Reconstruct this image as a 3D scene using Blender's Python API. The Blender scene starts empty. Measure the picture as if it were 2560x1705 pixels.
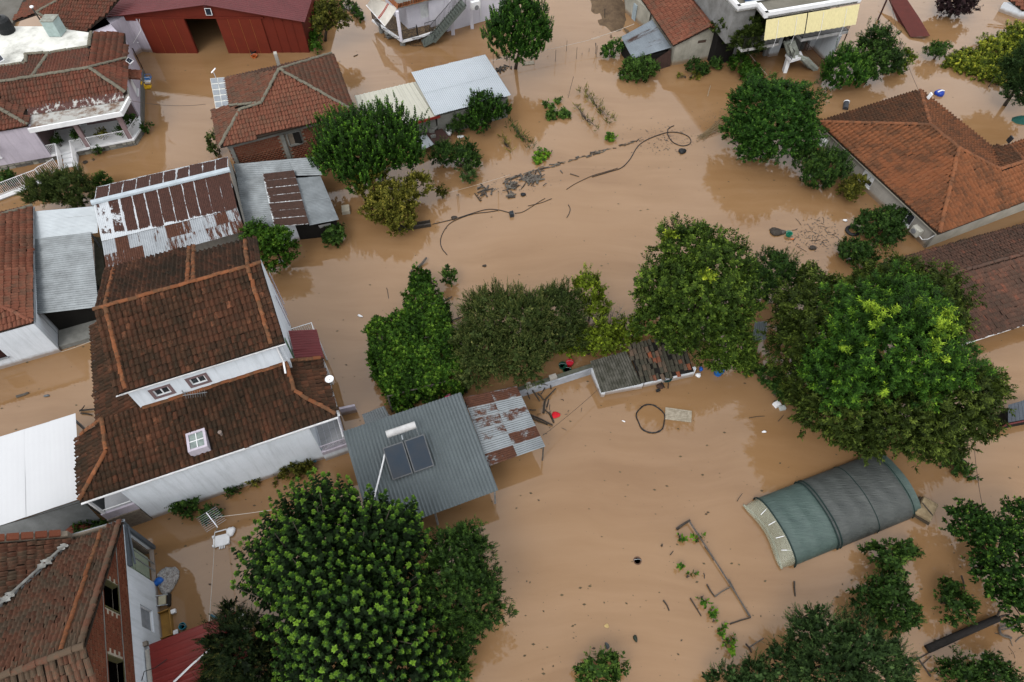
import bpy, math, random
import numpy as np
from mathutils import Vector, Matrix
random.seed(7); RNG = np.random.default_rng(11)
scn = bpy.context.scene
COL = scn.collection
# ------------------------------------------------------------------ camera
ALT = 36.0; PITCH = math.radians(55.4); FPX = 1707.0        # drone 36 m above the flood, 24 mm lens
cam = bpy.data.cameras.new('camera'); cam.sensor_width = 36.0; cam.lens = FPX / 2560 * 36
cam.clip_start = 0.5; cam.clip_end = 2000
camo = bpy.data.objects.new('camera', cam); COL.objects.link(camo)
camo.location = (0, 0, ALT); camo.rotation_euler = (math.pi / 2 - PITCH, 0, 0)
scn.camera = camo
# ------------------------------------------------------------------ overcast sky, one soft sun
SUN_EL, SUN_ROT = math.radians(50), math.radians(205)
wd = bpy.data.worlds.new('World'); scn.world = wd; wd.use_nodes = True
nt = wd.node_tree; nt.nodes.clear()
sky = nt.nodes.new('ShaderNodeTexSky'); sky.sky_type = 'NISHITA'; sky.sun_disc = False
sky.sun_elevation = SUN_EL; sky.sun_rotation = SUN_ROT; sky.air_density = 1.2; sky.dust_density = 6.0; sky.ozone_density = 1.0
hs = nt.nodes.new('ShaderNodeHueSaturation'); hs.inputs['Saturation'].default_value = 0.28; hs.inputs['Value'].default_value = 7.0
gm = nt.nodes.new('ShaderNodeGamma'); gm.inputs['Gamma'].default_value = 0.3      # thick cloud evens the sky out
bg = nt.nodes.new('ShaderNodeBackground'); bg.inputs['Strength'].default_value = 0.13
wo = nt.nodes.new('ShaderNodeOutputWorld')
nt.links.new(sky.outputs[0], gm.inputs['Color']); nt.links.new(gm.outputs[0], hs.inputs['Color']); tc = nt.nodes.new('ShaderNodeTexCoord'); cn = nt.nodes.new('ShaderNodeTexNoise'); cn.inputs['Scale'].default_value = 2.2; cn.inputs['Detail'].default_value = 5; cn.inputs['Roughness'].default_value = 0.55
cr_ = nt.nodes.new('ShaderNodeMapRange'); cr_.inputs[1].default_value = 0.3; cr_.inputs[2].default_value = 0.7; cr_.inputs[3].default_value = 0.72; cr_.inputs[4].default_value = 1.3     # cloud thickness varies all over the sky
cm = nt.nodes.new('ShaderNodeVectorMath'); cm.operation = 'SCALE'
nt.links.new(tc.outputs['Generated'], cn.inputs['Vector']); nt.links.new(cn.outputs['Fac'], cr_.inputs[0]); nt.links.new(hs.outputs[0], cm.inputs[0]); nt.links.new(cr_.outputs[0], cm.inputs['Scale']); nt.links.new(cm.outputs[0], bg.inputs['Color']); nt.links.new(bg.outputs[0], wo.inputs['Surface'])
sun = bpy.data.lights.new('sun', 'SUN'); sun.energy = 1.1; sun.angle = math.radians(20); sun.color = (1.0, 0.97, 0.93)
suno = bpy.data.objects.new('sun', sun); COL.objects.link(suno)
suno.rotation_euler = (math.pi / 2 - SUN_EL, 0, math.pi - SUN_ROT); suno.location = (0, 0, 60)
vs = scn.view_settings; vs.view_transform = 'Standard'; vs.look = 'None'; vs.exposure = 0.6; vs.gamma = 1.0; vs.use_curve_mapping = False
scn.cycles.use_denoising = True
scn.cycles.max_bounces = 6; scn.cycles.transparent_max_bounces = 8
# ------------------------------------------------------------------ survey: a mark read on the photograph + its height -> a place
OFF = dict(A=(0,0),B=(500,0),C=(860,0),D=(1480,0),E=(1920,0),F=(0,480),G=(500,380),H=(1000,380),I=(1500,380),J=(1920,380),K=(0,860),
           L=(560,760),M=(1100,760),N=(1740,800),O=(1920,1000),R=(0,1225),S=(560,1225),T=(1300,1225),U=(1920,1225))
SCL = {k: 640 / 2091 for k in OFF}
for k, o, s in (('V',(0,60),400/2091),('W',(0,300),400/2091),('X',(880,0),400/2355),('Y',(1740,0),440/2355),('Q',(230,1300),370/1432),('P',(0,0),1.0)):
    OFF[k] = o; SCL[k] = s
_f = Vector((0, math.cos(PITCH), -math.sin(PITCH))); _u = Vector((0, math.sin(PITCH), math.cos(PITCH)))
def at(k, x, y, z=0.0):
    px, py = OFF[k][0] + x * SCL[k], OFF[k][1] + y * SCL[k]
    d = _f + Vector((1, 0, 0)) * ((px - 1280) / FPX) - _u * ((py - 852.5) / FPX)
    t = (z - ALT) / d.z
    return Vector((d.x * t, d.y * t, z))
def ats(k, z, *xy): return [at(k, x, y, z) for x, y in xy]
def per_m(p): return FPX / max(1.0, (p - Vector((0, 0, ALT))).dot(_f))    # photo pixels per metre at p
class Frame:
    def __init__(s, o, deg):
        s.o = Vector((o[0], o[1], 0)); a = math.radians(deg)
        s.u = Vector((math.cos(a), math.sin(a), 0)); s.v = Vector((-math.sin(a), math.cos(a), 0))
    def __call__(s, u, v, z=0.0): return s.o + s.u * u + s.v * v + Vector((0, 0, z))
    def loc(s, p): d = p - s.o; return d.dot(s.u), d.dot(s.v)
# ------------------------------------------------------------------ materials
def _nodes(name):
    m = bpy.data.materials.new(name); m.use_nodes = True; t = m.node_tree; t.nodes.clear()
    out = t.nodes.new('ShaderNodeOutputMaterial'); b = t.nodes.new('ShaderNodeBsdfPrincipled')
    t.links.new(b.outputs[0], out.inputs['Surface'])
    return m, t, b, out
def nd(t, typ, **kw):
    n = t.nodes.new(typ)
    for k, v in kw.items():
        if k.startswith('i_'): n.inputs[k[2:].replace('_', ' ')].default_value = v
        else: setattr(n, k, v)
    return n
def ramp(t, fac, stops):
    r = t.nodes.new('ShaderNodeValToRGB'); el = r.color_ramp.elements
    while len(el) < len(stops): el.new(0.5)
    for e, (p, c) in zip(el, stops): e.position = p; e.color = (*c, 1) if len(c) == 3 else c
    t.links.new(fac, r.inputs[0]); return r.outputs[0]
def mixc(t, fac, a, b, blend='MIX'):
    m = t.nodes.new('ShaderNodeMix'); m.data_type = 'RGBA'; m.blend_type = blend
    for s, v in ((0, fac), (6, a), (7, b)):
        if hasattr(v, 'is_linked'): t.links.new(v, m.inputs[s])
        elif isinstance(v, (int, float)): m.inputs[s].default_value = v
        else: m.inputs[s].default_value = (*v, 1)
    return m.outputs[2]
def math_(t, op, a, b=0.0, c=None, clamp=False):
    m = t.nodes.new('ShaderNodeMath'); m.operation = op; m.use_clamp = clamp
    for i, v in enumerate((a, b, c)):
        if v is None: continue
        if hasattr(v, 'is_linked'): t.links.new(v, m.inputs[i])
        else: m.inputs[i].default_value = v
    return m.outputs[0]
def noise(t, scale, detail=4, rough=0.6, vec=None, stretch=None, rotz=0.0):
    g = t.nodes.new('ShaderNodeNewGeometry'); v = vec or g.outputs['Position']
    if stretch:
        mp = t.nodes.new('ShaderNodeMapping'); mp.inputs['Scale'].default_value = stretch; mp.inputs['Rotation'].default_value = (0, 0, rotz)
        t.links.new(v, mp.inputs[0]); v = mp.outputs[0]
    n = t.nodes.new('ShaderNodeTexNoise'); n.inputs['Scale'].default_value = scale; n.inputs['Detail'].default_value = detail; n.inputs['Roughness'].default_value = rough
    t.links.new(v, n.inputs['Vector']); return n.outputs['Fac']
def bump(t, b, h, strength=0.3, dist=0.02):
    n = t.nodes.new('ShaderNodeBump'); n.inputs['Strength'].default_value = strength; n.inputs['Distance'].default_value = dist
    t.links.new(h, n.inputs['Height']); t.links.new(n.outputs[0], b.inputs['Normal'])
MATS = {}
def adj(c):      # measured albedo of the wet, dull surfaces: everything but the whites is darker than it looks
    f = 0.42 + 0.3 * min(1.0, max(0.0, (max(c) - 0.25) / 0.4)); return tuple(x * f for x in c)
def mat(name, col, rough=0.8, col2=None, scale=2.5, lo=0.35, hi=0.7, fine=0.12, metallic=0.0, bmp=0.15, streak=None, spec=0.14, tide=False):
    """painted / plastered / wooden surface: base colour, large blotches of a second colour, fine grain, a little relief"""
    if name in MATS: return MATS[name]
    m, t, b, _ = _nodes(name)
    c2 = adj(col2 or tuple(x * 0.78 for x in col)); col = adj(col)
    c = ramp(t, noise(t, scale, 6, 0.65, stretch=streak), [(lo, col), (hi, c2)])
    g = noise(t, 26, 3, 0.7)
    c = mixc(t, fine * 2, c, ramp(t, g, [(0.3, (0.25, 0.25, 0.25)), (0.7, (0.75, 0.75, 0.75))]), 'SOFT_LIGHT')
    if tide:      # rain streaks, and the mud line the flood has left above the water
        c = mixc(t, math_(t, 'MULTIPLY', ramp(t, noise(t, 1.0, 5, 0.7, stretch=(4.5, 4.5, 0.35)), [(0.48, (0, 0, 0)), (0.74, (1, 1, 1))]), 0.5), c, tuple(x * 0.55 for x in col))
        g_ = t.nodes.new('ShaderNodeNewGeometry'); sz = t.nodes.new('ShaderNodeSeparateXYZ'); t.links.new(g_.outputs['Position'], sz.inputs[0])
        zz = math_(t, 'SUBTRACT', sz.outputs[2], math_(t, 'MULTIPLY', noise(t, 3.0, 4, 0.7), 0.3))
        c = mixc(t, math_(t, 'MULTIPLY', ramp(t, zz, [(0.03, (1, 1, 1)), (0.3, (0, 0, 0))]), 0.8), c, (0.13, 0.082, 0.045))
    t.links.new(c, b.inputs['Base Color'])
    b.inputs['Roughness'].default_value = rough; b.inputs['Metallic'].default_value = metallic; b.inputs['Specular IOR Level'].default_value = spec
    if bmp: bump(t, b, g, bmp)
    MATS[name] = m; return m
def tile_mat(name, stops, moss=(0.06, 0.05, 0.035), moss_amt=0.5, patch=0.45, streak=0.35, mscale=0.55):
    """fired clay: each tile its own tone, lichen and soot in patches"""
    if name in MATS: return MATS[name]
    m, t, b, _ = _nodes(name)
    a = nd(t, 'ShaderNodeAttribute', attribute_name='tint'); oi = t.nodes.new('ShaderNodeObjectInfo')
    v = math_(t, 'FRACT', math_(t, 'ADD', a.outputs['Fac'], oi.outputs['Random']))
    c = ramp(t, v, [(p, tuple(x * 0.46 for x in q)) for p, q in stops]); moss = tuple(x * 0.46 for x in moss)
    big = noise(t, mscale, 5, 0.7); fine = noise(t, 7, 6, 0.75)
    f = math_(t, 'ADD', math_(t, 'MULTIPLY', big, 1.0), math_(t, 'MULTIPLY', math_(t, 'SUBTRACT', fine, 0.5), 0.75))
    f = math_(t, 'ADD', f, math_(t, 'MULTIPLY', math_(t, 'SUBTRACT', v, 0.5), streak))
    k = ramp(t, f, [(patch - 0.12, (0, 0, 0)), (patch + 0.16, (1, 1, 1))])
    c = mixc(t, math_(t, 'MULTIPLY', k, moss_amt), c, moss)
    sp = ramp(t, noise(t, 19, 3, 0.8), [(0.63, (0, 0, 0)), (0.72, (1, 1, 1))])
    c = mixc(t, math_(t, 'MULTIPLY', sp, 0.35), c, (0.22, 0.2, 0.16))
    t.links.new(c, b.inputs['Base Color']); b.inputs['Roughness'].default_value = 0.85; b.inputs['Specular IOR Level'].default_value = 0.06
    bump(t, b, fine, 0.4, 0.01)
    MATS[name] = m; return m
def sheet_mat(name, metal, rust, dark=None, lo=0.5, hi=0.56, scale=1.1, edge=0.0, metallic=0.35, rough=0.45, stretch=(1, 1, 1), wipe=0.5):
    """corrugated sheet; each sheet's rust share rides on its object colour alpha, rust keeps away from the sheet edges by `edge`"""
    if name in MATS: return MATS[name]
    metal, rust = adj(metal), adj(rust); m, t, b, _ = _nodes(name)
    oi = t.nodes.new('ShaderNodeObjectInfo'); uv = t.nodes.new('ShaderNodeUVMap')
    sx = t.nodes.new('ShaderNodeSeparateXYZ'); t.links.new(uv.outputs[0], sx.inputs[0])
    cb = t.nodes.new('ShaderNodeCombineXYZ'); t.links.new(math_(t, 'ADD', math_(t, 'MULTIPLY', sx.outputs[0], stretch[0]), math_(t, 'MULTIPLY', oi.outputs['Random'], 31.0)), cb.inputs[0]); t.links.new(math_(t, 'MULTIPLY', sx.outputs[1], stretch[1]), cb.inputs[1]); t.links.new(math_(t, 'MULTIPLY', oi.outputs['Random'], 17.0), cb.inputs[2])
    n = math_(t, 'ADD', math_(t, 'MULTIPLY', noise(t, scale, 7, 0.72, vec=cb.outputs[0]), 0.8), math_(t, 'MULTIPLY', noise(t, scale * 9, 3, 0.7, vec=cb.outputs[0]), 0.2))
    ex = math_(t, 'MINIMUM', sx.outputs[0], math_(t, 'SUBTRACT', 1.0, sx.outputs[0]))
    ex = math_(t, 'MINIMUM', ex, sx.outputs[1])
    ev = math_(t, 'MULTIPLY', math_(t, 'MINIMUM', math_(t, 'MULTIPLY', ex, 6.0), 1.0), edge)
    al = oi.outputs['Alpha']
    f = math_(t, 'ADD', math_(t, 'ADD', n, math_(t, 'SUBTRACT', al, 0.5)), math_(t, 'SUBTRACT', ev, edge * 0.75))
    k = ramp(t, f, [(lo, (0, 0, 0)), (hi, (1, 1, 1))])
    r2 = ramp(t, noise(t, 5, 4, 0.7), [(0.35, rust), (0.65, tuple(x * 0.6 for x in rust))])
    w = ramp(t, noise(t, 0.9, 6, 0.7), [(0.35, metal), (0.7, tuple(x * wipe for x in metal))])
    c = mixc(t, k, w, r2); t.links.new(c, b.inputs['Base Color'])
    t.links.new(math_(t, 'MULTIPLY', math_(t, 'SUBTRACT', 1.0, k), metallic), b.inputs['Metallic'])
    b.inputs['Specular IOR Level'].default_value = 0.2
    t.links.new(math_(t, 'ADD', math_(t, 'MULTIPLY', k, 0.85 - rough), rough), b.inputs['Roughness'])
    MATS[name] = m; return m
def leaf_mat(name, dark, mid, light, trans=0.25, rough=0.55):
    if name in MATS: return MATS[name]
    m, t, b, out = _nodes(name); dark, mid, light = (tuple(x * k * g for x, g in zip(q, (1.14, 1.0, 0.8))) for q, k in ((dark, 0.34), (mid, 0.66), (light, 1.05)))
    a = nd(t, 'ShaderNodeAttribute', attribute_name='tint')
    c = ramp(t, a.outputs['Fac'], [(0.0, dark), (0.5, mid), (1.0, light)])
    t.links.new(c, b.inputs['Base Color']); b.inputs['Roughness'].default_value = 0.6; b.inputs['Specular IOR Level'].default_value = 0.06
    tr = t.nodes.new('ShaderNodeBsdfTranslucent'); t.links.new(mixc(t, 1.0, c, (1.0, 1.15, 0.5), 'MULTIPLY'), tr.inputs[0])
    mx = t.nodes.new('ShaderNodeMixShader'); mx.inputs[0].default_value = trans
    t.links.new(b.outputs[0], mx.inputs[1]); t.links.new(tr.outputs[0], mx.inputs[2]); t.links.new(mx.outputs[0], out.inputs['Surface'])
    MATS[name] = m; return m
# ------------------------------------------------------------------ mesh builder and things
class MB:
    def __init__(s): s.V = []; s.F = []; s.UV = {}
    def v(s, p): s.V.append(tuple(p)); return len(s.V) - 1
    def face(s, *pts): i = [s.v(p) for p in pts]; s.F.append(tuple(i)); return s
    def hexa(s, b, t):
        i = [s.v(p) for p in (*b, *t)]; n = len(b)
        s.F.append(tuple(i[:n][::-1])); s.F.append(tuple(i[n:]))
        for k in range(n): j = (k + 1) % n; s.F.append((i[k], i[j], i[n + j], i[n + k]))
        return s
    def prism(s, pts, z0, z1): return s.hexa([Vector((p[0], p[1], z0)) for p in pts], [Vector((p[0], p[1], z1)) for p in pts])
    def slab(s, pts, th):          # a plate: polygon in space, thickened straight down
        return s.hexa([Vector(p) - Vector((0, 0, th)) for p in pts], [Vector(p) for p in pts])
    def box(s, f, u0, u1, v0, v1, z0, z1): return s.hexa([f(u0, v0, z0), f(u1, v0, z0), f(u1, v1, z0), f(u0, v1, z0)], [f(u0, v0, z1), f(u1, v0, z1), f(u1, v1, z1), f(u0, v1, z1)])
    def bar(s, a, b, w, h=None, up=Vector((0, 0, 1))):
        a, b = Vector(a), Vector(b); h = h or w; d = (b - a).normalized()
        if abs(d.dot(up)) > 0.98: up = Vector((0, 1, 0))
        x = d.cross(up).normalized() * (w / 2); y = x.cross(d).normalized() * (h / 2)
        return s.hexa([a - x - y, a + x - y, a + x + y, a - x + y], [b - x - y, b + x - y, b + x + y, b - x + y])
    def tube(s, path, r, n=6, r1=None, cap=True):
        path = [Vector(p) for p in path]; N = len(path); rings = []
        for i, p in enumerate(path):
            d = (path[min(i + 1, N - 1)] - path[max(i - 1, 0)])
            d = d.normalized() if d.length > 1e-6 else Vector((0, 0, 1))
            a = Vector((0, 0, 1)) if abs(d.z) < 0.9 else Vector((1, 0, 0))
            x = d.cross(a).normalized(); y = x.cross(d)
            rr = r if r1 is None else r + (r1 - r) * i / max(1, N - 1)
            rings.append([s.v(p + (x * math.cos(2 * math.pi * k / n) + y * math.sin(2 * math.pi * k / n)) * rr) for k in range(n)])
        for i in range(N - 1):
            for k in range(n): j = (k + 1) % n; s.F.append((rings[i][k], rings[i][j], rings[i + 1][j], rings[i + 1][k]))
        if cap: s.F.append(tuple(rings[0][::-1])); s.F.append(tuple(rings[-1]))
        return s
    def lathe(s, c, prof, n=14, sx=1.0, sy=1.0, rot=0.0):
        c = Vector(c); rings = []
        for r, z in prof:
            ring = []
            for k in range(n):
                a = 2 * math.pi * k / n; x, y = r * sx * math.cos(a), r * sy * math.sin(a)
                ring.append(s.v(c + Vector((x * math.cos(rot) - y * math.sin(rot), x * math.sin(rot) + y * math.cos(rot), z))))
            rings.append(ring)
        for i in range(len(prof) - 1):
            for k in range(n): j = (k + 1) % n; s.F.append((rings[i][k], rings[i][j], rings[i + 1][j], rings[i + 1][k]))
        s.F.append(tuple(rings[0][::-1])); s.F.append(tuple(rings[-1])); return s
    def grid(s, fn, nu, nv, uv=True):
        base = len(s.V)
        for j in range(nv + 1):
            for i in range(nu + 1): s.V.append(tuple(fn(i / nu, j / nv)))
        w = nu + 1
        for j in range(nv):
            for i in range(nu):
                q = (base + j * w + i, base + j * w + i + 1, base + (j + 1) * w + i + 1, base + (j + 1) * w + i)
                if uv: s.UV[len(s.F)] = [(i / nu, j / nv), ((i + 1) / nu, j / nv), ((i + 1) / nu, (j + 1) / nv), (i / nu, (j + 1) / nv)]
                s.F.append(q)
        return s
BASE = {}
def add(name, mb, m, parent=None, base=None, smooth=False, kind=None, label=None, loc=None):
    if base is None: base = BASE[parent.name] if parent else Vector((0, 0, 0))
    me = bpy.data.meshes.new(name)
    me.from_pydata([(x - base.x, y - base.y, z - base.z) for x, y, z in mb.V], [], mb.F)
    if mb.UV:
        l = me.uv_layers.new(name='UVMap')
        for fi, co in mb.UV.items():
            p = me.polygons[fi]
            for k, li in enumerate(p.loop_indices): l.data[li].uv = co[k]
    if isinstance(m, (list, tuple)):
        for x in m: me.materials.append(x)
    else: me.materials.append(m)
    if smooth: me.polygons.foreach_set('use_smooth', [True] * len(me.polygons))
    me.update()
    o = bpy.data.objects.new(name, me); COL.objects.link(o); BASE[o.name] = base
    if parent: o.parent = parent
    else: o.location = base
    if kind: o['kind'] = kind
    if label: o['label'] = label
    return o
def tag(o, label, cat, group=None):
    o['label'] = label; o['category'] = cat
    if group: o['group'] = group
    return o
def thing(name, label, cat, base, group=None):
    o = bpy.data.objects.new(name, None); COL.objects.link(o); o.location = base; o.empty_display_size = 0.3
    BASE[o.name] = Vector(base); return tag(o, label, cat, group)
def solo(name, label, cat, mb, m, group=None, smooth=False, kind=None):
    a = np.array(mb.V); base = Vector((a[:, 0].mean(), a[:, 1].mean(), a[:, 2].min()))
    o = add(name, mb, m, base=base, smooth=smooth, kind=kind); return tag(o, label, cat, group)
def structure(name, mb, m, smooth=False): return add(name, mb, m, kind='structure', smooth=smooth)
def place(me, name, parent, mtx):
    o = bpy.data.objects.new(name, me); COL.objects.link(o); o.parent = parent
    o.matrix_local = Matrix.Translation(-BASE[parent.name]) @ mtx; return o
def np_mesh(name, V, F, m, parent=None, base=Vector((0, 0, 0)), tint=None, kind=None):
    b = np.array(base); me = bpy.data.meshes.new(name); nv, nf, k = len(V), len(F), F.shape[1]
    me.vertices.add(nv); me.vertices.foreach_set('co', (V - b).astype(np.float32).ravel())
    me.loops.add(nf * k); me.loops.foreach_set('vertex_index', F.astype(np.int32).ravel())
    me.polygons.add(nf); me.polygons.foreach_set('loop_start', np.arange(0, nf * k, k, dtype=np.int32))
    me.polygons.foreach_set('loop_total', np.full(nf, k, dtype=np.int32))
    if tint is not None:
        at_ = me.attributes.new('tint', 'FLOAT', 'POINT'); at_.data.foreach_set('value', tint.astype(np.float32))
    me.materials.append(m); me.update(calc_edges=True); me.validate()
    o = bpy.data.objects.new(name, me); COL.objects.link(o); BASE[o.name] = Vector(base)
    if parent: o.parent = parent
    else: o.location = base
    if kind: o['kind'] = kind
    return o
# ------------------------------------------------------------------ clay tiles, ridge tiles, bricks, corrugated sheet
def _tile_mesh(name, w, l, m, h=0.085):
    prof = [(-0.5, 0.0), (-0.18, 0.0), (-0.02, 0.55), (0.16, 1.0), (0.34, 0.6), (0.5, 0.0)]
    V, F = [], []
    for yy, lift in ((-0.52 * l, 0.055), (0.56 * l, 0.0)):
        V += [(x * w, yy, z * h + lift) for x, z in prof]
    n = len(prof)
    for i in range(n - 1): F.append((i, i + 1, n + i + 1, n + i))
    b = len(V); V += [(x * w, -0.52 * l, -0.01) for x, z in prof]
    for i in range(n - 1): F.append((b + i, b + i + 1, i + 1, i))
    me = bpy.data.meshes.new(name); me.from_pydata(V, [], F); me.materials.append(m); me.update(); return me, np.array(V), F
def _inside(pt, poly):
    x, y = pt; r = False; n = len(poly)
    for i in range(n):
        x1, y1 = poly[i]; x2, y2 = poly[i - 1]
        if (y1 > y) != (y2 > y) and x < (x2 - x1) * (y - y1) / (y2 - y1) + x1: r = not r
    return r
def fit_plane(pts):
    P = np.array([tuple(p) for p in pts]); c = P.mean(0); n = np.linalg.svd(P - c)[2][2]
    if n[2] < 0: n = -n
    return Vector(c), Vector(n)
def tiles(roof, polys, m, w=0.24, l=0.37, n_obj=300, holes=(), slope=None, jitter=0.012, skip=0.0, h=0.085):
    """lay every tile of the given roof faces; the nearest n_obj are single objects, the rest one joined part"""
    rnd = random.Random(len(polys) * 31 + int(abs(polys[0][0][0]) * 10))
    me, tv, tf = _tile_mesh('tile', w, l, m, h)
    T = []
    for fi, poly in enumerate(polys):
        c, n = fit_plane(poly)
        sdir = slope[fi] if slope and slope[fi] is not None else Vector((n.x, n.y, 0)) * -1
        s = (sdir - n * sdir.dot(n)).normalized(); e = s.cross(n).normalized()
        p2 = [((Vector(p) - c).dot(e), (Vector(p) - c).dot(s)) for p in poly]
        a0, a1 = min(p[0] for p in p2), max(p[0] for p in p2); b0, b1 = min(p[1] for p in p2), max(p[1] for p in p2)
        b = b0 + l * 0.45
        while b < b1:
            a = a0 + w * 0.5
            while a < a1:
                if _inside((a, b), p2) and rnd.random() >= skip:
                    p = c + e * a + s * b + n * 0.02
                    if not any(_inside((p.x, p.y), h_) for h_ in holes):
                        R = Matrix((e, s, n)).transposed().to_4x4()
                        slip = rnd.random() < .025; j = Matrix.Rotation(rnd.gauss(0, .12 if slip else jitter * 1.5), 4, 'Z')
                        if slip: p = p - s * rnd.uniform(.02, .09) + n * .012
                        T.append(Matrix.Translation(p + Vector((rnd.gauss(0, jitter), rnd.gauss(0, jitter), rnd.gauss(0, jitter * 0.4)))) @ R @ j)
                a += w
            b += l
    T.sort(key=lambda M_: (M_.translation - camo.location).length)
    for M_ in T[:n_obj]: place(me, 'tile', roof, M_)
    rest = T[n_obj:]
    if rest:
        A = np.array([[list(r) for r in M_] for M_ in rest]); h = np.c_[tv, np.ones(len(tv))]
        V = np.einsum('nij,vj->nvi', A, h)[:, :, :3]; nvt = len(tv)
        Fq = np.array(tf)[None] + (np.arange(len(rest)) * nvt)[:, None, None]
        tint = np.repeat(RNG.random(len(rest)), nvt)
        np_mesh('roof_tiles', V.reshape(-1, 3), Fq.reshape(-1, 4), m, roof, BASE[roof.name], tint, 'stuff')
def ridge(roof, a, b, m, r=0.13, l=0.42, lift=0.03):
    a, b = Vector(a), Vector(b); L_ = (b - a).length; n = max(1, round(L_ / l)); d = (b - a) / n; x = d.normalized()
    z = (Vector((0, 0, 1)) - x * x.z).normalized(); y = z.cross(x); V, F = [], []; K = 6
    for t, q in ((-0.52, 1.0), (0.54, 0.86)):
        for k in range(K + 1):
            g = math.pi * k / K; V.append((d.length * t, math.cos(g) * r * q, math.sin(g) * r * q * 0.75))
    for k in range(K): F.append((k, k + 1, K + 2 + k, K + 1 + k))
    F.append(tuple(range(K + 1)))
    me = bpy.data.meshes.new('ridge_tile'); me.from_pydata(V, [], F); me.materials.append(m); me.update()
    R = Matrix((x, y, z)).transposed().to_4x4()
    for i in range(n): place(me, 'ridge_tile', roof, Matrix.Translation(a + d * (i + 0.5) + y * random.gauss(0, .012) + Vector((0, 0, lift + random.gauss(0, .012)))) @ R @ Matrix.Rotation(random.gauss(0, 0.06), 4, 'Z') @ Matrix.Rotation(random.gauss(0, 0.03), 4, 'Y'))
def bricks(part, p0, p1, z0, z1, m, bl=0.24, bh=0.1, holes=(), n_obj=0, out=0.012, top=None, gap=0.022):
    """running bond on the outside of the wall p0->p1 (outside on the right hand); top(x) trims a gable"""
    p0, p1 = Vector(p0), Vector(p1); d = Vector((p1.x - p0.x, p1.y - p0.y, 0)); L_ = d.length; d.normalize(); nrm = Vector((d.y, -d.x, 0))
    V, F = [], []; x, y, h = (bl - gap) / 2, out, (bh - gap) / 2
    V = [(-x, -y, -h), (x, -y, -h), (x, 0.05, -h), (-x, 0.05, -h), (-x, -y, h), (x, -y, h), (x, 0.05, h), (-x, 0.05, h)]
    F = [(0, 1, 5, 4), (1, 2, 6, 5), (3, 0, 4, 7), (4, 5, 6, 7), (1, 0, 3, 2)]
    me = bpy.data.meshes.new('brick'); me.from_pydata(V, [], F); me.materials.append(m); me.update()
    T = []; r = 0; z = z0 + bh / 2
    while z < z1 - bh * 0.3:
        s = bl / 2 + (bl / 2 if r % 2 else 0)
        while s < L_ - bl * 0.3:
            if (top is None or z + bh / 2 < top(s)) and not any(h0 - bl * 0.35 < s < h1 + bl * 0.35 and g0 - bh * .4 < z < g1 + bh * .4 for h0, h1, g0, g1 in holes):
                T.append((s, z))
            s += bl
        z += bh; r += 1
    R = Matrix((d, -nrm, Vector((0, 0, 1)))).transposed().to_4x4()
    Ms = [Matrix.Translation(p0 + d * s + Vector((0, 0, z - p0.z)) + nrm * random.uniform(-0.004, 0.004)) @ R for s, z in T]
    Ms.sort(key=lambda M_: (M_.translation - camo.location).length)
    for M_ in Ms[:n_obj]: place(me, 'brick', part, M_)
    rest = Ms[n_obj:]
    if rest:
        A = np.array([[list(q) for q in M_] for M_ in rest]); hh = np.c_[np.array(V), np.ones(8)]
        W = np.einsum('nij,vj->nvi', A, hh)[:, :, :3]; Fq = np.array(F)[None] + (np.arange(len(rest)) * 8)[:, None, None]
        np_mesh('bricks', W.reshape(-1, 3), Fq.reshape(-1, 4), m, part, BASE[part.name], np.repeat(RNG.random(len(rest)), 8), 'stuff')
def sheet(name, parent, q, m, pitch=0.15, amp=0.025, rust=0.3, along='v', seed=0, wob=0.01, box=False):
    """one corrugated sheet on the quad q=[p00,p10,p11,p01]; the waves run along v (or u)"""
    q = [Vector(p) for p in q]; rnd = random.Random(seed)
    n = ((q[1] - q[0]).cross(q[3] - q[0])).normalized()
    if n.z < 0: n = -n
    wid = (q[1] - q[0]).length if along == 'v' else (q[3] - q[0]).length
    nw = max(2, round(wid / pitch)); sub = 4; k0 = rnd.random() * 9
    prof = (lambda f: (1.0 if 0.25 <= f < 0.5 else 0.0)) if box else (lambda f: 0.5 - 0.5 * math.cos(2 * math.pi * f))
    def fn(a, b):
        c, o = (a, b) if along == 'v' else (b, a)
        p = q[0] * (1 - a) * (1 - b) + q[1] * a * (1 - b) + q[2] * a * b + q[3] * (1 - a) * b
        return p + n * (amp * 2 * prof((c * nw) % 1.0 if c < 1 else 0.0) + wob * math.sin(o * 5 + k0) * math.sin(c * 4 + k0))
    mb = MB()
    if along == 'v': mb.grid(fn, nw * sub, 5)
    else: mb.grid(fn, 5, nw * sub)
    if along != 'v':
        mb.UV = {f: [(v, u) for u, v in co] for f, co in mb.UV.items()}
    o = add(name, mb, m, parent); o.color = (1, 1, 1, rust); return o
def sheets(parent, quad, nu, m, nv=1, name='sheet', rust=(0.2, 0.5), lap=0.02, seed=0, **kw):
    """quad roof split in nu x nv overlapping sheets"""
    q = [Vector(p) for p in quad]; rnd = random.Random(seed); k = 0
    def pt(a, b): return q[0] * (1 - a) * (1 - b) + q[1] * a * (1 - b) + q[2] * a * b + q[3] * (1 - a) * b
    for j in range(nv):
        for i in range(nu):
            dz = Vector((0, 0, 0.012 * (i % 2) + 0.02 * (nv - j)))
            a0, a1, b0, b1 = i / nu, (i + 1 + lap) / nu, max(0, (j - lap) / nv), min(1, (j + 1 + lap) / nv)
            r = rust(i, j, rnd) if callable(rust) else rnd.uniform(*rust)
            sheet(name, parent, [pt(a0, b0) + dz, pt(min(a1, 1), b0) + dz, pt(min(a1, 1), b1) + dz, pt(a0, b1) + dz], m, rust=r, seed=seed + k, **kw); k += 1
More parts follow.
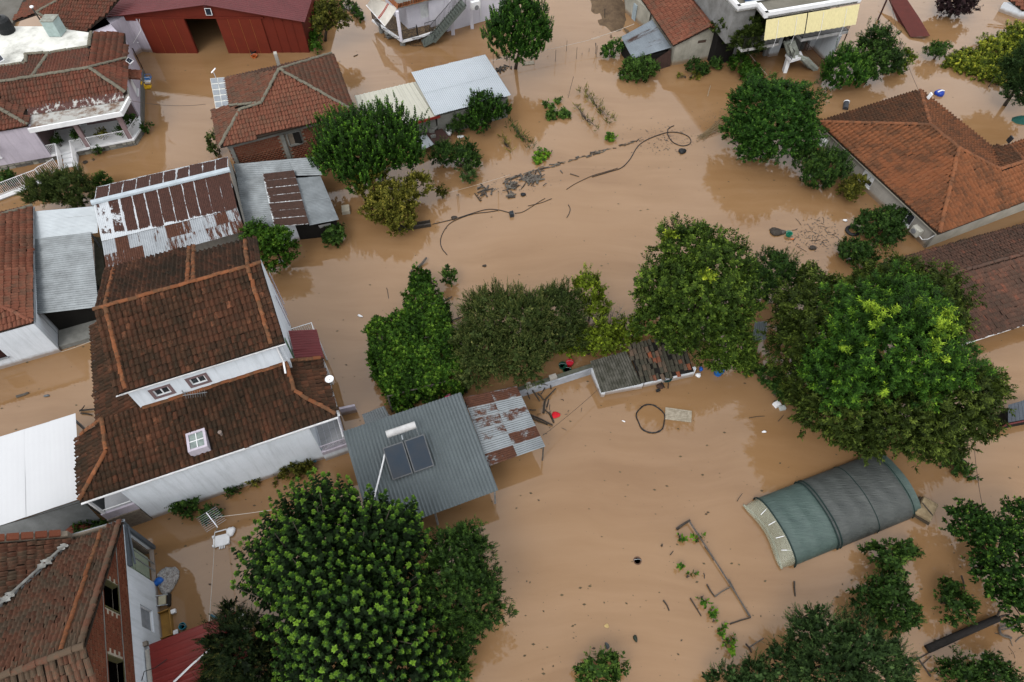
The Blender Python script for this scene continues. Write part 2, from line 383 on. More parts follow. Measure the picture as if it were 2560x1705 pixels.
# ------------------------------------------------------------------ walls with openings, windows
def wall(name, parent, p0, p1, z0, z1, m, holes=(), th=0.2, top=None, label=None):
    """outer face p0->p1 with the outside on the right hand; holes = (x0,x1,za,zb); top = [(x,z)...] gable line above z1"""
    p0, p1 = Vector((p0[0], p0[1], 0)), Vector((p1[0], p1[1], 0)); d = p1 - p0; L_ = d.length; d.normalize(); nrm = Vector((d.y, -d.x, 0))
    mb = MB(); f = lambda s, dep, z: p0 + d * s - nrm * dep + Vector((0, 0, z))
    def blk(a, b, za, zb):
        if b - a > 0.005 and zb - za > 0.005:
            mb.hexa([f(a, 0, za), f(b, 0, za), f(b, th, za), f(a, th, za)], [f(a, 0, zb), f(b, 0, zb), f(b, th, zb), f(a, th, zb)])
    x = 0.0
    for h0, h1, za, zb in sorted(holes):
        blk(x, h0, z0, z1); blk(h0, h1, z0, za); blk(h0, h1, zb, z1); x = h1
    blk(x, L_, z0, z1)
    if top:
        fr_ = [(0, z1)] + list(top) + [(L_, z1)]
        mb.hexa([f(a, 0, z) for a, z in fr_], [f(a, th, z) for a, z in fr_])
    return add(name, mb, m, parent, label=label)
def window(parent, p0, p1, h, frame_m, pane_m, kind='pane', sill_m=None, mull=1, dep=0.09, fw=0.06, surround=None):
    p0, p1 = Vector((p0[0], p0[1], 0)), Vector((p1[0], p1[1], 0)); d = (p1 - p0).normalized(); nrm = Vector((d.y, -d.x, 0))
    x0, x1, z0, z1 = h; f = lambda s, o, z: p0 + d * s + nrm * o + Vector((0, 0, z))
    def bx(mb, a, b, o0, o1, za, zb): return mb.hexa([f(a, o1, za), f(b, o1, za), f(b, o0, za), f(a, o0, za)], [f(a, o1, zb), f(b, o1, zb), f(b, o0, zb), f(a, o0, zb)])
    fr_ = MB(); bx(fr_, x0, x0 + fw, -dep, -dep + .05, z0, z1); bx(fr_, x1 - fw, x1, -dep, -dep + .05, z0, z1)
    bx(fr_, x0 + fw, x1 - fw, -dep, -dep + .05, z0, z0 + fw); bx(fr_, x0 + fw, x1 - fw, -dep, -dep + .05, z1 - fw, z1)
    for k in range(mull):
        c = x0 + (x1 - x0) * (k + 1) / (mull + 1); bx(fr_, c - fw / 2, c + fw / 2, -dep, -dep + .047, z0 + fw, z1 - fw)
    w = add('window', fr_, frame_m, parent)
    if kind == 'pane': add('pane', bx(MB(), x0 + .01, x1 - .01, -dep - .03, -dep + .02, z0 + .01, z1 - .01), pane_m, w)
    elif kind == 'shutter':
        zz = z0
        mb = MB()
        while zz < z1 - .01: bx(mb, x0 + .02, x1 - .02, -dep - .01, -dep + .06, zz, min(zz + .055, z1)); zz += .062
        add('roller_shutter', mb, pane_m, w)
    elif kind == 'half':
        add('pane', bx(MB(), x0 + .01, x1 - .01, -dep - .03, -dep + .02, z0 + .01, z1 - .01), pane_m, w)
        mb = MB(); zz = z0 + (z1 - z0) * .5
        while zz < z1 - .01: bx(mb, x0 + .02, x1 - .02, -dep + .03, -dep + .075, zz, min(zz + .055, z1)); zz += .062
        add('roller_shutter', mb, frame_m, w)
    if sill_m: add('sill', bx(MB(), x0 - .06, x1 + .06, -dep, .1, z0 - .06, z0), sill_m, w)
    if surround:
        s_ = MB(); q = .16; o = .015
        bx(s_, x0 - q, x0, -.02, o, z0 - q, z1 + q); bx(s_, x1, x1 + q, -.02, o, z0 - q, z1 + q); bx(s_, x0, x1, -.02, o, z1, z1 + q); bx(s_, x0, x1, -.02, o, z0 - q, z0)
        add('surround', s_, surround, w)
    return w
def gutter(parent, a, b, m, r=0.07):
    a, b = Vector(a), Vector(b); mb = MB(); d = (b - a).normalized(); y = Vector((0, 0, 1)).cross(d).normalized()
    mb.grid(lambda u, v: a + (b - a) * u + y * math.cos(math.pi * (1 + v)) * r + Vector((0, 0, math.sin(math.pi * (1 + v)) * r)), 1, 6, uv=False)
    return add('gutter', mb, m, parent)
def railing(parent, pts, h, m, gap=0.13, r=0.012, name='railing', rail=0.02):
    """hand rail and foot rail; every baluster a piece of its own"""
    mb = MB(); pts = [Vector(p) for p in pts]; up = Vector((0, 0, 1))
    for a, b in zip(pts, pts[1:]): mb.bar(a + up * h, b + up * h, rail * 2, rail * 1.6).bar(a + up * .08, b + up * .08, rail * 1.4)
    for p in pts: mb.bar(p, p + up * (h + .03), rail * 2)
    o = add(name, mb, m, parent)
    for a, b in zip(pts, pts[1:]):
        n = max(1, int((b - a).length / gap))
        for i in range(1, n): p = a + (b - a) * i / n; add('baluster', MB().bar(p + up * .08, p + up * h, r * 2), m, o)
    return o
# ------------------------------------------------------------------ foliage: every crown is thousands of single leaves on shoots
def _unit(a): return a / np.maximum(np.linalg.norm(a, axis=-1, keepdims=True), 1e-9)
def shoot_leaves(B, D, Ls, k, LL, LW, a0=1.0, a1=0.5, t0=0.1, grav=0.15, tint=None, tip=0.3, tp=3.0, rnd=0.12, taper=0.35, fold=0.2, rg=None):
    rg = rg or RNG; n = len(B); D = _unit(D)
    ref = np.where(np.abs(D[:, 2:3]) < 0.9, np.array([[0, 0, 1.0]]), np.array([[1.0, 0, 0]]))
    X = _unit(np.cross(D, ref)); Y = np.cross(D, X)
    t = np.clip(np.linspace(t0, 1, k)[None] + rg.normal(0, 0.5 / k, (n, k)), 0, 1.03)
    ph = 2.39996 * np.arange(k)[None] + rg.random((n, 1)) * 6.28 + rg.normal(0, 0.25, (n, k))
    al = a0 + (a1 - a0) * t + rg.normal(0, 0.18, (n, k))
    rad = np.cos(ph)[..., None] * X[:, None] + np.sin(ph)[..., None] * Y[:, None]
    ax = np.cos(al)[..., None] * D[:, None] + np.sin(al)[..., None] * rad; ax[..., 2] -= grav; ax = _unit(ax)
    nm = np.sin(al)[..., None] * D[:, None] - np.cos(al)[..., None] * rad
    sd = _unit(np.cross(ax, nm)); nm = np.cross(sd, ax)
    sz = (1 - taper * t) * rg.uniform(0.75, 1.2, (n, k)); L = (LL * sz)[..., None]; W = (LW * sz)[..., None] * 0.5
    p = B[:, None] + D[:, None] * (Ls[:, None] * t)[..., None]
    m = p + ax * L * 0.45
    V = np.stack([p, m + sd * W + nm * W * fold, p + ax * L, m - sd * W + nm * W * fold], 2).reshape(-1, 3)
    F = np.arange(n * k * 4).reshape(-1, 4)
    tv = (tint if tint is not None else np.full(n, 0.4))[:, None] + tip * t ** tp + rg.normal(0, rnd, (n, k))
    return V, F, np.repeat(np.clip(tv, 0, 1).ravel(), 4)
def lobe(px, py, z, rp, zr=0.8):
    c = at('P', px, py, z); r = rp / per_m(c); return (np.array(c), np.array([r, r, r * zr]))
def lobe_points(lobes, dens, rg, zmin=-0.35, depth=(0.6, 1.0), lump=0.16, floor=0.12, clump=0.75, pull=0.42):
    Ps, Ns = [], []
    for i, (c, r) in enumerate(lobes):
        n = int(dens * 4 * math.pi * r[0] * (r[0] * 0.5 + r[2] * 0.5)); d = _unit(rg.normal(size=(n, 3))); d = d[d[:, 2] > zmin]
        K = max(6, int(4 * math.pi * r[0] * r[0] / clump ** 2)); cd = _unit(rg.normal(size=(K, 3))); dots = d @ cd.T; near = dots.argmax(1)     # leaves gather in clumps
        d = _unit(d * (1 - pull) + cd[near] * pull); cw = rg.uniform(.86, 1.12, K)[near]
        ph = rg.random(3) * 6
        w = 1 + lump * (np.sin(d[:, 0] * 5 + ph[0]) + np.sin(d[:, 1] * 6 + ph[1]) + np.sin(d[:, 2] * 5 + d[:, 0] * 4 + ph[2])) / 1.7
        s = (depth[0] + (depth[1] - depth[0]) * rg.random(len(d)) ** 0.6) * w * cw
        p = c + d * r * s[:, None]; ok = p[:, 2] > floor
        for j, (c2, r2) in enumerate(lobes):
            if j != i: ok &= np.linalg.norm((p - c2) / r2, axis=1) > 0.62
        Ps.append(p[ok]); Ns.append(_unit(d / r)[ok])
    return np.concatenate(Ps), np.concatenate(Ns)
BARK = None
STY = dict(   # dens: shoots per m2 of crown; k leaves each; LL x LW leaf size; up: share of upward pull; ln: shoot length
    broad=dict(dens=11, k=14, LL=.2, LW=.11, ln=(.3, .6), up=.35, jit=.5, a0=1.2, a1=.7, grav=.3, tip=.25),
    ash=dict(dens=9, k=20, LL=.26, LW=.085, ln=(.35, .7), up=.45, jit=.45, a0=1.25, a1=.9, grav=.25, tip=.3),
    walnut=dict(dens=9, k=15, LL=.27, LW=.1, ln=(.35, .75), up=.1, jit=.5, a0=1.1, a1=.6, grav=.55, tip=.25),
    upright=dict(dens=8, k=30, LL=.17, LW=.12, ln=(.6, 1.2), up=.72, jit=.2, a0=1.3, a1=.5, grav=.2, tip=.45, tp=4),
    small=dict(dens=17, k=15, LL=.12, LW=.065, ln=(.25, .5), up=.45, jit=.5, a0=1.1, a1=.6, grav=.1, tip=.3),
    fine=dict(dens=24, k=20, LL=.15, LW=.036, ln=(.3, .7), up=.45, jit=.45, a0=.7, a1=.3, grav=.05, tip=.3),
    needle=dict(dens=17, k=30, LL=.13, LW=.03, ln=(.35, .75), up=.25, jit=.4, a0=1.0, a1=.5, grav=.0, tip=.3),
    rosette=dict(dens=13, k=13, LL=.13, LW=.08, ln=(.1, .25), up=.55, jit=.3, a0=1.35, a1=.5, grav=.1, tip=.45, tp=3),
    olean=dict(pull=.15, dens=14, k=16, LL=.2, LW=.05, ln=(.2, .45), up=.5, jit=.45, a0=1.2, a1=.5, grav=.1, tip=.35),
    ivy=dict(dens=14, k=10, LL=.14, LW=.13, ln=(.15, .3), up=.5, jit=.6, a0=1.3, a1=.9, grav=.3, tip=.15))
def crown_mesh(parent, lobes, style, m, seed=1, name='crown', fill=1.0, pts=None, spread=0.16, base_t=0.35, inner=True, **over):
    s = dict(STY[style]); s.update(over); rg = np.random.default_rng(seed)
    P, N = pts if pts is not None else lobe_points(lobes, s['dens'] * fill, rg, s.get('zmin', -0.35), s.get('depth', (0.55, 1.0)), s.get('lump', 0.16), pull=s.get('pull', 0.38))
    n = len(P)
    if lobes is not None and inner:                       # leaves deeper in the crown
        Pi, Ni = lobe_points(lobes, 7, rg, -.5, (.3, .72), .1); ni = len(Pi)
        Vi, Fi, Ti = shoot_leaves(Pi, _unit(Ni + rg.normal(0, .6, (ni, 3))), np.full(ni, .35), 9, .3, .2, 1.3, .8, grav=.2, tint=rg.normal(base_t, spread * .6, ni), tip=.1, rg=rg)
    D = _unit(N * (1 - s['up']) + np.array([[0, 0, 1.0]]) * s['up'] + rg.normal(0, s['jit'], (n, 3)) * 0.6)
    Ls = rg.uniform(*s['ln'], n); B = P - D * (Ls * 0.5)[:, None]; B[:, 2] = np.maximum(B[:, 2], 0.03)
    cl = (np.sin(P[:, 0] * 1.3 + seed) * np.sin(P[:, 1] * 1.6 + seed * 2) * 0.5 + np.sin(P[:, 0] * 3.1 + P[:, 2] * 2) * 0.3) * spread
    tint = base_t + cl + rg.normal(0, spread * 0.7, n)
    V, F, T = shoot_leaves(B, D, Ls, s['k'], s['LL'], s['LW'], s['a0'], s['a1'], grav=s['grav'], tint=tint, tip=s['tip'], tp=s.get('tp', 2.5), rg=rg)
    if lobes is not None and inner: V, F, T = np.concatenate([V, Vi]), np.concatenate([F, Fi + len(V)]), np.concatenate([T, Ti])
    return np_mesh(name, V, F, m, parent, BASE[parent.name], T)
def tree(name, label, lobes, style, m, cat='tree', foot=None, r=0.16, seed=1, group=None, extra=None, limbs=True, bark=None, **kw):
    c = sum((l[0] for l in lobes), np.zeros(3)) / len(lobes)
    foot = Vector((c[0], c[1], 0)) if foot is None else Vector(foot)
    t = thing(name, label, cat, foot, group); rg = random.Random(seed)
    mb = MB(); top = Vector(c); mid = foot.lerp(top, 0.45) + Vector((rg.uniform(-.15, .15), rg.uniform(-.15, .15), 0))
    mb.tube([foot + Vector((0, 0, -0.3)), foot.lerp(mid, .5), mid, mid.lerp(top, .6)], r, 8, r * .6)
    add('trunk', mb, bark or BARK, t, smooth=True)
    if limbs:
        for l in lobes:
            for q in range(3):
                e = Vector(l[0]) + Vector((rg.uniform(-.6, .6) * l[1][0], rg.uniform(-.6, .6) * l[1][0], rg.uniform(0, .6) * l[1][2]))
                k = mid.lerp(e, .5) + Vector((rg.uniform(-.2, .2), rg.uniform(-.2, .2), rg.uniform(0, .25)))
                add('limb', MB().tube([mid, k, e], r * .5, 5, r * .12), bark or BARK, t, smooth=True)
    crown_mesh(t, lobes, style, m, seed, **kw)
    if extra:
        for i, (lb, st, mm, kk) in enumerate(extra): crown_mesh(t, lb, st, mm, seed + 50 + i, **kk)
    return t
def bush(name, label, lobes, style, m, seed=1, cat='bush', group=None, **kw):
    c = sum((l[0] for l in lobes), np.zeros(3)) / len(lobes); foot = Vector((c[0], c[1], 0))
    t = thing(name, label, cat, foot, group); rg = random.Random(seed); mb = MB()
    for l in lobes:
        for q in range(4):
            e = Vector(l[0]) + Vector((rg.uniform(-.6, .6) * l[1][0], rg.uniform(-.6, .6) * l[1][0], rg.uniform(.1, .7) * l[1][2]))
            mb.tube([foot + Vector((rg.uniform(-.1, .1), rg.uniform(-.1, .1), -.2)), foot.lerp(e, .5) + Vector((0, 0, .1)), e], .03, 4, .008)
    add('stems', mb, BARK, t); crown_mesh(t, lobes, style, m, seed, name='foliage', **kw)
    return t
# ------------------------------------------------------------------ palette
BARK = mat('bark', (0.07, 0.055, 0.042), 0.9, (0.12, 0.1, 0.08), 6, bmp=0.5)
WHITE = mat('white_plaster', (0.62, 0.665, 0.72), 0.8, (0.53, 0.575, 0.625), 0.7, .35, .85, tide=True)
WHITE2 = mat('white_paint', (0.7, 0.71, 0.73), 0.5, (0.6, 0.61, 0.63), 2, bmp=0.05)
CREAMW = mat('cream_plaster', (0.42, 0.4, 0.34), 0.85, (0.3, 0.29, 0.24), 0.8, tide=True)
GREYW = mat('grey_render', (0.42, 0.4, 0.36), 0.85, (0.33, 0.31, 0.28), 0.5, tide=True)
LILAC = mat('lilac_plaster', (0.5, 0.46, 0.53), 0.85, (0.44, 0.405, 0.47), 0.9, tide=True)
ROSE = mat('rose_plaster', (0.27, 0.185, 0.19), 0.85, (0.21, 0.14, 0.145), 1.2)
CONC = mat('concrete', (0.3, 0.3, 0.28), 0.9, (0.19, 0.19, 0.175), 1.3)
SCREED = mat('painted_screed', (0.6, 0.6, 0.56), 0.85, (0.26, 0.26, 0.23), 0.55, .48, .78)
MORTAR = mat('mortar', (0.3, 0.25, 0.2), 0.95, (0.2, 0.16, 0.12), 2)
DECK = mat('roof_deck', (.04, .028, .02), .95)
LICHEN = mat('lichen_mortar', (0.24, 0.22, 0.17), 0.95, (0.14, 0.13, 0.1), 5)
WOODD = mat('wet_dark_wood', (0.045, 0.036, 0.03), 0.7, (0.09, 0.075, 0.06), 7)
WOODG = mat('grey_weathered_wood', (0.17, 0.15, 0.13), 0.85, (0.09, 0.08, 0.07), 8)
WOODP = mat('pale_wood', (0.42, 0.37, 0.29), 0.8, (0.28, 0.24, 0.18), 5)
BLACKP = mat('black_plastic', (0.018, 0.02, 0.022), 0.45, (0.03, 0.032, 0.036), 4)
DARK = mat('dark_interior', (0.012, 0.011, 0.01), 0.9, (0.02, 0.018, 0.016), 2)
IRON = mat('black_iron', (0.02, 0.02, 0.022), 0.5, (0.04, 0.035, 0.03), 5)
GALV = mat('galvanised', (0.42, 0.45, 0.48), 0.42, (0.3, 0.33, 0.35), 1.5, metallic=0.5)
GLASS = mat('window_glass', (0.035, 0.042, 0.05), 0.06, (0.05, 0.06, 0.07), 1.0, bmp=0, spec=0.8)
def plain(name, c, rough=0.5, **k): return mat(name, c, rough, tuple(x * .82 for x in c), 3, **k)
# ------------------------------------------------------------------ the flood
def water_mat():
    m, t, b, out = _nodes('muddy_water')
    g = t.nodes.new('ShaderNodeNewGeometry')
    w = nd(t, 'ShaderNodeTexNoise', i_Scale=0.05, i_Detail=3.0); t.links.new(g.outputs['Position'], w.inputs['Vector'])
    vm = t.nodes.new('ShaderNodeVectorMath'); vm.operation = 'MULTIPLY_ADD'; vm.inputs[1].default_value = (9, 9, 0)
    t.links.new(w.outputs['Color'], vm.inputs[0]); t.links.new(g.outputs['Position'], vm.inputs[2])
    swirl = noise(t, 0.16, 6, 0.55, vec=vm.outputs[0], stretch=(0.45, 1.3, 1), rotz=math.radians(-22))
    c = ramp(t, swirl, [(0.3, (0.124, 0.067, 0.029)), (0.5, (0.144, 0.082, 0.038)), (0.72, (0.163, 0.097, 0.05))])
    silt = ramp(t, noise(t, 0.55, 7, 0.62, vec=vm.outputs[0], stretch=(0.22, 1.9, 1), rotz=math.radians(-24)), [(0.42, (0, 0, 0)), (0.72, (1, 1, 1))])
    c = mixc(t, math_(t, 'MULTIPLY', silt, 0.38), c, (0.185, 0.112, 0.06))
    t.links.new(c, b.inputs['Base Color']); b.inputs['Roughness'].default_value = 0.035; b.inputs['IOR'].default_value = 1.47
    b.inputs['Specular IOR Level'].default_value = 0.5
    f1 = noise(t, 1.6, 3, 0.5, stretch=(1, 1.7, 1), rotz=0.5); f2 = noise(t, 7.0, 2, 0.5)
    calm = ramp(t, noise(t, 0.07, 2, 0.5), [(0.42, (.12, .12, .12)), (0.62, (1, 1, 1))])
    h = math_(t, 'ADD', math_(t, 'MULTIPLY', f1, 0.75), math_(t, 'MULTIPLY', f2, 0.12))
    bp = t.nodes.new('ShaderNodeBump'); bp.inputs['Distance'].default_value = 0.035
    t.links.new(math_(t, 'MULTIPLY', calm, 0.17), bp.inputs['Strength']); t.links.new(h, bp.inputs['Height']); t.links.new(bp.outputs[0], b.inputs['Normal'])
    return m
WATER = water_mat()
structure('flood_water', MB().face((-600, -200, 0), (600, -200, 0), (600, 900, 0), (-600, 900, 0)), WATER)
structure('ground', MB().face((-600, -200, -1.6), (600, -200, -1.6), (600, 900, -1.6), (-600, 900, -1.6)), mat('silt', (0.12, 0.075, 0.045), 0.95))
# ================================================================== BUILDINGS, left half
T_DARK = tile_mat('old_dark_tile', [(0, (0.11, 0.046, 0.026)), (.4, (0.068, 0.034, 0.021)), (.8, (0.135, 0.056, 0.031)), (.9, (0.26, 0.1, 0.052)), (1, (0.36, 0.14, 0.075))], (0.028, 0.023, 0.015), .85, .46, .3, .45)
T_ORANGE = tile_mat('orange_ridge_tile', [(0, (0.2, 0.075, 0.034)), (.5, (0.3, 0.112, 0.05)), (1, (0.38, 0.15, 0.07))], (0.07, 0.05, 0.03), .75, .47, .4, 1.4)
T_RED = tile_mat('red_brown_tile', [(0, (0.17, 0.062, 0.042)), (.5, (0.21, 0.078, 0.05)), (1, (0.25, 0.095, 0.06))], (0.085, 0.058, 0.043), .75, .5, .3)
T_BRICKY = tile_mat('brick_red_tile', [(0, (0.2, 0.075, 0.048)), (.6, (0.26, 0.1, 0.062)), (1, (0.3, 0.12, 0.075))], (0.1, 0.07, 0.05), .7, .54, .25)
GREENTRIM = plain('green_trim', (0.12, 0.27, 0.14))
# ---------------------------------------------------------------- big house with two dark roofs
fm = Frame(at('P', 384, 1296), 21.9)
h = thing('house', 'white house with two stepped dark tiled roofs and orange ridge lines', 'house', fm(5, 5))
lw = wall('front_wall', h, fm(-.02, 0), fm(9.45, 0), -.6, 4.2, WHITE)
wall('side_wall', h, fm(9.45, 0.2), fm(9.45, 3.3), -.6, 4.3, WHITE); wall('side_wall', h, fm(-.02, 11), fm(-.02, .2), -.6, 4.25, WHITE)
hw = [(2.98 - 2.0 + .0, 1.72, 6.05, 6.62), (2.75, 3.5, 6.05, 6.62)]
a, b = fm(2.0, 3.23), fm(9.55, 3.23)
wall('upper_front_wall', h, a, b, 4.2, 7.45, WHITE, hw)
for w_ in hw: window(h, a, b, w_, WHITE2, GLASS, sill_m=None, surround=ROSE)
east = wall('gable_wall', h, fm(9.55, 3.43), fm(9.55, 10.0), -.6, 7.4, WHITE, top=[(3.7, 8.75), (6.4, 7.75)])
wall('gable_wall', h, fm(2.0, 10.9), fm(2.0, 3.43), 4, 7.4, WHITE, top=[(3.7, 8.75)])
wall('back_wall', h, fm(9.35, 10.0), fm(6.3, 10.0), 3, 7.7, WHITE); wall('back_wall', h, fm(6.3, 10.9), fm(2.2, 10.9), 3, 7.4, WHITE)
add('corner_trim', MB().box(fm, 9.56, 9.6, 4.9, 5.15, 0, 5.2), GREENTRIM, h)
ur = add('upper_roof', MB().slab([fm(1.6, 3.02, 7.52), fm(9.8, 3.02, 7.52), fm(9.8, 7.23, 9.02), fm(1.6, 7.23, 9.02)], .12)
         .slab([fm(1.6, 7.23, 9.02), fm(6.35, 7.23, 9.02), fm(6.35, 11.35, 7.54), fm(1.6, 11.35, 7.54)], .12).slab([fm(6.35, 7.23, 9.02), fm(9.8, 7.23, 9.02), fm(9.8, 10.25, 7.93), fm(6.35, 10.25, 7.93)], .12), DECK, h)
dz = .03; F1 = [fm(1.62, 3.0, 7.52 + dz), fm(9.8, 3.0, 7.52 + dz), fm(9.8, 7.23, 9.04 + dz), fm(1.62, 7.23, 9.04 + dz)]
F2 = [fm(1.62, 7.23, 9.04 + dz), fm(9.8, 7.23, 9.04 + dz), fm(9.8, 10.25, 7.95 + dz), fm(6.35, 10.25, 7.95 + dz), fm(6.35, 11.4, 7.54 + dz), fm(1.62, 11.4, 7.54 + dz)]
tiles(ur, [F1, F2], T_DARK, n_obj=300)
for p, q in (((1.6, 7.23, 9.12), (9.85, 7.23, 9.12)), ((2.15, 3.05, 7.62), (2.15, 7.2, 9.12)), ((9.15, 3.05, 7.62), (9.15, 7.2, 9.12)), ((2.15, 7.25, 9.12), (2.15, 11.3, 7.62)),
             ((9.15, 7.25, 9.12), (9.15, 10.2, 8.05)), ((6.12, 7.3, 9.12), (6.12, 11.3, 7.65)), ((6.4, 7.3, 9.12), (6.4, 11.3, 7.65))): ridge(ur, fm(*p), fm(*q), T_ORANGE, r=.12)
gutter(ur, fm(1.6, 2.98, 7.44), fm(9.8, 2.98, 7.44), WHITE2)
# lower roof: front slope, east and west returns, west lean-to
lr = add('lower_roof', MB().slab([fm(-1.7, -.12, 4.25), fm(11.05, -.12, 4.25), fm(9.37, 1.65, 4.9), fm(9.4, 3.24, 5.5), fm(.15, 3.4, 5.5), fm(.0, 1.75, 4.92)], .1)
         .slab([fm(11.05, -.12, 4.25), fm(11.08, 3.7, 4.25), fm(9.56, 3.7, 4.88), fm(9.37, 1.65, 4.9)], .1)
         .slab([fm(-1.6, 3.6, 4.25), fm(-1.7, -.12, 4.25), fm(.0, 1.75, 4.92), fm(.1, 3.6, 4.95)], .1)
         .slab([fm(-.6, 10.8, 4.3), fm(-.6, 3.7, 4.3), fm(2.0, 3.3, 5.3), fm(2.0, 10.8, 5.3)], .1), DECK, h)
tiles(lr, [[fm(-1.7, -.14, 4.28), fm(11.05, -.14, 4.28), fm(9.37, 1.65, 4.93), fm(9.4, 3.22, 5.53), fm(.15, 3.24, 5.53), fm(.0, 1.75, 4.95)],
           [fm(11.1, -.12, 4.28), fm(11.1, 3.7, 4.28), fm(9.56, 3.7, 4.93), fm(9.37, 1.65, 4.93)],
           [fm(-1.65, 3.6, 4.28), fm(-1.72, -.12, 4.28), fm(.0, 1.75, 4.95), fm(.1, 3.6, 4.98)],
           [fm(-.65, 10.8, 4.33), fm(-.65, 3.7, 4.33), fm(2.0, 3.3, 5.33), fm(2.0, 10.8, 5.33)]], T_DARK, n_obj=300,
      slope=[fm.v, -fm.u, fm.u, fm.u], holes=[[tuple(fm(u, v)[:2]) for u, v in ((3.72, .22), (4.66, .22), (4.66, 1.3), (3.72, 1.3))]])
for p, q in (((11.0, -.05, 4.36), (9.37, 1.65, 5.02)), ((9.37, 1.7, 5.02), (9.4, 3.2, 5.6)), ((-1.66, -.05, 4.36), (.0, 1.75, 5.04)), ((.0, 1.8, 5.04), (.12, 3.3, 5.6)), ((.15, 3.3, 5.6), (-1.4, 3.6, 4.45)), ((9.5, 3.68, 4.98), (11.05, 3.68, 4.4)), ((2.1, 3.18, 5.58), (9.4, 3.18, 5.58))):
    ridge(lr, fm(*p), fm(*q), T_ORANGE, r=.12)
gutter(lr, fm(-1.7, -.18, 4.18), fm(11.05, -.18, 4.18), WHITE2); gutter(lr, fm(11.12, -.1, 4.18), fm(11.12, 3.7, 4.18), WHITE2); gutter(lr, fm(-.66, 3.7, 4.22), fm(-.66, 10.8, 4.22), GALV)
# skylight hatch, flue, downpipe, dish
sk = add('skylight', MB().box(fm, 3.72, 3.84, .2, 1.3, 4.1, 4.95).box(fm, 4.54, 4.66, .2, 1.3, 4.1, 4.95).box(fm, 3.84, 4.54, .2, .32, 4.1, 4.95).box(fm, 3.84, 4.54, 1.18, 1.3, 4.1, 4.95), LILAC, h)
add('pane', MB().box(fm, 3.85, 4.53, .33, 1.17, 4.85, 4.9), mat('frosted_glass', (.3, .36, .34), .2, (.2, .25, .24), 3), sk)
add('glazing_bar', MB().box(fm, 4.17, 4.21, .33, 1.17, 4.9, 4.93).box(fm, 3.85, 4.17, .73, .77, 4.9, 4.93).box(fm, 4.21, 4.53, .73, .77, 4.9, 4.93), WHITE2, sk)
fl = fm(5.35, .75, 4.5); add('flue', MB().lathe(fl, [(.07, 0), (.07, .4), (.1, .4), (.1, .48), (.02, .5)], 10), mat('rusty_flue', (.3, .27, .25), .7, (.25, .12, .07)), h)
add('downpipe', MB().tube([fm(9.3, 3.15, 7.4), fm(9.3, 3.12, 5.9), fm(9.25, 2.9, 5.7), fm(9.2, 2.6, 5.5)], .05, 8), WHITE2, h)
dp = fm(11.2, 2.0, 4.3); ds = add('satellite_dish', MB().lathe(dp + Vector((0, 0, .25)), [(.02, 0), (.14, .02), (.24, .08), (.235, .09), (.13, .03), (.02, .015)], 16), WHITE2, h); add('dish_arm', MB().bar(dp - Vector((0, 0, .3)), dp + Vector((0, 0, .3)), .04), GALV, ds)
# east terrace with tiled floor, lattice and parapet
ter = add('terrace', MB().box(fm, 9.47, 10.9, -.15, 3.2, -.5, .72), WHITE, h)
LIGHTTILE = mat('terrace_tile', (.4, .41, .43), .5, (.34, .35, .37), 1)
for i in range(4):
    for j in range(7): add('floor_tile', MB().box(fm, 9.52 + i * .33, 9.52 + i * .33 + .315, -.1 + j * .46, -.1 + j * .46 + .445, .72, .735), LIGHTTILE, ter)
add('parapet', MB().box(fm, 9.47, 10.9, -.16, -.02, .74, 1.05).box(fm, 10.78, 10.9, -.02, 3.2, .74, 1.05), LILAC, h)
lat = MB()
for i in range(12): p = fm(9.5 + i * .115, -.09, 1.05); lat.bar(p, p + fm.u * .3 + Vector((0, 0, .6)), .018).bar(p + fm.u * .3, p + Vector((0, 0, .6)), .018)
lat.bar(fm(9.5, -.09, 1.66), fm(10.85, -.09, 1.66), .035); add('lattice_rail', lat, LILAC, h)
# steel porch column row, maroon awning over the east door
railing(h, [fm(10.84, 0, 1.05), fm(10.84, 3.1, 1.05)], .7, WHITE2, .22)
aw = add('porch_roof', MB().slab([fm(9.62, 4.75, 3.35), fm(11.15, 4.55, 3.0), fm(11.2, 6.75, 3.0), fm(9.66, 7.0, 3.35)], .03), plain('maroon_deck', (.12, .02, .022)), h)
MAROON = sheet_mat('maroon_sheet', (.2, .028, .033), (.12, .02, .02), metallic=0.0, rough=.5, wipe=.8)
sheets(aw, [fm(9.62, 4.75, 3.38), fm(9.66, 7.0, 3.38), fm(11.2, 6.75, 3.03), fm(11.15, 4.55, 3.03)], 3, MAROON, pitch=.2, amp=.018, rust=(.0, .1), box=True)
add('awning_post', MB().bar(fm(11.05, 4.7, -.3), fm(11.05, 4.7, 3.0), .06), WHITE2, h); add('awning_post', MB().bar(fm(11.1, 6.6, -.3), fm(11.1, 6.6, 3.0), .06), WHITE2, h)
add('balcony_slab', MB().box(fm, 9.6, 11.0, 7.2, 8.2, .9, 1.05), CONC, h)
railing(h, [fm(9.7, 8.2, 1.05), fm(10.95, 8.2, 1.05), fm(10.95, 7.2, 1.05)], .95, WHITE2, .12)
for v in (8.3, 9.2, 10.1): add('wall_pipe', MB().tube([fm(9.7, v, 2.2), fm(9.66, v, 5.2)], .03, 6), LILAC, h)
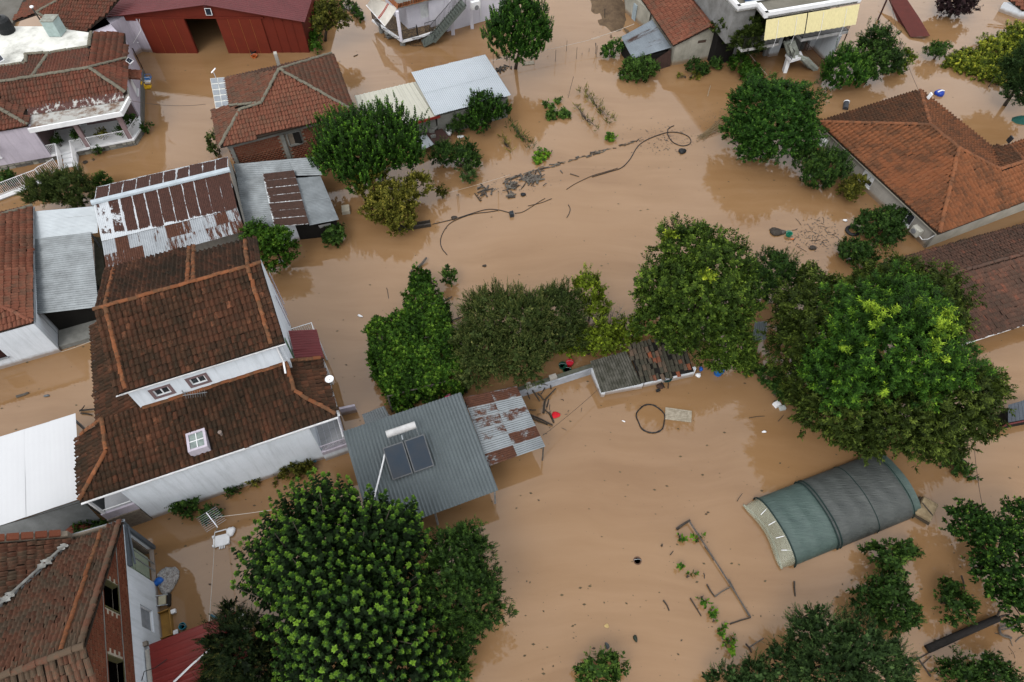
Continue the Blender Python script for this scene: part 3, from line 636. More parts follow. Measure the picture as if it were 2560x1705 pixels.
# west porch under the lower roof
add('porch_floor', MB().box(fm, -1.65, -.04, .15, 3.6, -.5, 1.75), LIGHTTILE, h); add('porch_parapet', MB().box(fm, -1.7, -.06, .02, .14, 1.5, 2.15), LILAC, h)
add('porch_plinth', MB().box(fm, -1.72, -.06, -.05, .02, -.5, 1.5), mat('ledge_stone', (.2, .16, .13), .9, (.3, .26, .21), 6), h)
add('porch_post', MB().bar(fm(-1.55, .08, 2.15), fm(-1.55, .08, 4.15), .12), WHITE2, h); add('porch_rail', MB().bar(fm(-1.5, .05, 2.5), fm(-.1, .05, 2.5), .04), WHITE2, h)
add('porch_back_wall', MB().box(fm, -1.65, -.06, 3.6, 3.75, -.5, 4.2), LILAC, h)
# roof-top aerial on the upper wall
an = thing('tv_aerial', 'tv aerial lying on the lower roof below the small windows', 'aerial', fm(4.3, 3.0, 5.4))
add('boom', MB().bar(fm(4.1, 3.05, 5.75), fm(5.3, 2.75, 5.8), .025), GALV, an); add('mast', MB().bar(fm(4.2, 3.15, 5.45), fm(4.2, 3.1, 6.1), .035), GALV, an)
for i in range(9): p = fm(4.25 + i * .115, 3.01 - i * .03, 5.77); add('element', MB().bar(p - fm.v * .22, p + fm.v * .22, .01), GALV, an)
# ---------------------------------------------------------------- white canopy west of it
cv = thing('canopy', 'large flat white canopy with grey tarpaulin skirt beside the dark roofed house', 'canopy', fm(-7, 3.5))
WSHEET = sheet_mat('white_sheet', (.52, .53, .55), (.6, .6, .58), metallic=0, rough=.4, wipe=.97)
sheets(cv, [fm(-13, 6.3, 2.75), fm(-2.4, 6.3, 2.75), fm(-2.45, 1.12, 2.5), fm(-13, 1.12, 2.5)], 8, WSHEET, pitch=.25, amp=.0015, rust=(-.3, -.2), name='roof_sheet')
for u in (-12, -7.5, -2.6): add('post', MB().bar(fm(u, 1.3, -.5), fm(u, 1.3, 2.45), .1), GALV, cv); add('post', MB().bar(fm(u, 6.1, -.5), fm(u, 6.1, 2.7), .1), GALV, cv)
TARP = mat('grey_tarpaulin', (.2, .215, .22), .55, (.3, .32, .33), .9, bmp=.3)
sk_ = MB().grid(lambda a, b: fm(-13 + 10.55 * a, 1.1 - b * (.45 + .1 * math.sin(a * 19)), 2.47 - b * 2.4 + .03 * math.sin(a * 23 + b * 4)), 60, 8, uv=False)
add('skirt', sk_, TARP, cv, smooth=True)
add('skirt', MB().grid(lambda a, b: fm(-2.43 + b * .5 + .05 * math.sin(a * 15), 1.1 + a * 1.5 - b * .3, 2.46 - b * 2.4), 14, 8, uv=False), TARP, cv, smooth=True)
# ---------------------------------------------------------------- west house: tiled roof, white walls
p0 = at('F', 500, 1305, 0); fw_ = Frame(p0, 21.9)
h = thing('house', 'white walled house with red tile roof cut by the left edge of the photo', 'house', fw_(-5, 4))
hl = [(.8 + 5.0, 2.0 + 5.0, 1.0, 2.2)]
a, b = fw_(-9, 0), fw_(0, 0)
wall('front_wall', h, a, b, -.6, 3.05, WHITE, [(5.2, 6.4, .95, 2.2)]); window(h, a, b, (5.2, 6.4, .95, 2.2), mat('brown_shutter_frame', (.06, .02, .018), .5), mat('brown_shutter', (.05, .018, .016), .5), 'shutter', sill_m=GALV, mull=0)
wall('side_wall', h, b + fw_.v * .2, fw_(0, 9.5), -.6, 3.05, WHITE)
e0, e1 = at('F', 275, 1060, 3.2), at('F', 258, 112, 3.2); u0, v0 = fw_.loc(e0); u1, v1 = fw_.loc(e1); ue = (u0 + u1) / 2
rp = [[fw_(ue, v0, 3.2), fw_(ue, v1, 3.2), fw_(ue - 4.2, v1 - 2.6, 4.85), fw_(ue - 4.2, v0 + 4.2, 4.85)],
      [fw_(ue - 8.5, v0, 3.2), fw_(ue, v0, 3.2), fw_(ue - 4.2, v0 + 4.2, 4.85)], [fw_(ue, v1, 3.2), fw_(ue - 8.5, v1, 3.2), fw_(ue - 4.2, v1 - 2.6, 4.85)]]
rp.append([fw_(ue - 8.5, v0, 3.2), fw_(ue - 4.2, v0 + 4.2, 4.85), fw_(ue - 4.2, v1 - 2.6, 4.85), fw_(ue - 8.5, v1, 3.2)])
mb = MB()
for p in rp: mb.slab([x - Vector((0, 0, .05)) for x in p], .1)
rf = add('roof', mb, DECK, h); tiles(rf, rp, T_BRICKY, n_obj=300, slope=[-fw_.u, fw_.v, -fw_.v, fw_.u])
ridge(rf, rp[0][0], rp[0][3], T_BRICKY); ridge(rf, rp[0][1], rp[0][2], LICHEN); ridge(rf, rp[0][2], rp[0][3], T_BRICKY)
gutter(rf, fw_(ue + .05, v0, 3.14), fw_(ue + .05, v1, 3.14), GALV)
# carport roof between the two houses
cp = thing('carport', 'grey corrugated carport roof between the white house and rusty barn', 'carport', at('F', 530, 700, 0))
GSHEET = sheet_mat('grey_sheet', (.27, .3, .32), (.2, .14, .1), lo=.62, hi=.75, metallic=.25, rough=.45, wipe=.5)
GSHEET2 = sheet_mat('pale_sheet', (.42, .46, .49), (.34, .33, .3), lo=.62, hi=.75, metallic=.15, rough=.45, wipe=.85)
q = [at('F', 268, 165, 2.95), at('F', 800, 118, 2.95), at('F', 800, 335, 2.8), at('F', 272, 395, 2.8)]
sheets(cp, q, 1, GSHEET2, nv=3, name='roof_sheet', along='u', pitch=.13, amp=.018, rust=(-.1, .05))
q = [at('F', 272, 395, 2.78), at('F', 750, 335, 2.78), at('F', 808, 940, 2.6), at('F', 290, 1000, 2.6)]
sheets(cp, q, 1, GSHEET, nv=5, name='roof_sheet', along='u', pitch=.18, amp=.035, rust=(-.15, .1))
add('back_wall', MB().box(fw_, .1, 3.5, 1.5, 1.65, -.5, 2.6), DARK, cp); add('carport_floor', MB().box(fw_, .05, 3.6, .15, 6, -.5, .35), CONC, cp)  # near-black back panel added, its colour stands in for shade under the roof
for k, (x, y) in enumerate(((800, 930), (745, 345), (300, 990))): p = at('F', x, y, 2.6); add('post', MB().bar(Vector((p.x, p.y, -.5)), p, .1), GALV, cp)
add('back_wall', MB().prism([at('F', 770, 370, 1.2), at('F', 830, 380, 1.2), at('F', 865, 690, 1.2), at('F', 790, 745, 1.2)], -.5, 1.3), mat('mossy_block', (.2, .19, .14), .9, (.1, .1, .07), 2), cp)
# ---------------------------------------------------------------- rusty gable barn roofs
RUSTW = sheet_mat('white_rust_sheet', (.5, .53, .56), (.095, .038, .026), lo=.45, hi=.48, scale=1.0, stretch=(1.1, 3.2, 1), edge=.4, metallic=.2, rough=.5, wipe=.88)
RUSTS = sheet_mat('streaky_rust_sheet', (.4, .43, .46), (.13, .05, .028), lo=.5, hi=.54, scale=1.0, stretch=(4.5, .9, 1), metallic=.25, rough=.5, wipe=.7)
rb = thing('rusty_barn', 'long shed with white and dark brown rusty corrugated gable roof', 'shed', at('F', 1300, 300, 0))
r0, r1 = at('F', 765, 95, 3.9), at('G', 235, 150, 3.9)
b0_, b1_ = at('A', 790, 1530, 3.1), at('A', 1862, 1282, 3.1)
m0, m1 = at('F', 832, 405, 3.35), at('G', 305, 462, 3.35)
l0, l1 = at('F', 872, 640, 2.75), at('G', 372, 650, 2.75)
sheets(rb, [b0_, b1_, r1, r0], 10, RUSTW, name='roof_sheet', pitch=.11, amp=.014, rust=(.62, .75), seed=3)
def rr(i, j, rnd): return (.34, .44, .58, .62, .7, .66, .7, .68, .72, .78, .8)[i] if i < 11 else .7
sheets(rb, [m0 , m1, r1 + Vector((0, 0, .01)), r0 + Vector((0, 0, .01))], 11, RUSTW, name='roof_sheet', pitch=.11, amp=.014, rust=rr, seed=21)
sheets(rb, [l0, l1, m1 - Vector((0, 0, .03)), m0 - Vector((0, 0, .03))], 11, RUSTS, nv=2, name='roof_sheet', pitch=.13, amp=.02, rust=lambda i, j, r: r.choice([.38, .46, .52, .57, .64]), seed=40)
add('ridge_cap', MB().tube([r0 + Vector((-.1, 0, .06)), r1 + Vector((.1, 0, .06))], .2, 10), mat('pale_blue_cap', (.42, .48, .53), .5, (.36, .41, .45), 2), rb)
inw = (r0 - m0).normalized() * .15
add('wall', MB().prism([x + d for x, d in ((m0, Vector((.15, 0, 0))), (m1, Vector((-.15, 0, 0))), (r1, Vector((-.15, 0, 0))), (r0, Vector((.15, 0, 0))))], -.5, 3.0), GREYW, rb)
g0, g1, g2 = (Vector((p.x + .02, p.y, 0)) for p in (b1_, r1, m1))
add('gable_end', MB().face(Vector((b1_.x + .04, b1_.y, -.5)), Vector((l1.x + .04, l1.y, -.5)), l1 + Vector((.04, 0, -.03)), r1 + Vector((.04, 0, -.03)), b1_ + Vector((.04, 0, -.03))), GREYW, rb)
# ---------------------------------------------------------------- grey flat sheds with the rusty sheet panel
gs = thing('metal_shed', 'low shed with grey corrugated roof and slatted rusty panel beside brick house', 'shed', at('G', 700, 350, 0))
q = [at('G', 272, 100, 2.35), at('G', 935, 40, 2.35), at('G', 1000, 190, 2.25), at('G', 300, 205, 2.25)]
sheets(gs, q, 3, GSHEET, name='roof_sheet', along='u', pitch=.2, amp=.035, rust=(-.1, .05), seed=60)
q = [at('G', 300, 200, 2.22), at('G', 520, 190, 2.22), at('G', 605, 620, 1.95), at('G', 372, 645, 1.95)]
sheets(gs, q, 1, GSHEET, name='roof_sheet', nv=2, along='u', pitch=.2, amp=.035, rust=(-.1, .05), seed=63)
SILVER = sheet_mat('mossy_silver_sheet', (.27, .3, .32), (.1, .085, .07), lo=.5, hi=.66, scale=1.6, metallic=.3, rough=.4, wipe=.6)
q = [at('G', 785, 215, 2.2), at('G', 985, 200, 2.1), at('G', 1135, 555, 1.75), at('G', 895, 600, 1.85)]
sheets(gs, q, 2, SILVER, name='roof_sheet', nv=2, along='u', pitch=.13, amp=.015, rust=(.2, .45), seed=66)
RUSTB = sheet_mat('brown_band_sheet', (.5, .53, .55), (.085, .042, .03), lo=.46, hi=.56, scale=2.2, edge=.4, metallic=.3, rough=.5, stretch=(1.5, 5, 1), wipe=.8)
q = [at('G', 515, 190, 2.4), at('G', 770, 160, 2.4), at('G', 892, 590, 2.12), at('G', 605, 612, 2.12)]
sheets(gs, q, 1, RUSTB, name='rusty_sheet', nv=7, along='u', pitch=.12, amp=.018, rust=(.72, .82), seed=70)
c = [at('G', x, y, 1.7) for x, y in ((300, 130), (930, 80), (1110, 540), (400, 620))]
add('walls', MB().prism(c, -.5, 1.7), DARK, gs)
a, b = at('G', 600, 690, 0), at('G', 915, 690, 0); a = Vector((at('G', 605, 640, 1.9).x, at('G', 605, 640, 1.9).y, 0)); b = at('G', 915, 668, 0)
wall('front_wall', gs, a, b, -.5, 1.75, WHITE)
add('leaning_panel', MB().face(at('G', 965, 600, 1.6), at('G', 1070, 580, 1.6), at('G', 1065, 630, .1), at('G', 1000, 650, .1)), WHITE2, gs)
# ---------------------------------------------------------------- brick house in the bottom left corner
fb = Frame(at('Q', 640, 690, 0), -68.1)
h = thing('brick_house', 'brick house with mossy gabled tile roof in the bottom left corner', 'house', fb(2, -3))
BRICK = tile_mat('hollow_brick', [(0, (.17, .055, .032)), (.5, (.215, .072, .04)), (1, (.27, .1, .055))], (.12, .06, .04), .5, .55)
a, b = fb(7.6, 0), fb(-2.45, 0)
wl = (7.6 - 2.35, 7.6 - 1.25, .95, 2.3)
wall('lower_wall', h, a, b, -.6, 3.45, WHITE, [wl, (7.95, 9.9, .1, 3.1)])
window(h, a, b, wl, WHITE2, mat('curtain_glass', (.35, .38, .42), .3, (.25, .28, .32), 3), mull=0, dep=.14)
ws = [(7.6 - 2.3, 7.6 - 1.0, 4.5, 5.9), (7.6 - 5.6, 7.6 - 4.3, 4.5, 5.9)]
top = lambda s_: 4.25 + (9.75 - s_) * .6 if s_ > 3.0 else 8.3 - (3.0 - s_) * .6
mbw = wall('brick_wall', h, a + Vector((0, 0, 0)), b, 3.45, 3.5, MORTAR)
core = MB()
def gseg(s0, s1, z0, z1a, z1b): core.hexa([fb(7.6 - s0, -.01, z0), fb(7.6 - s1, -.01, z0), fb(7.6 - s1, -.25, z0), fb(7.6 - s0, -.25, z0)], [fb(7.6 - s0, -.01, z1a), fb(7.6 - s1, -.01, z1b), fb(7.6 - s1, -.25, z1b), fb(7.6 - s0, -.25, z1a)])
for s0, s1, hz in ((0, 2.0, None), (2.0, 3.3, 1), (3.3, 5.3, None), (5.3, 6.6, 1), (6.6, 10.05, None)):
    ks = [s0] + ([3.0] if s0 < 3.0 < s1 else []) + [s1]
    for k0, k1 in zip(ks, ks[1:]):
        if hz: gseg(k0, k1, 3.5, 4.5, 4.5); gseg(k0, k1, 5.9, top(k0 + 1e-4) - .08, top(k1 - 1e-4) - .08)
        else: gseg(k0, k1, 3.5, max(3.6, top(k0 + 1e-4) - .08), max(3.6, top(k1 - 1e-4) - .08))
bw = add('gable_wall', core, mat('pale_mortar', (.46, .4, .32), .95), h)
bricks(bw, a, b, 3.5, 8.3, BRICK, .36, .2, holes=[(x0, x1, z0, z1) for x0, x1, z0, z1 in ws] + [(2.9, 3.1, 0, 0)], n_obj=300, out=.02, gap=.03, top=lambda s_: top(s_) - .1)
for x0, x1, z0, z1 in ws:
    add('window_reveal', MB().box(fb, 7.6 - x1, 7.6 - x1 + .06, -.24, .03, z0, z1).box(fb, 7.6 - x0 - .06, 7.6 - x0, -.24, .03, z0, z1).box(fb, 7.6 - x1 + .06, 7.6 - x0 - .06, -.24, .03, z0 - .06, z0), mat('mossy_reveal', (.13, .12, .04), .9, (.09, .085, .05), 4), h)
for x0, x1, z0, z1 in ws: add('lintel', MB().box(fb, 7.6 - x1 - .12, 7.6 - x0 + .12, -.2, .03, z1 + .002, z1 + .16), BRICK, h); add('sill', MB().box(fb, 7.6 - x1 - .12, 7.6 - x0 + .12, -.2, .034, z0 - .22, z0 - .062), BRICK, h)
for z, u0 in ((4.42, -1.7), (5.98, .95)): add('concrete_band', MB().box(fb, u0, 7.6, -.02, .035, z, z + .06), CONC, h)
add('inner_floor', MB().box(fb, -2.4, 7.5, -5, -.26, 3.3, 3.42), DARK, h); add('inner_wall', MB().box(fb, -2.3, 7.5, -1.6, -1.5, 3.4, 4.1), DARK, h)
T_MOSS = tile_mat('mossy_tile', [(0, (.14, .062, .04)), (.5, (.18, .08, .05)), (.9, (.21, .095, .06)), (1, (.27, .12, .07))], (.1, .085, .06), .8, .47, .3, .7)
N_ = [fb(-2.2, .3, 4.22), fb(4.6, .3, 8.32), fb(4.6, -8, 8.32), fb(3.4, -5.9, 7.6), fb(1.0, -4.05, 6.16), fb(-1.75, -1.95, 4.5)]
W_ = [fb(-2.15, -1.95, 4.5), fb(-1.75, -1.95, 4.5), fb(1.0, -4.05, 6.16), fb(3.4, -5.9, 7.6), fb(-2.15, -5.9, 7.6)]
S_ = [fb(4.6, .3, 8.32), fb(9, .3, 5.7), fb(9, -8, 5.7), fb(4.6, -8, 8.32)]
mb = MB()
for p in (N_, W_, S_): mb.slab([x - Vector((0, 0, .03)) for x in p], .1)
rf = add('roof', mb, DECK, h); tiles(rf, [N_, W_, S_], T_MOSS, n_obj=300, slope=[fb.u, -fb.v, -fb.u], w=.22, l=.34, jitter=.02)
ridge(rf, fb(4.6, .35, 8.42), fb(4.6, -8, 8.42), T_MOSS, r=.15); ridge(rf, fb(-2.2, .22, 4.34), fb(4.5, .22, 8.42), T_MOSS, r=.13)
ridge(rf, fb(-2.0, -.55, 4.45), fb(4.4, -.55, 8.32), T_ORANGE, r=.1)
rv = random.Random(2); va_, vb_ = fb(-1.75, -1.95, 4.62), fb(3.4, -5.9, 7.74); nv_ = (vb_ - va_).normalized(); sv_ = Vector((nv_.y, -nv_.x, 0)).normalized()
add('valley_flashing', MB().grid(lambda a, b: va_.lerp(vb_, a) + sv_ * ((b - .5) * .16) + Vector((0, 0, .02)), 20, 2, uv=False), mat('grey_flashing', (.3, .31, .31), .6, (.2, .2, .2), 4), rf)
add('valley_mortar', MB().grid(lambda a, b: va_.lerp(vb_, a) + sv_ * ((b - .5) * (.14 + .5 * max(0, math.sin(a * 37 + 2 * math.sin(a * 11))) * (.6 + .4 * math.sin(a * 171)))) + Vector((0, 0, .06 + .12 * abs(b - .5) * 2)), 110, 4, uv=False), mat('white_mortar', (.42, .42, .4), .9, (.2, .19, .17), 3), rf)
add('north_parapet', MB().hexa([fb(-2.4, -1.9, 3.4), fb(-2.15, -1.9, 3.4), fb(-2.15, -6, 3.4), fb(-2.4, -6, 3.4)], [fb(-2.4, -1.9, 4.75), fb(-2.15, -1.9, 4.75), fb(-2.15, -6, 7.85), fb(-2.4, -6, 7.85)]), MORTAR, h)
for i in range(9): p = fb(-2.28, -2.1 - i * .42, 4.95 + i * .317); add('coping_brick', MB().bar(p, p + fb.v * -.36 + Vector((0, 0, .27)), .3, .14), BRICK, rf)
add('north_wall', MB().box(fb, -2.45, -2.2, -6, -.2, -.6, 3.45).hexa([fb(-2.4, .0, 3.45), fb(-2.2, .0, 3.45), fb(-2.2, -1.9, 3.45), fb(-2.4, -1.9, 3.45)], [fb(-2.4, .0, 4.1), fb(-2.2, .0, 4.1), fb(-2.2, -1.9, 4.35), fb(-2.4, -1.9, 4.35)]), MORTAR, h)
GREYB = mat('grey_blue_paint', (.16, .19, .22), .6, (.12, .14, .165), 2)
add('alcove_frame', MB().box(fb, -2.5, -.35, -.05, .14, 3.08, 3.35).box(fb, -2.5, -2.3, -.05, .1, -.3, 3.08).box(fb, -2.55, -2.3, -1.5, -.05, 3.1, 3.4), GREYB, h)
add('alcove_back', MB().box(fb, -2.3, -.36, -1.35, -1.2, -.4, 3.1).box(fb, -2.3, -.4, -1.2, -.1, -.4, -.05), mat('pale_green_wall', (.36, .42, .34), .8), h)
gutter(rf, fb(-2.3, .35, 4.12), fb(-2.3, -1.9, 4.4), GALV)
add('downpipe', MB().tube([fb(-2.35, .25, 4.1), fb(-2.3, .2, 3.4), fb(-1.2, .22, 3.2), fb(-.4, .25, 3.1)], .05, 8), GREYB, h)
add('wall_lamp', MB().box(fb, 3.1, 3.3, .0, .18, 2.2, 2.42), mat('lamp_box', (.3, .26, .22), .6), h)
add('wall_pipe', MB().tube([fb(4.9, .03, 2.9), fb(4.6, .2, 3.0), fb(4.5, .5, 2.6), fb(4.3, 1.0, 2.5)], .02, 6), IRON, h)
fr_ = thing('refrigerator', 'old pale green cabinet standing in the alcove of the brick house', 'cabinet', fb(-1.35, -.6, -.05))
LG = mat('pale_green_enamel', (.42, .5, .38), .4, (.36, .43, .33), 2)
add('body', MB().box(fb, -2.0, -.75, -1.05, -.35, -.05, 1.75), LG, fr_); add('door', MB().box(fb, -1.95, -1.4, -.345, -.3, .05, 1.7), LG, fr_); add('door', MB().box(fb, -1.37, -.8, -.345, -.3, .05, 1.7), LG, fr_)
add('window_bars', MB().box(fb, -1.5, -1.46, -.05, .0, .1, 3.05).box(fb, -1.1, -1.06, -.05, .0, .1, 3.05), GALV, h)
# ---------------------------------------------------------------- red roofed annexe
rx = thing('annexe', 'small annexe with bright red ribbed roof at the bottom edge', 'shed', fb(6, 2.2))
REDS = sheet_mat('red_sheet', (.25, .028, .022), (.16, .03, .022), lo=.6, hi=.75, metallic=0, rough=.45, wipe=.8)
sheets(rx, [fb(3.35, .3, 2.35), fb(3.35, 4.4, 2.35), fb(9.5, 4.4, 2.35), fb(9.5, .3, 2.35)], 1, REDS, nv=6, name='roof_sheet', along='u', pitch=.3, amp=.02, rust=(-.1, .1), box=True)
add('wall', MB().box(fb, 3.5, 9.4, .06, .26, -.5, 2.38).box(fb, 3.5, 3.65, .4, 4.2, -.5, 2.3), GREYW, rx)
# ---------------------------------------------------------------- solar-heater shed
fs = Frame(at('L', 985, 1075, 2.3), 21.3)
s_ = thing('metal_shed', 'blue grey ribbed metal roof carrying a solar water heater', 'shed', fs(3.3, -3))
BLUEG = sheet_mat('blue_grey_sheet', (.2, .235, .25), (.3, .33, .32), lo=.56, hi=.66, scale=.8, metallic=.3, rough=.42, wipe=.82)
sheets(s_, [fs(0, 0, 2.75), fs(6.75, 0, 2.75), fs(6.75, -5.95, 2.1), fs(0, -5.95, 2.1)], 7, BLUEG, name='roof_sheet', pitch=.21, amp=.04, rust=(0.0, .2), seed=5)
add('wall', MB().box(fs, .3, 6.2, -4.6, -.3, -.5, 2.1), DARK, s_)  # near-black wall: the shadow gap below the eaves put into its colour
for u_ in (.15, 3.3, 6.6): add('post', MB().bar(fs(u_, -5.75, -.4), fs(u_, -5.75, 2.12), .09), GALV, s_)
rs = thing('lean_to', 'patched lean-to roof of rusty corrugated sheets beside solar heater roof', 'shed', fs(8, -2))
PATCH = sheet_mat('patched_sheet', (.3, .33, .35), (.13, .05, .027), lo=.5, hi=.6, scale=1.0, stretch=(1.6, 2.6, 1), metallic=.35, rough=.42, edge=.1, wipe=.7)
q = [at('M', 195, 770, 2.0), at('M', 625, 680, 1.95), at('M', 860, 1165, 1.85), at('M', 400, 1325, 1.9)]
rk = {(0, 0): .72, (1, 0): .62, (0, 2): .55, (0, 1): .5, (0, 5): .66, (1, 4): .62, (1, 2): .5, (0, 3): .48}
sheets(rs, q, 2, PATCH, nv=6, name='roof_sheet', along='u', pitch=.13, amp=.022, rust=lambda i, j, r: rk.get((i, j), r.uniform(.05, .3)), seed=9, lap=.05)
cen = sum((p for p in q), Vector()) / 4; add('wall', MB().prism([p.lerp(cen, .4) for p in q], -.5, 1.6), DARK, rs)
for p in q: p_ = p.lerp(cen, .04); add('post', MB().bar(Vector((p_.x, p_.y, -.4)), Vector((p_.x, p_.y, 1.84)), .08), WOODG, rs)
so = thing('solar_water_heater', 'solar water heater with two dark collectors and a white tank', 'solar heater', fs(3, -3, 2.4))
def zr(v): return 2.75 + v * .109
for u0 in (1.75, 2.92):
    c = add('collector', MB().hexa([fs(u0, -3.55, zr(-3.55) + .1), fs(u0 + 1.1, -3.55, zr(-3.55) + .1), fs(u0 + 1.1, -2.0, zr(-2.0) + .75), fs(u0, -2.0, zr(-2.0) + .75)],
                                   [fs(u0, -3.6, zr(-3.55) + .2), fs(u0 + 1.1, -3.6, zr(-3.55) + .2), fs(u0 + 1.1, -2.05, zr(-2.0) + .85), fs(u0, -2.05, zr(-2.0) + .85)]), mat('collector_frame', (.16, .17, .18), .5), so)
    add('glass', MB().face(fs(u0 + .06, -3.55, zr(-3.55) + .24), fs(u0 + 1.04, -3.55, zr(-3.55) + .24), fs(u0 + 1.04, -2.12, zr(-2.0) + .85), fs(u0 + .06, -2.12, zr(-2.0) + .85)), mat('collector_glass', (.012, .03, .055), .12, (.03, .04, .055), 1.2, bmp=0, spec=.22), c)
tk = [fs(2.15 + .16 * i, -1.45, 3.55) for i in range(11)]
t_ = add('tank', MB().tube(tk, .2, 18), plain('tank_white', (.5, .5, .5), .35), so, smooth=False)
for u in (2.2, 3.75): add('leg', MB().bar(fs(u, -1.4, zr(-1.4)), fs(u, -1.42, 3.35), .04), GALV, so); add('strut', MB().bar(fs(u, -2.0, zr(-2.0)), fs(u, -1.5, 3.3), .03), GALV, so)
add('pipe', MB().tube([fs(2.1, -2.1, 3.2), fs(1.9, -2.0, 3.1), fs(1.65, -2.35, 2.75), fs(.2, -4.8, 2.35), fs(-.3, -5.8, 2.1)], .05, 8), WHITE2, so, smooth=True)
add('pipe', MB().tube([fs(2.9, -1.7, 3.4), fs(2.88, -1.95, 3.35)], .04, 8), GALV, so)
# small tin roof and stub wall in the alley
sm = thing('tin_roof', 'small rusty tin roof beside the ivy covered arbor', 'shed', at('L', 1240, 930, 0))
sheets(sm, [at('L', 1128, 905, .9), at('L', 1310, 835, .9), at('L', 1370, 960, .8), at('L', 1165, 1010, .8)], 2, PATCH, name='roof_sheet', pitch=.15, amp=.022, rust=(.3, .5), seed=90)
add('wall', MB().prism([at('L', x, y, .6) for x, y in ((1150, 910), (1300, 850), (1350, 950), (1180, 990))], -.4, .68), CONC, sm)
solo('stub_wall', 'short grey plastered garden wall standing in the alley water', 'wall', MB().prism([at('L', 945, 862, .5), at('L', 1072, 835, .5), at('L', 1078, 850, .5), at('L', 950, 878, .5)], -.5, .75), LILAC)
# ================================================================== BUILDINGS, top and right
# ---------------------------------------------------------------- red barn
fo = Frame(at('A', 1250, 430, 0), 0)
h = thing('red_barn', 'dark red barn with sliding doors and a black open doorway', 'barn', fo(6, 4))
REDP = mat('red_barn_paint', (.2, .03, .016), .6, (.165, .026, .015), 1.2); REDD = mat('red_barn_door', (.215, .034, .018), .55, (.18, .03, .016), 1.5)
dr = (4.1, 6.85, 0, 3.25)
core = MB()
def fseg(u0, u1, z0, za, zb): core.hexa([fo(u0, 0, z0), fo(u1, 0, z0), fo(u1, .15, z0), fo(u0, .15, z0)], [fo(u0, 0, za), fo(u1, 0, zb), fo(u1, .15, zb), fo(u0, .15, za)])
rz = lambda u: 4.45 - (6.5 - u) * .125 if u < 6.5 else 4.45 - (u - 6.5) * .185
for u0, u1, z0 in ((-.0, 4.1, -.6), (4.1, 6.5, 3.25), (6.5, 6.85, 3.25), (6.85, 14.15, -.6)): fseg(u0, u1, z0, rz(u0), rz(u1))
add('front_wall', core, REDP, h)
add('side_wall', MB().box(fo, 14.0, 14.15, .16, 22, -.6, 2.95).box(fo, -3.0, -2.85, .2, 22, -.6, 3.1), REDP, h); add('back_wall', MB().box(fo, -2.9, 14, 21.8, 22, -.6, 4), REDP, h)
lw = wall('lilac_wall', h, fo(-3.3, .55), fo(.0, .0), -.6, 3.2, LILAC, [(1.1, 2.35, .95, 2.3)]); window(h, fo(-3.3, .55), fo(.0, .0), (1.1, 2.35, .95, 2.3), WHITE2, WHITE2, 'shutter', sill_m=WHITE2, mull=0)
add('gable_infill', MB().hexa([fo(-3.1, .1, 3.0), fo(0, .02, 3.0), fo(0, .2, 3.0), fo(-3.1, .3, 3.0)], [fo(-3.1, .1, 3.22), fo(0, .02, 3.6), fo(0, .2, 3.6), fo(-3.1, .3, 3.22)]), REDP, h)
SEAM = mat('yellow_seam', (.5, .22, .06), .6)
for u0, u1 in ((.25, 4.1), (6.85, 10.75)):
    n = 4; w_ = (u1 - u0) / n
    for i in range(n):
        add('door_panel', MB().box(fo, u0 + i * w_ + .015, u0 + (i + 1) * w_ - .015, -.1 - .012 * (i % 2), -.03, -.5, 3.28), REDD, h)
        if 0 < i: add('door_seam', MB().box(fo, u0 + i * w_ - .015, u0 + i * w_ + .015, -.085, -.03, -.2, 3.2), SEAM, h)
for u in (11.7, 12.5, 13.3): add('wall_rib', MB().box(fo, u - .03, u + .03, -.04, -.002, -.4, rz(u) - .12), REDP, h)
add('door_track', MB().box(fo, -.1, 11.0, -.16, -.04, 3.3, 3.42), REDP, h)
MAR2 = sheet_mat('maroon_roof_sheet', (.16, .03, .034), (.1, .022, .024), lo=.55, hi=.75, metallic=0, rough=.5, wipe=.75)
pk0, pk1 = fo(6.5, -.5, 4.55), fo(6.5, 22, 4.55)
sheets(h, [fo(-3.3, -.45, 3.3), pk0, pk1, fo(-3.3, 22, 3.3)], 1, MAR2, nv=8, name='roof_sheet', along='u', pitch=.3, amp=.03, rust=(.1, .3), box=True)
sheets(h, [pk0, fo(14.6, -.5, 3.02), fo(14.6, 22, 3.02), pk1], 1, MAR2, nv=8, name='roof_sheet', along='u', pitch=.3, amp=.03, rust=(.1, .3), box=True, seed=4)
add('ridge_cap', MB().tube([pk0 + Vector((0, 0, .05)), pk1 + Vector((0, 0, .05))], .12, 8), MAR2, h)
add('solar_lamp', MB().hexa([fo(6.2, -.18, 3.62), fo(6.75, -.18, 3.62), fo(6.75, -.08, 4.2), fo(6.2, -.08, 4.2)], [fo(6.2, -.22, 3.63), fo(6.75, -.22, 3.63), fo(6.75, -.12, 4.22), fo(6.2, -.12, 4.22)]), WHITE2, h)
add('solar_cell', MB().face(fo(6.25, -.226, 3.67), fo(6.7, -.226, 3.67), fo(6.7, -.13, 4.17), fo(6.25, -.13, 4.17)), mat('solar_cell', (.03, .04, .06), .2), h)
add('conduit', MB().tube([fo(.3, -.2, 3.3), fo(.1, -.5, 2.4), fo(-1.0, -.6, 1.3)], .02, 6), WHITE2, h)
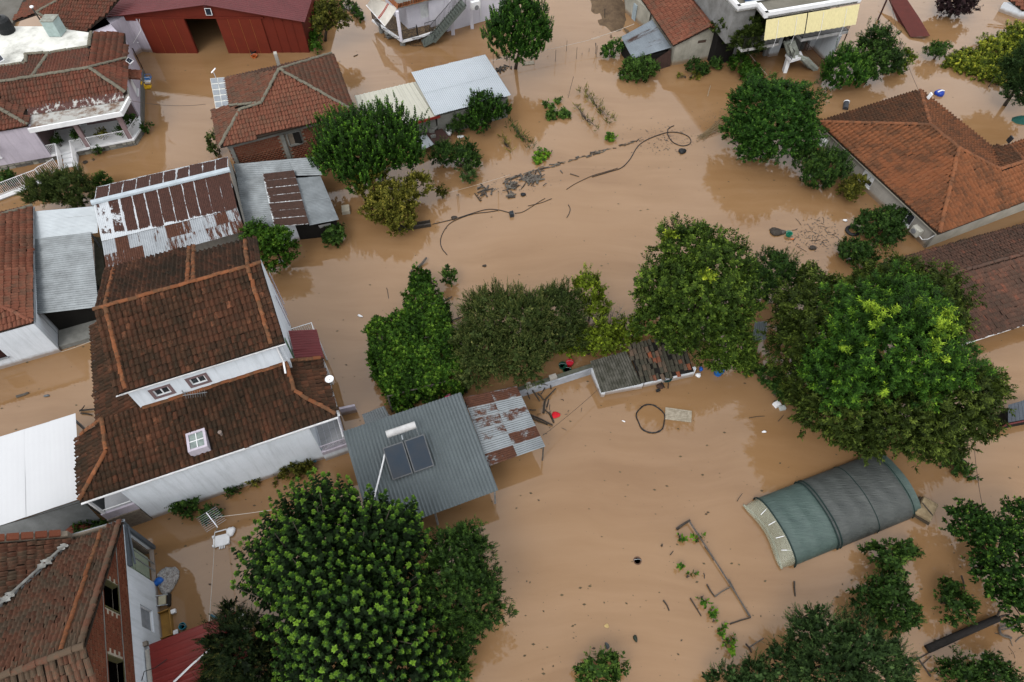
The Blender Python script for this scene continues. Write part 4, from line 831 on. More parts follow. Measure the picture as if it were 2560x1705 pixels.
# ---------------------------------------------------------------- lilac house with porch
fp = Frame(at('W', 0, 665, 0), 16)
h = thing('house', 'lilac house with red tile roof, white porch railing and flat painted terrace roof', 'house', fp(5, 5))
a, b = fp(-4, 0), fp(4.0, 0)
wn = (3.25, 4.75, 1.15, 2.2)
wall('front_wall', h, a, b, .45, 3.35, LILAC, [wn]); window(h, a, b, wn, WHITE2, WHITE2, 'shutter', sill_m=WHITE2, mull=0)
STONE = mat('plinth_mortar', (.2, .19, .17), .95); ST = [mat('stone_grey', (.28, .27, .24), .9, (.18, .17, .15), 3), mat('stone_pale', (.36, .34, .29), .9, (.25, .24, .2), 3), mat('stone_dark', (.19, .18, .17), .9, (.13, .12, .11), 3)]
pl = add('plinth', MB().prism([fp(-4, -.03), fp(10.1, .28), fp(10.65, 1.6), fp(10.6, 10), fp(-4, 10)], -.6, .45), STONE, h)
rn = random.Random(5)
def stones(A, B, z1):
    A, B = Vector((A[0], A[1], 0)), Vector((B[0], B[1], 0)); L_ = (B - A).length; d = (B - A).normalized(); n = Vector((d.y, -d.x, 0)); s0 = 0
    while s0 < L_ - .1:
        w_ = min(rn.uniform(.3, .6), L_ - s0); zc = rn.uniform(.15, .25)
        for z0, zt in ((-.12, zc), (zc + .02, z1)):
            c = [(s0 + .015 + rn.uniform(0, .05), z0), (s0 + w_ - .015 - rn.uniform(0, .05), z0 + rn.uniform(0, .03)), (s0 + w_ - .015, zt - rn.uniform(0, .05)), (s0 + .02, zt - rn.uniform(0, .03))]
            add('stone', MB().hexa([A + d * x + n * .0 + Vector((0, 0, z)) for x, z in c], [A + d * x + n * rn.uniform(.025, .05) + Vector((0, 0, z)) for x, z in c]), rn.choice(ST), pl)
        s0 += w_
stones(fp(-3, -.03), fp(4.0, .12), .43); stones(fp(5.7, .18), fp(10.1, .28), .43); stones(fp(10.1, .28), fp(10.65, 1.6), .43)
# porch
add('porch_floor', MB().prism([fp(4.0, .0), fp(10.12, .25), fp(10.7, 1.62), fp(10.5, 3.2), fp(4.0, 3.2)], .452, .6), WHITE2, h)
wall('porch_side_wall', h, fp(4.0, .05), fp(4.0, 3.1), .6, 3.3, ROSE, th=.15); bwl = wall('porch_back_wall', h, fp(4.0, 3.05), fp(10.4, 3.05), .6, 3.3, ROSE, [(1.5, 2.5, .6, 2.7), (4.3, 5.6, 1.3, 2.6)])
window(h, fp(4, 3.05), fp(10.4, 3.05), (1.5, 2.5, .62, 2.7), WHITE2, DARK, mull=0); window(h, fp(4, 3.05), fp(10.4, 3.05), (4.3, 5.6, 1.3, 2.6), WHITE2, WHITE2, 'shutter', sill_m=WHITE2)
wall('side_wall', h, fp(10.5, 3.1), fp(10.35, 10.2), .4, 3.4, LILAC, [(2.2, 3.2, 1.0, 2.2)]); window(h, fp(10.5, 3.1), fp(10.35, 10.2), (2.2, 3.2, 1.0, 2.2), WHITE2, WHITE2, 'shutter', sill_m=WHITE2)
for u, v in ((6.75, .35), (9.85, .5)): add('porch_column', MB().box(fp, u - .16, u + .16, v - .16, v + .16, .6, 3.2), mat('rose_column', (.36, .26, .27), .85), h)
add('canopy_slab', MB().prism([fp(3.95, -.45), fp(10.45, -.25), fp(10.95, 1.5), fp(10.8, 3.1), fp(3.95, 3.1)], 3.14, 3.32), mat('stained_screed', (.42, .42, .4), .9, (.2, .12, .08), 1.2, .45, .62), h)
add('canopy_fascia', MB().hexa([fp(3.9, -.5, 3.08), fp(10.48, -.3, 3.08), fp(10.48, -.2, 3.08), fp(3.9, -.4, 3.08)], [fp(3.9, -.5, 3.45), fp(10.48, -.3, 3.45), fp(10.48, -.2, 3.45), fp(3.9, -.4, 3.45)])
    .hexa([fp(10.48, -.3, 3.08), fp(11.02, 1.5, 3.08), fp(10.9, 1.54, 3.08), fp(10.37, -.2, 3.08)], [fp(10.48, -.3, 3.45), fp(11.02, 1.5, 3.45), fp(10.9, 1.54, 3.45), fp(10.37, -.2, 3.45)]), WHITE2, h)
RW = sheet_mat('peeling_render', (.45, .45, .43), (.13, .055, .045), lo=.5, hi=.54, scale=1.0, stretch=(22, 1.6, 1), metallic=0, rough=.85, wipe=.9)
pv = sheet('parapet_render', h, [fp(3.7, 1.35, 3.36), fp(10.6, 1.2, 3.36), fp(10.6, 2.0, 3.62), fp(3.7, 2.1, 3.62)], RW, pitch=2, amp=.0, rust=.56)
railing(h, [fp(4.05, .1, .6), fp(4.75, .12, .6)], .85, WHITE2, .11); railing(h, [fp(5.75, .16, .6), fp(6.55, .19, .6)], .85, WHITE2, .11)
railing(h, [fp(6.92, .2, .6), fp(9.68, .3, .6)], .85, WHITE2, .11); railing(h, [fp(10.05, .4, .6), fp(10.6, 1.65, .6)], .85, WHITE2, .11)
st = add('steps', MB().box(fp, 4.75, 5.75, -.35, .1, -.5, .42).box(fp, 4.75, 5.75, -.7, -.35, -.5, .24).box(fp, 4.75, 5.75, -1.05, -.7, -.5, .06), WHITE2, h)
for u in (4.72, 5.78): railing(st, [fp(u, .08, .6), fp(u, -1.5, -.2)], .85, WHITE2, .1)
# tiled faces
ZV = lambda x, y, z: at('V', x, y, z)
FA = [fp(3.45, 2.05, 3.5), fp(10.75, 1.95, 3.5), fp(8.6, 3.95, 4.75), fp(.2, 3.85, 4.75), ]
FB = [fp(10.8, 1.95, 3.5), fp(10.7, 6.6, 3.5), fp(8.6, 3.95, 4.75)]
FC = [fp(10.7, 6.6, 3.5), fp(10.4, 10.6, 3.5), ZV(1195, 110, 4.5), ZV(1165, 300, 4.62), fp(8.6, 3.95, 4.75)]
FD = [fp(8.6, 3.98, 4.75), ZV(1150, 305, 4.5), ZV(665, 385, 4.5), fp(4.6, 3.9, 4.75)]
FE = [fp(4.5, 3.95, 4.75), ZV(640, 390, 4.5), ZV(350, 400, 4.5), ZV(345, 520, 4.5), ZV(0, 565, 4.5), ZV(-250, 645, 4.5), fp(-4, 3.85, 4.75)]
FG = [fp(3.9, -.12, 3.5), fp(3.55, 2.1, 3.5), fp(.2, 3.85, 4.75), fp(1.3, 2.2, 4.45)]
FH = [fp(-4, -.2, 3.5), fp(3.95, -.12, 3.5), fp(1.3, 2.2, 4.45), fp(-.4, 3.8, 4.75), fp(-4, 3.8, 4.75)]
FS = [FA, FB, FC, FD, FE, FG, FH]; SL = [fp.v, -fp.u, -fp.u, -fp.v, -fp.v, -fp.u, fp.v]
mb = MB()
for p in FS: mb.slab([x - Vector((0, 0, .04)) for x in p], .08)
rf = add('roof', mb, DECK, h); tiles(rf, FS, T_RED, n_obj=300, slope=SL, l=.42)
for p, q in ((FA[3], FA[2]), (FA[2], FA[1]), (FA[2], fp(10.7, 6.6, 3.55)), (FE[0], FE[1]), (FC[3], FC[2]), (FH[1], FH[2]), (FH[2], FH[3]), (FD[1], FD[2]), (FE[1], FE[2]), (FE[2], FE[3]), (FE[3], FE[4])): ridge(rf, p + Vector((0, 0, .06)), q + Vector((0, 0, .06)), LICHEN, r=.15)
add('terrace_roof', MB().slab([ZV(-250, 640, 4.46), ZV(0, 560, 4.46), ZV(260, 515, 4.46), ZV(340, 400, 4.46), ZV(1130, 295, 4.46), ZV(1160, 110, 4.46), ZV(570, 30, 4.46), ZV(-250, 30, 4.46)], .5), SCREED, h)
add('back_wall', MB().prism([fp(-4, 7), fp(10.3, 9.8), fp(8.5, 14), fp(-6, 12)], -.6, 3.4), LILAC, h)
dh = add('door_hood', MB().slab([fp(10.5, 6.25, 2.75), fp(11.35, 6.25, 2.5), fp(11.35, 5.1, 2.5), fp(10.52, 5.1, 2.75)], .05), T_BRICKY, h)
tiles(dh, [[fp(10.5, 6.25, 2.76), fp(11.4, 6.25, 2.5), fp(11.4, 5.1, 2.5), fp(10.52, 5.1, 2.76)]], T_BRICKY, n_obj=40, slope=[-fp.u])
wh = add('window_hood', MB().slab([fp(-1.3, -.05, 2.75), fp(.95, -.03, 2.75), fp(.95, -.6, 2.5), fp(-1.3, -.62, 2.5)], .05), T_BRICKY, h)
tiles(wh, [[fp(-1.3, -.65, 2.52), fp(.95, -.65, 2.52), fp(.95, -.05, 2.8), fp(-1.3, -.05, 2.8)]], mat('bright_tile', (.42, .1, .045), .7), n_obj=40, slope=[fp.v])
# terrace roof things
wt = thing('water_tank', 'black plastic water tank on the painted flat roof', 'water tank', at('A', 65, 270, 4.5))
c = at('A', 62, 255, 4.5); add('body', MB().lathe(c, [(.62, 0), (.62, .35), (.6, .4), (.62, .45), (.62, .95), (.5, 1.15), (.2, 1.25), (.2, 1.32), (.03, 1.34)], 18), BLACKP, wt, smooth=False)
bx = thing('metal_box', 'pale green metal box standing on the painted flat roof', 'box', at('A', 440, 290, 4.5))
PG = mat('pale_green_metal', (.4, .5, .49), .5, (.33, .42, .4), 3)
q = [at('A', 400, 300, 4.5), at('A', 500, 300, 4.5), at('A', 545, 245, 4.5), at('A', 440, 245, 4.5)]
add('body', MB().prism(q, 4.5, 5.75), PG, bx); add('lid', MB().prism([p + (p - sum(q, Vector()) / 4) * .06 for p in q], 5.752, 5.83), mat('dirty_lid', (.36, .38, .34), .7, (.25, .24, .2), 4), bx)
lp = thing('street_lamp', 'street lamp on a wooden pole behind the flat roof', 'lamp', at('A', 350, 195, 3.8)); p = at('A', 350, 195, 3.8)
add('pole', MB().tube([p, at('A', 265, 70, 6.2)], .06, 7), WOODG, lp); e = at('A', 262, 62, 6.3); add('lamp_head', MB().lathe(e, [(.05, 0), (.16, .04), (.14, .12), (.03, .16)], 10), WHITE2, lp)
sp = h
q = [at('V', 1640, 480, 3.9), at('V', 1700, 520, 3.8), at('V', 1745, 475, 4.15), at('V', 1672, 432, 4.25)]; sp_ = add('solar_panel', MB().slab(q, .05), WHITE2, sp); cen = sum(q, Vector()) / 4
add('cell', MB().slab([p.lerp(cen, .12) + Vector((0, 0, .006)) for p in q], .004), mat('solar_cell', (.03, .04, .06), .2), sp_); add('post', MB().bar(cen - Vector((0, 0, .6)), cen, .05), GALV, sp_)
sp = h
q = [at('V', -90, 500, 4.7), at('V', 0, 490, 4.7), at('V', 55, 460, 4.9), at('V', -30, 360, 5.1)]; sp_ = add('solar_panel', MB().slab(q, .05), WHITE2, sp); cen = sum(q, Vector()) / 4
add('cell', MB().slab([p.lerp(cen, .1) + Vector((0, 0, .006)) for p in q], .004), mat('solar_cell', (.03, .04, .06), .2), sp_)
# tiled roof behind the terrace, blue-capped end
h2 = thing('house', 'neighbouring tiled roof behind the green metal box, next to the barn', 'house', at('A', 620, 120, 0))
RA = [at('A', 300, 110, 4.2), at('A', 560, 250, 3.7), at('A', 690, 255, 3.7), at('A', 850, 125, 4.3), at('A', 1000, -40, 5.0), at('A', 540, -40, 5.0)]
RB = [at('A', 110, 170, 3.6), at('A', 300, 112, 4.2), at('A', 540, -40, 5.0), at('A', 260, -60, 3.8)]
cA, nA = fit_plane(RA); RA = [p - nA * (p - cA).dot(nA) for p in RA]; cB, nB = fit_plane(RB); RB = [p - nB * (p - cB).dot(nB) for p in RB]
mb = MB(); mb.slab([p - Vector((0, 0, .06)) for p in RA], .1); mb.slab([p - Vector((0, 0, .06)) for p in RB], .1); rf = add('roof', mb, DECK, h2); tiles(rf, [RA, RB], T_RED, n_obj=120)
ridge(rf, RA[0] + Vector((0, 0, .05)), RA[5] + Vector((0, 0, .05)), LICHEN); ridge(rf, RA[0] + Vector((0, 0, .05)), RA[1] + Vector((0, 0, .05)), LICHEN)
add('walls', MB().prism([p.lerp(cA, .08) for p in RA], -.6, 3.4), LILAC, h2)
rs_ = add('red_lean_roof', MB().slab([at('A', 760, 210, 3.3), at('A', 800, 235, 3.2), at('A', 880, 150, 3.3), at('A', 830, 130, 3.5)], .06), T_BRICKY, h2)
add('gable_end', MB().prism([at('A', 800, 238, 2.5), at('A', 880, 160, 2.5), at('A', 905, 235, 2.0), at('A', 850, 260, 2.0)], -.5, 2.2), WHITE, h2)
structure('lane', MB().slab([at('P', -60, -60, .35), at('P', 85, -60, .35), at('P', 30, 60, .3), at('P', -60, 90, .3)], 1.0), mat('grey_lane', (.2, .19, .17), .95, (.14, .13, .11), .8))
# ---------------------------------------------------------------- brick house with the lichen hip roof
f3 = Frame((-21.58, 41.67), 20)
h = thing('brick_house', 'unplastered brick house with pyramid tile roof behind the mulberry tree', 'house', f3(5, 2))
cs = [f3(.15, -1.7), f3(9.4, -1.1), f3(9.3, 6.0), f3(.2, 5.6)]
mbw = MB().prism(cs, -.6, 3.3); wl_ = add('wall', mbw, MORTAR, h)
A_, B_ = f3(.15, -1.7), f3(9.4, -1.1)
bricks(wl_, A_, B_, .0, 3.3, BRICK, .3, .17, holes=[(4.3, 5.3, 1.6, 2.7), (3.75, 4.15, 0, 3.3), (0, 9.3, 2.75, 3.0)], n_obj=150, out=.012)
add('tie_beam', MB().hexa([A_ + Vector((0, -.04, 2.75)), B_ + Vector((0, -.04, 2.75)), B_ + Vector((0, .1, 2.75)), A_ + Vector((0, .1, 2.75))], [A_ + Vector((0, -.04, 3.0)), B_ + Vector((0, -.04, 3.0)), B_ + Vector((0, .1, 3.0)), A_ + Vector((0, .1, 3.0))]), CONC, h)
d_ = (B_ - A_).normalized()
for s0 in (0.0, 3.75, 7.6): p = A_ + d_ * s0; add('pillar', MB().bar(p + d_ * .18 + Vector((0, -.0, -.3)), p + d_ * .18 + Vector((0, -.0, 2.74)), .36, .1), CONC, h)
p = A_ + d_ * 4.8; add('window_hole', MB().bar(p + Vector((0, 0, 1.65)), p + Vector((0, 0, 2.65)), .9, .06), DARK, h); add('window_frame', MB().bar(p - d_ * .5 + Vector((0, -.03, 1.6)), p - d_ * .5 + Vector((0, -.03, 2.7)), .1).bar(p + d_ * .5 + Vector((0, -.03, 1.6)), p + d_ * .5 + Vector((0, -.03, 2.7)), .1).bar(p - d_ * .5 + Vector((0, -.03, 2.7)), p + d_ * .5 + Vector((0, -.03, 2.7)), .1).bar(p - d_ * .5 + Vector((0, -.06, 1.6)), p + d_ * .5 + Vector((0, -.06, 1.6)), .14), CONC, h)
apx = f3(5.3, 2.8, 5.2); FL, FR, BR, BL = f3(-.25, -2.2, 3.4), f3(9.75, -1.6, 3.4), f3(9.62, 6.42, 3.4), f3(1.05, 5.75, 3.55)
w1, w2, w0, wb_ = at('B', 330, 900, 4.2), at('B', 505, 845, 4.35), at('B', 90, 892, 3.5), at('B', 240, 870, 3.7)
P1 = [FL, FR, apx, w2, w1]; P2 = [FR, BR, apx]; P3 = [BR, BL, apx]; P4 = [BL, wb_, w2, apx]; P5 = [w0, FL, w1, wb_]
mb = MB()
for p in (P1, P2, P3, P4, P5): mb.slab([x - Vector((0, 0, .05)) for x in p], .1)
rf = add('roof', mb, DECK, h)
T_OLD = tile_mat('weathered_tile', [(0, (.16, .068, .045)), (.5, (.2, .085, .055)), (1, (.23, .105, .07))], (.1, .075, .055), .75, .48, .3)
T_F = tile_mat('front_tile', [(0, (.2, .078, .05)), (.5, (.24, .095, .06)), (1, (.27, .115, .07))], (.11, .07, .05), .65, .55, .3)
tiles(rf, [P1], T_F, n_obj=300, slope=[f3.v]); tiles(rf, [P2, P3, P4, P5], T_OLD, n_obj=0, slope=[-f3.u, -f3.v, f3.u, f3.u])
up = Vector((0, 0, .07))
for p, q in ((FR, apx), (apx, w2), (w2, w1), (w1, FL), (BR, apx), (w2, wb_)): ridge(rf, p + up, q + up, LICHEN, r=.13)
sl = [at('B', 82, 640, 3.6), at('B', 200, 630, 3.7), at('B', 238, 868, 3.7), at('B', 128, 885, 3.6)]; sb = add('flat_slab', MB().slab(sl, .2), mat('white_joint', (.6, .6, .56), .8), h)
for i in range(2):
    for j in range(5):
        g = lambda a, b: sl[0] * (1 - a) * (1 - b) + sl[1] * a * (1 - b) + sl[2] * a * b + sl[3] * (1 - a) * b
        add('paving_slab', MB().slab([g(i / 2 + .03, j / 5 + .02) + Vector((0, 0, .03)), g(i / 2 + .47, j / 5 + .02) + Vector((0, 0, .03)), g(i / 2 + .47, j / 5 + .18) + Vector((0, 0, .03)), g(i / 2 + .03, j / 5 + .18) + Vector((0, 0, .03))], .03), mat('grey_slab', (.32, .35, .38), .7, (.26, .28, .31), 2), sb)
an = thing('tv_aerial', 'leaning aerial mast on the slab of the brick house', 'aerial', at('B', 215, 830, 3.7)); add('mast', MB().bar(at('B', 215, 830, 3.7), at('B', 110, 590, 5.6), .04), GALV, an); e = at('B', 110, 585, 5.6); add('reflector', MB().bar(e - Vector((.2, 0, .1)), e + Vector((.15, .2, .15)), .12, .03), WHITE2, an)
add('chimney', MB().prism([at('B', 625, 520, 4.2), at('B', 650, 518, 4.2), at('B', 648, 495, 4.2), at('B', 622, 497, 4.2)], 3.6, 5.0), GREYW, h)
# ---------------------------------------------------------------- white and cream sheet shed
s_ = thing('sheet_shed', 'shed with a bright white and a cream corrugated roof by the brick house', 'shed', at('C', 700, 800, 0))
WS2 = sheet_mat('bright_white_sheet', (.4, .44, .48), (.3, .36, .42), lo=.66, hi=.8, metallic=.1, rough=.35, wipe=.93)
CS2 = sheet_mat('cream_sheet', (.46, .45, .38), (.45, .42, .33), lo=.66, hi=.8, metallic=0, rough=.4, wipe=.93)
Wq = [at('C', 550, 595, 2.3), at('C', 1155, 450, 2.3), at('C', 1366, 780, 2.15), at('C', 742, 945, 2.15)]
sheets(s_, Wq, 6, WS2, nv=2, name='roof_sheet', pitch=.16, amp=.016, rust=lambda i, j, r: .35 if (i, j) == (1, 1) else -.1, seed=8)
Cq = [at('C', 85, 785, 2.0), at('C', 585, 668, 2.0), at('C', 770, 950, 1.9), at('C', 180, 1075, 1.9)]
sheets(s_, Cq, 7, CS2, name='roof_sheet', pitch=.45, amp=.02, rust=(-.1, .1), box=True, seed=12)
for q in (Wq, Cq): cen = sum(q, Vector()) / 4; add('wall', MB().prism([p.lerp(cen, .07) for p in q], -.5, 1.85), mat('grey_block', (.24, .24, .22), .9, (.17, .17, .15), 1.5), s_)
add('fascia', MB().bar(at('C', 585, 1005, 1.85), at('C', 785, 950, 1.85), .08, .2), plain('red_fascia', (.3, .04, .03)), s_)
cj = thing('chicken_shelter', 'low dark board roof with loose breeze blocks beside the cream shed', 'shed', at('C', 760, 1100, 0)); add('roof_board', MB().slab(ats('C', .7, (670, 1090), (800, 1050), (870, 1130), (740, 1180)), .05), mat('brown_board', (.07, .035, .03), .8), cj)
add('leg', MB().prism(ats('C', .5, (690, 1095), (800, 1065), (850, 1130), (740, 1165)), -.4, .64), DARK, cj)
sheets(cj, ats('C', .6, (600, 1120), (680, 1100), (740, 1180), (600, 1250)), 1, GSHEET2, name='roof_sheet', pitch=.15, amp=.02, rust=(0, .1))
for i, (x, y) in enumerate(((720, 1080), (730, 1120), (745, 1050), (790, 1035))): p = at('C', x, y, .72); fk = Frame(p, 20 * i); solo('breeze_block', ['grey breeze block at the top edge of the dark board roof', 'grey breeze block in the middle of the dark board roof', 'grey breeze block near the wall above the dark board roof', 'grey breeze block rightmost beside the cream shed wall'][i], 'block', MB().box(fk, -.2, .2, -.1, -.06, .71, .9).box(fk, -.2, .2, .06, .1, .71, .9).box(fk, -.2, -.15, -.06, .06, .71, .9).box(fk, .15, .2, -.06, .06, .71, .9).box(fk, -.02, .02, -.06, .06, .71, .9), CONC, 'breeze blocks on the board roof')
# ---------------------------------------------------------------- raised house with outside stair
f5 = Frame(at('X', 1415, 465, 0), 28)
h = thing('house', 'white house on stilts with an outside stair and a striped awning', 'house', f5(0, 3))
LW = mat('pale_lilac_white', (.55, .54, .6), .8, (.49, .48, .54), .8)
dk = [at('X', 735, 600, .8), at('X', 985, 535, .8), at('X', 1400, 400, .8), f5(3, 4, .8), at('X', 290, 290, .8)]
add('deck', MB().slab(dk, .22), WHITE2, h)
add('deck_tiles', MB().slab([p.lerp(sum(dk, Vector()) / 5, .06) + Vector((0, 0, .012)) for p in dk], .01), mat('checker_tiles', (.26, .18, .1), .6, (.1, .07, .05), 6, .45, .55), h)
c1, c2 = at('X', 835, 435, .8), at('X', 1300, 325, .8); cb = at('X', 740, 345, .8)
a, b = Vector((c1.x, c1.y, 0)), Vector((c2.x, c2.y, 0)); L_ = (b - a).length
wh_ = (L_ * .42, L_ * .8, 1.55, 2.85)
wall('front_wall', h, a, b, .8, 3.6, LW, [wh_]); window(h, a, b, wh_, WHITE2, mat('shutter_white', (.6, .62, .63), .5), 'shutter', mull=0)
wall('side_wall', h, Vector((cb.x, cb.y, 0)) + (Vector((cb.x, cb.y, 0)) - a) * 2.5, a, .8, 3.6, LW)
a, b = f5(-.1, .02), f5(6.5, .0)
wall('lower_wall', h, a, b, -.6, 4.2, LW); add('wall_stub', MB().box(f5, -1.6, -.1, .1, .4, .8, 4.2), LW, h)
for x, y in ((1490, 505), (1770, 415)): p = at('X', x, y, 0); add('pillar', MB().bar(p - Vector((0, 0, .5)), p + Vector((0, 0, 4.2)), .3), LW, h)
p = at('X', 725, 600, .8); add('pillar', MB().bar(p, p + Vector((0, 0, 2.75)), .26), LW, h); p0 = at('X', 750, 655, 0); add('pier', MB().bar(p0 - Vector((0, 0, .5)), p0 + Vector((0, 0, .58)), .45), CONC, h)
p0 = at('X', 430, 480, 0); add('pier', MB().bar(p0 - Vector((0, 0, .5)), p0 + Vector((0, 0, .58)), .3), CONC, h)
rq = [at('X', 670, 115, 3.55), at('X', 1180, -15, 3.55), at('X', 1300, -120, 4.1), at('X', 480, -120, 4.1)]
rd = add('roof', MB().slab(rq, .12), CONC, h)
ev = [at('X', 668, 112, 3.6), at('X', 1170, -12, 3.6), at('X', 1120, -60, 3.95), at('X', 690, 62, 3.95)]; tiles(rd, [ev, [at('X', 668, 112, 3.6), at('X', 690, 62, 3.95), at('X', 560, -60, 3.95), at('X', 510, -40, 3.6)]], tile_mat('orange_edge_tile', [(0, (.3, .11, .05)), (1, (.42, .17, .08))], (.15, .08, .04), .5, .6), n_obj=120)
AWN = mat('awning_canvas', (.58, .55, .5), .8, (.5, .48, .43), 1.5, bmp=.05)
q = [at('X', 665, 118, 3.45), at('X', 485, 388, 1.75), at('X', 210, 75, 1.75), at('X', 300, -60, 3.45)]
aw = add('awning', MB().grid(lambda u, v: q[0].lerp(q[1], v) * (1 - u) + q[3].lerp(q[2], v) * u - Vector((0, 0, .06 * math.sin(math.pi * v))), 6, 8, uv=False), AWN, h)
for t in (.32, .36): s0, s1 = q[0].lerp(q[3], t), q[1].lerp(q[2], t); add('red_stripe', MB().grid(lambda u, v: s0.lerp(s1, v) + (q[3] - q[0]).normalized() * (u * .09) + Vector((0, 0, .012 - .06 * math.sin(math.pi * v))), 1, 8, uv=False), plain('awning_red', (.42, .05, .035)), aw)
add('awning_bar', MB().tube([q[1], q[2]], .04, 6), WHITE2, aw)
for s_, e in (((735, 590), (480, 560)), ((300, 275), (430, 440))): railing(h, [at('X', *s_, .82), at('X', *e, .82)], .9, IRON, .12)
railing(h, [at('X', 755, 590, .82), at('X', 975, 530, .82), at('X', 960, 505, .82)], .9, IRON, .12)
railing(h, [at('X', 1085, 480, .82), at('X', 1240, 430, .82)], .9, IRON, .12)
es = add('entry_steps', MB().slab(ats('X', .6, (470, 470), (570, 430), (600, 470), (500, 510)), .12).slab(ats('X', .35, (490, 515), (600, 475), (630, 515), (520, 555)), .12), CONC, h)
STAIR = mat('mossy_terrazzo', (.13, .16, .14), .8, (.2, .22, .2), 5)
s0, s1, s2 = at('X', 1040, 640, .2), at('X', 1190, 560, .55), at('X', 1640, 40, 3.3)
tr = add('stair', MB().bar(s1 + Vector((0, 0, -.15)), s2 + Vector((0, 0, -.15)), 1.0, .22), STAIR, h)
for i in range(15): p = s1.lerp(s2, (i + .5) / 15); add('step', MB().box(Frame(p, 28), -.16, .16, -.5, .5, p.z - .02, p.z + .1), STAIR, tr)
add('landing', MB().bar(s0, s1, 1.0, .18), STAIR, tr)
off = Vector((f5.v.x, f5.v.y, 0)) * .48
for o_ in (off, -off): railing(tr, [s1 + o_, s2 + o_], .9, IRON, .16)
railing(tr, [at('X', 870, 690, -.1), s0 - off, s1 - off], .85, IRON, .14)
ac = add('air_conditioner', MB().box(Frame(at('X', 1825, 130, 2.2), 28), -.4, .4, -.05, .3, 2.2, 2.85), WHITE2, h); p = at('X', 1830, 100, 2.5); add('fan_grille', MB().tube([p + Vector((.03, -.14, 0)), p + Vector((.05, -.17, 0))], .22, 14), mat('grille_grey', (.3, .31, .33), .6), ac)
add('downpipe', MB().bar(f5(3.4, -.05, .1), f5(3.4, -.05, 4), .06), WHITE2, h)
# ---------------------------------------------------------------- cottage with gable and tin lean-to
f6 = Frame(at('D', 650, 535, 0), 14.5)
h = thing('cottage', 'small cream walled cottage with a red brown gable roof', 'house', f6(2.4, 4))
A_, B_ = f6(0, 0), f6(4.85, .0)
wall('gable_wall', h, A_, B_, -.6, 2.15, CREAMW, [(2.05, 2.85, 1.75, 2.05)], top=[(2.7, 3.2)]); add('vent_block', MB().box(f6, 2.07, 2.83, .04, .12, 1.77, 2.03), mat('brown_vent', (.12, .08, .06), .9), h)
wall('side_wall', h, f6(0, 12), f6(0, .2), -.6, 2.15, CREAMW); wall('side_wall', h, f6(4.85, .2), f6(4.85, 12), -.6, 2.15, CREAMW)
G1 = [f6(-.35, -.2, 2.12), f6(2.7, -.2, 3.32), f6(2.7, 12, 3.32), f6(-.35, 12, 2.12)]; G2 = [f6(5.2, -.2, 2.2), f6(5.2, 12, 2.2), f6(2.7, 12, 3.32), f6(2.7, -.2, 3.32)]
mb = MB().slab([p - Vector((0, 0, .05)) for p in G1], .1).slab([p - Vector((0, 0, .05)) for p in G2], .1); rf = add('roof', mb, DECK, h)
tiles(rf, [G1, G2], T_BRICKY, n_obj=200, slope=[f6.u, -f6.u]); ridge(rf, f6(2.7, -.2, 3.4), f6(2.7, 12, 3.4), T_BRICKY); ridge(rf, f6(-.3, -.15, 2.22), f6(2.65, -.15, 3.38), T_BRICKY, r=.09); ridge(rf, f6(2.75, -.15, 3.38), f6(5.1, -.15, 2.3), T_BRICKY, r=.09)
wing = add('wing_wall', MB().prism([at('D', 270, 100, 0), at('D', 410, 220, 0), f6(-.2, 5.5), f6(-.2, 12)], -.6, 1.9), CREAMW, h)
add('door', MB().prism([at('D', 322, 150, 0), at('D', 350, 175, 0), at('D', 358, 168, 0), at('D', 330, 143, 0)], -.3, 1.5), mat('blue_door', (.35, .42, .46), .7), h)
ln = thing('lean_to', 'grey tin lean-to with rusty patches beside the cream cottage', 'shed', at('D', 450, 400, 0))
LNS = sheet_mat('dull_tin', (.27, .31, .35), (.085, .045, .035), lo=.5, hi=.6, scale=.9, metallic=.35, rough=.45, wipe=.7, edge=.1)
q = [at('D', 235, 310, 1.4), at('D', 490, 170, 1.75), at('D', 648, 390, 1.55), at('D', 515, 475, 1.2)]
q[3] = at('D', 330, 480, 1.15)
sheets(ln, q, 1, LNS, nv=5, name='roof_sheet', along='u', pitch=.12, amp=.02, rust=lambda i, j, r: (.25, .5, .2, .45, .1)[j], seed=33)
cen = sum(q, Vector()) / 4; add('wall', MB().prism([p.lerp(cen, .08) for p in q], -.5, 1.1), DARK, ln)
add('tin_wall', MB().face(at('D', 520, 485, 1.0), at('D', 648, 400, 1.35), at('D', 640, 540, 0), at('D', 515, 580, 0)), LNS, ln)
# ---------------------------------------------------------------- two storey concrete house
f7 = Frame(at('Y', 1790, 860, 0), 16)
h = thing('house', 'two storey flat roofed house with yellow awnings and a concrete stair', 'house', f7(-3, 4))
LW7 = mat('greyed_plaster', (.3, .3, .3), .85, (.18, .18, .17), 1.0); DCON = mat('dirty_concrete_roof', (.27, .25, .21), .95, (.17, .16, .13), .8)
r_ = [f7(-8.55, -.3), f7(.1, -.35), f7(.1, 9), f7(-10.5, 9), f7(-10.2, 1.2), f7(-8.5, 1.2)]
add('roof_slab', MB().prism(r_, 5.75, 5.95), DCON, h)
pr = MB()
for p, q in zip(r_, r_[1:] + r_[:1]):
    d = (q - p).normalized(); n = Vector((-d.y, d.x, 0)) * .28; pr.hexa([p + Vector((0, 0, 5.8)), q + Vector((0, 0, 5.8)), q + n + Vector((0, 0, 5.8)), p + n + Vector((0, 0, 5.8))], [p + Vector((0, 0, 6.25)), q + Vector((0, 0, 6.25)), q + n + Vector((0, 0, 6.25)), p + n + Vector((0, 0, 6.25))])
add('parapet', pr, WHITE2, h)
a, b = f7(-8.3, 2.6), f7(.0, 2.6)
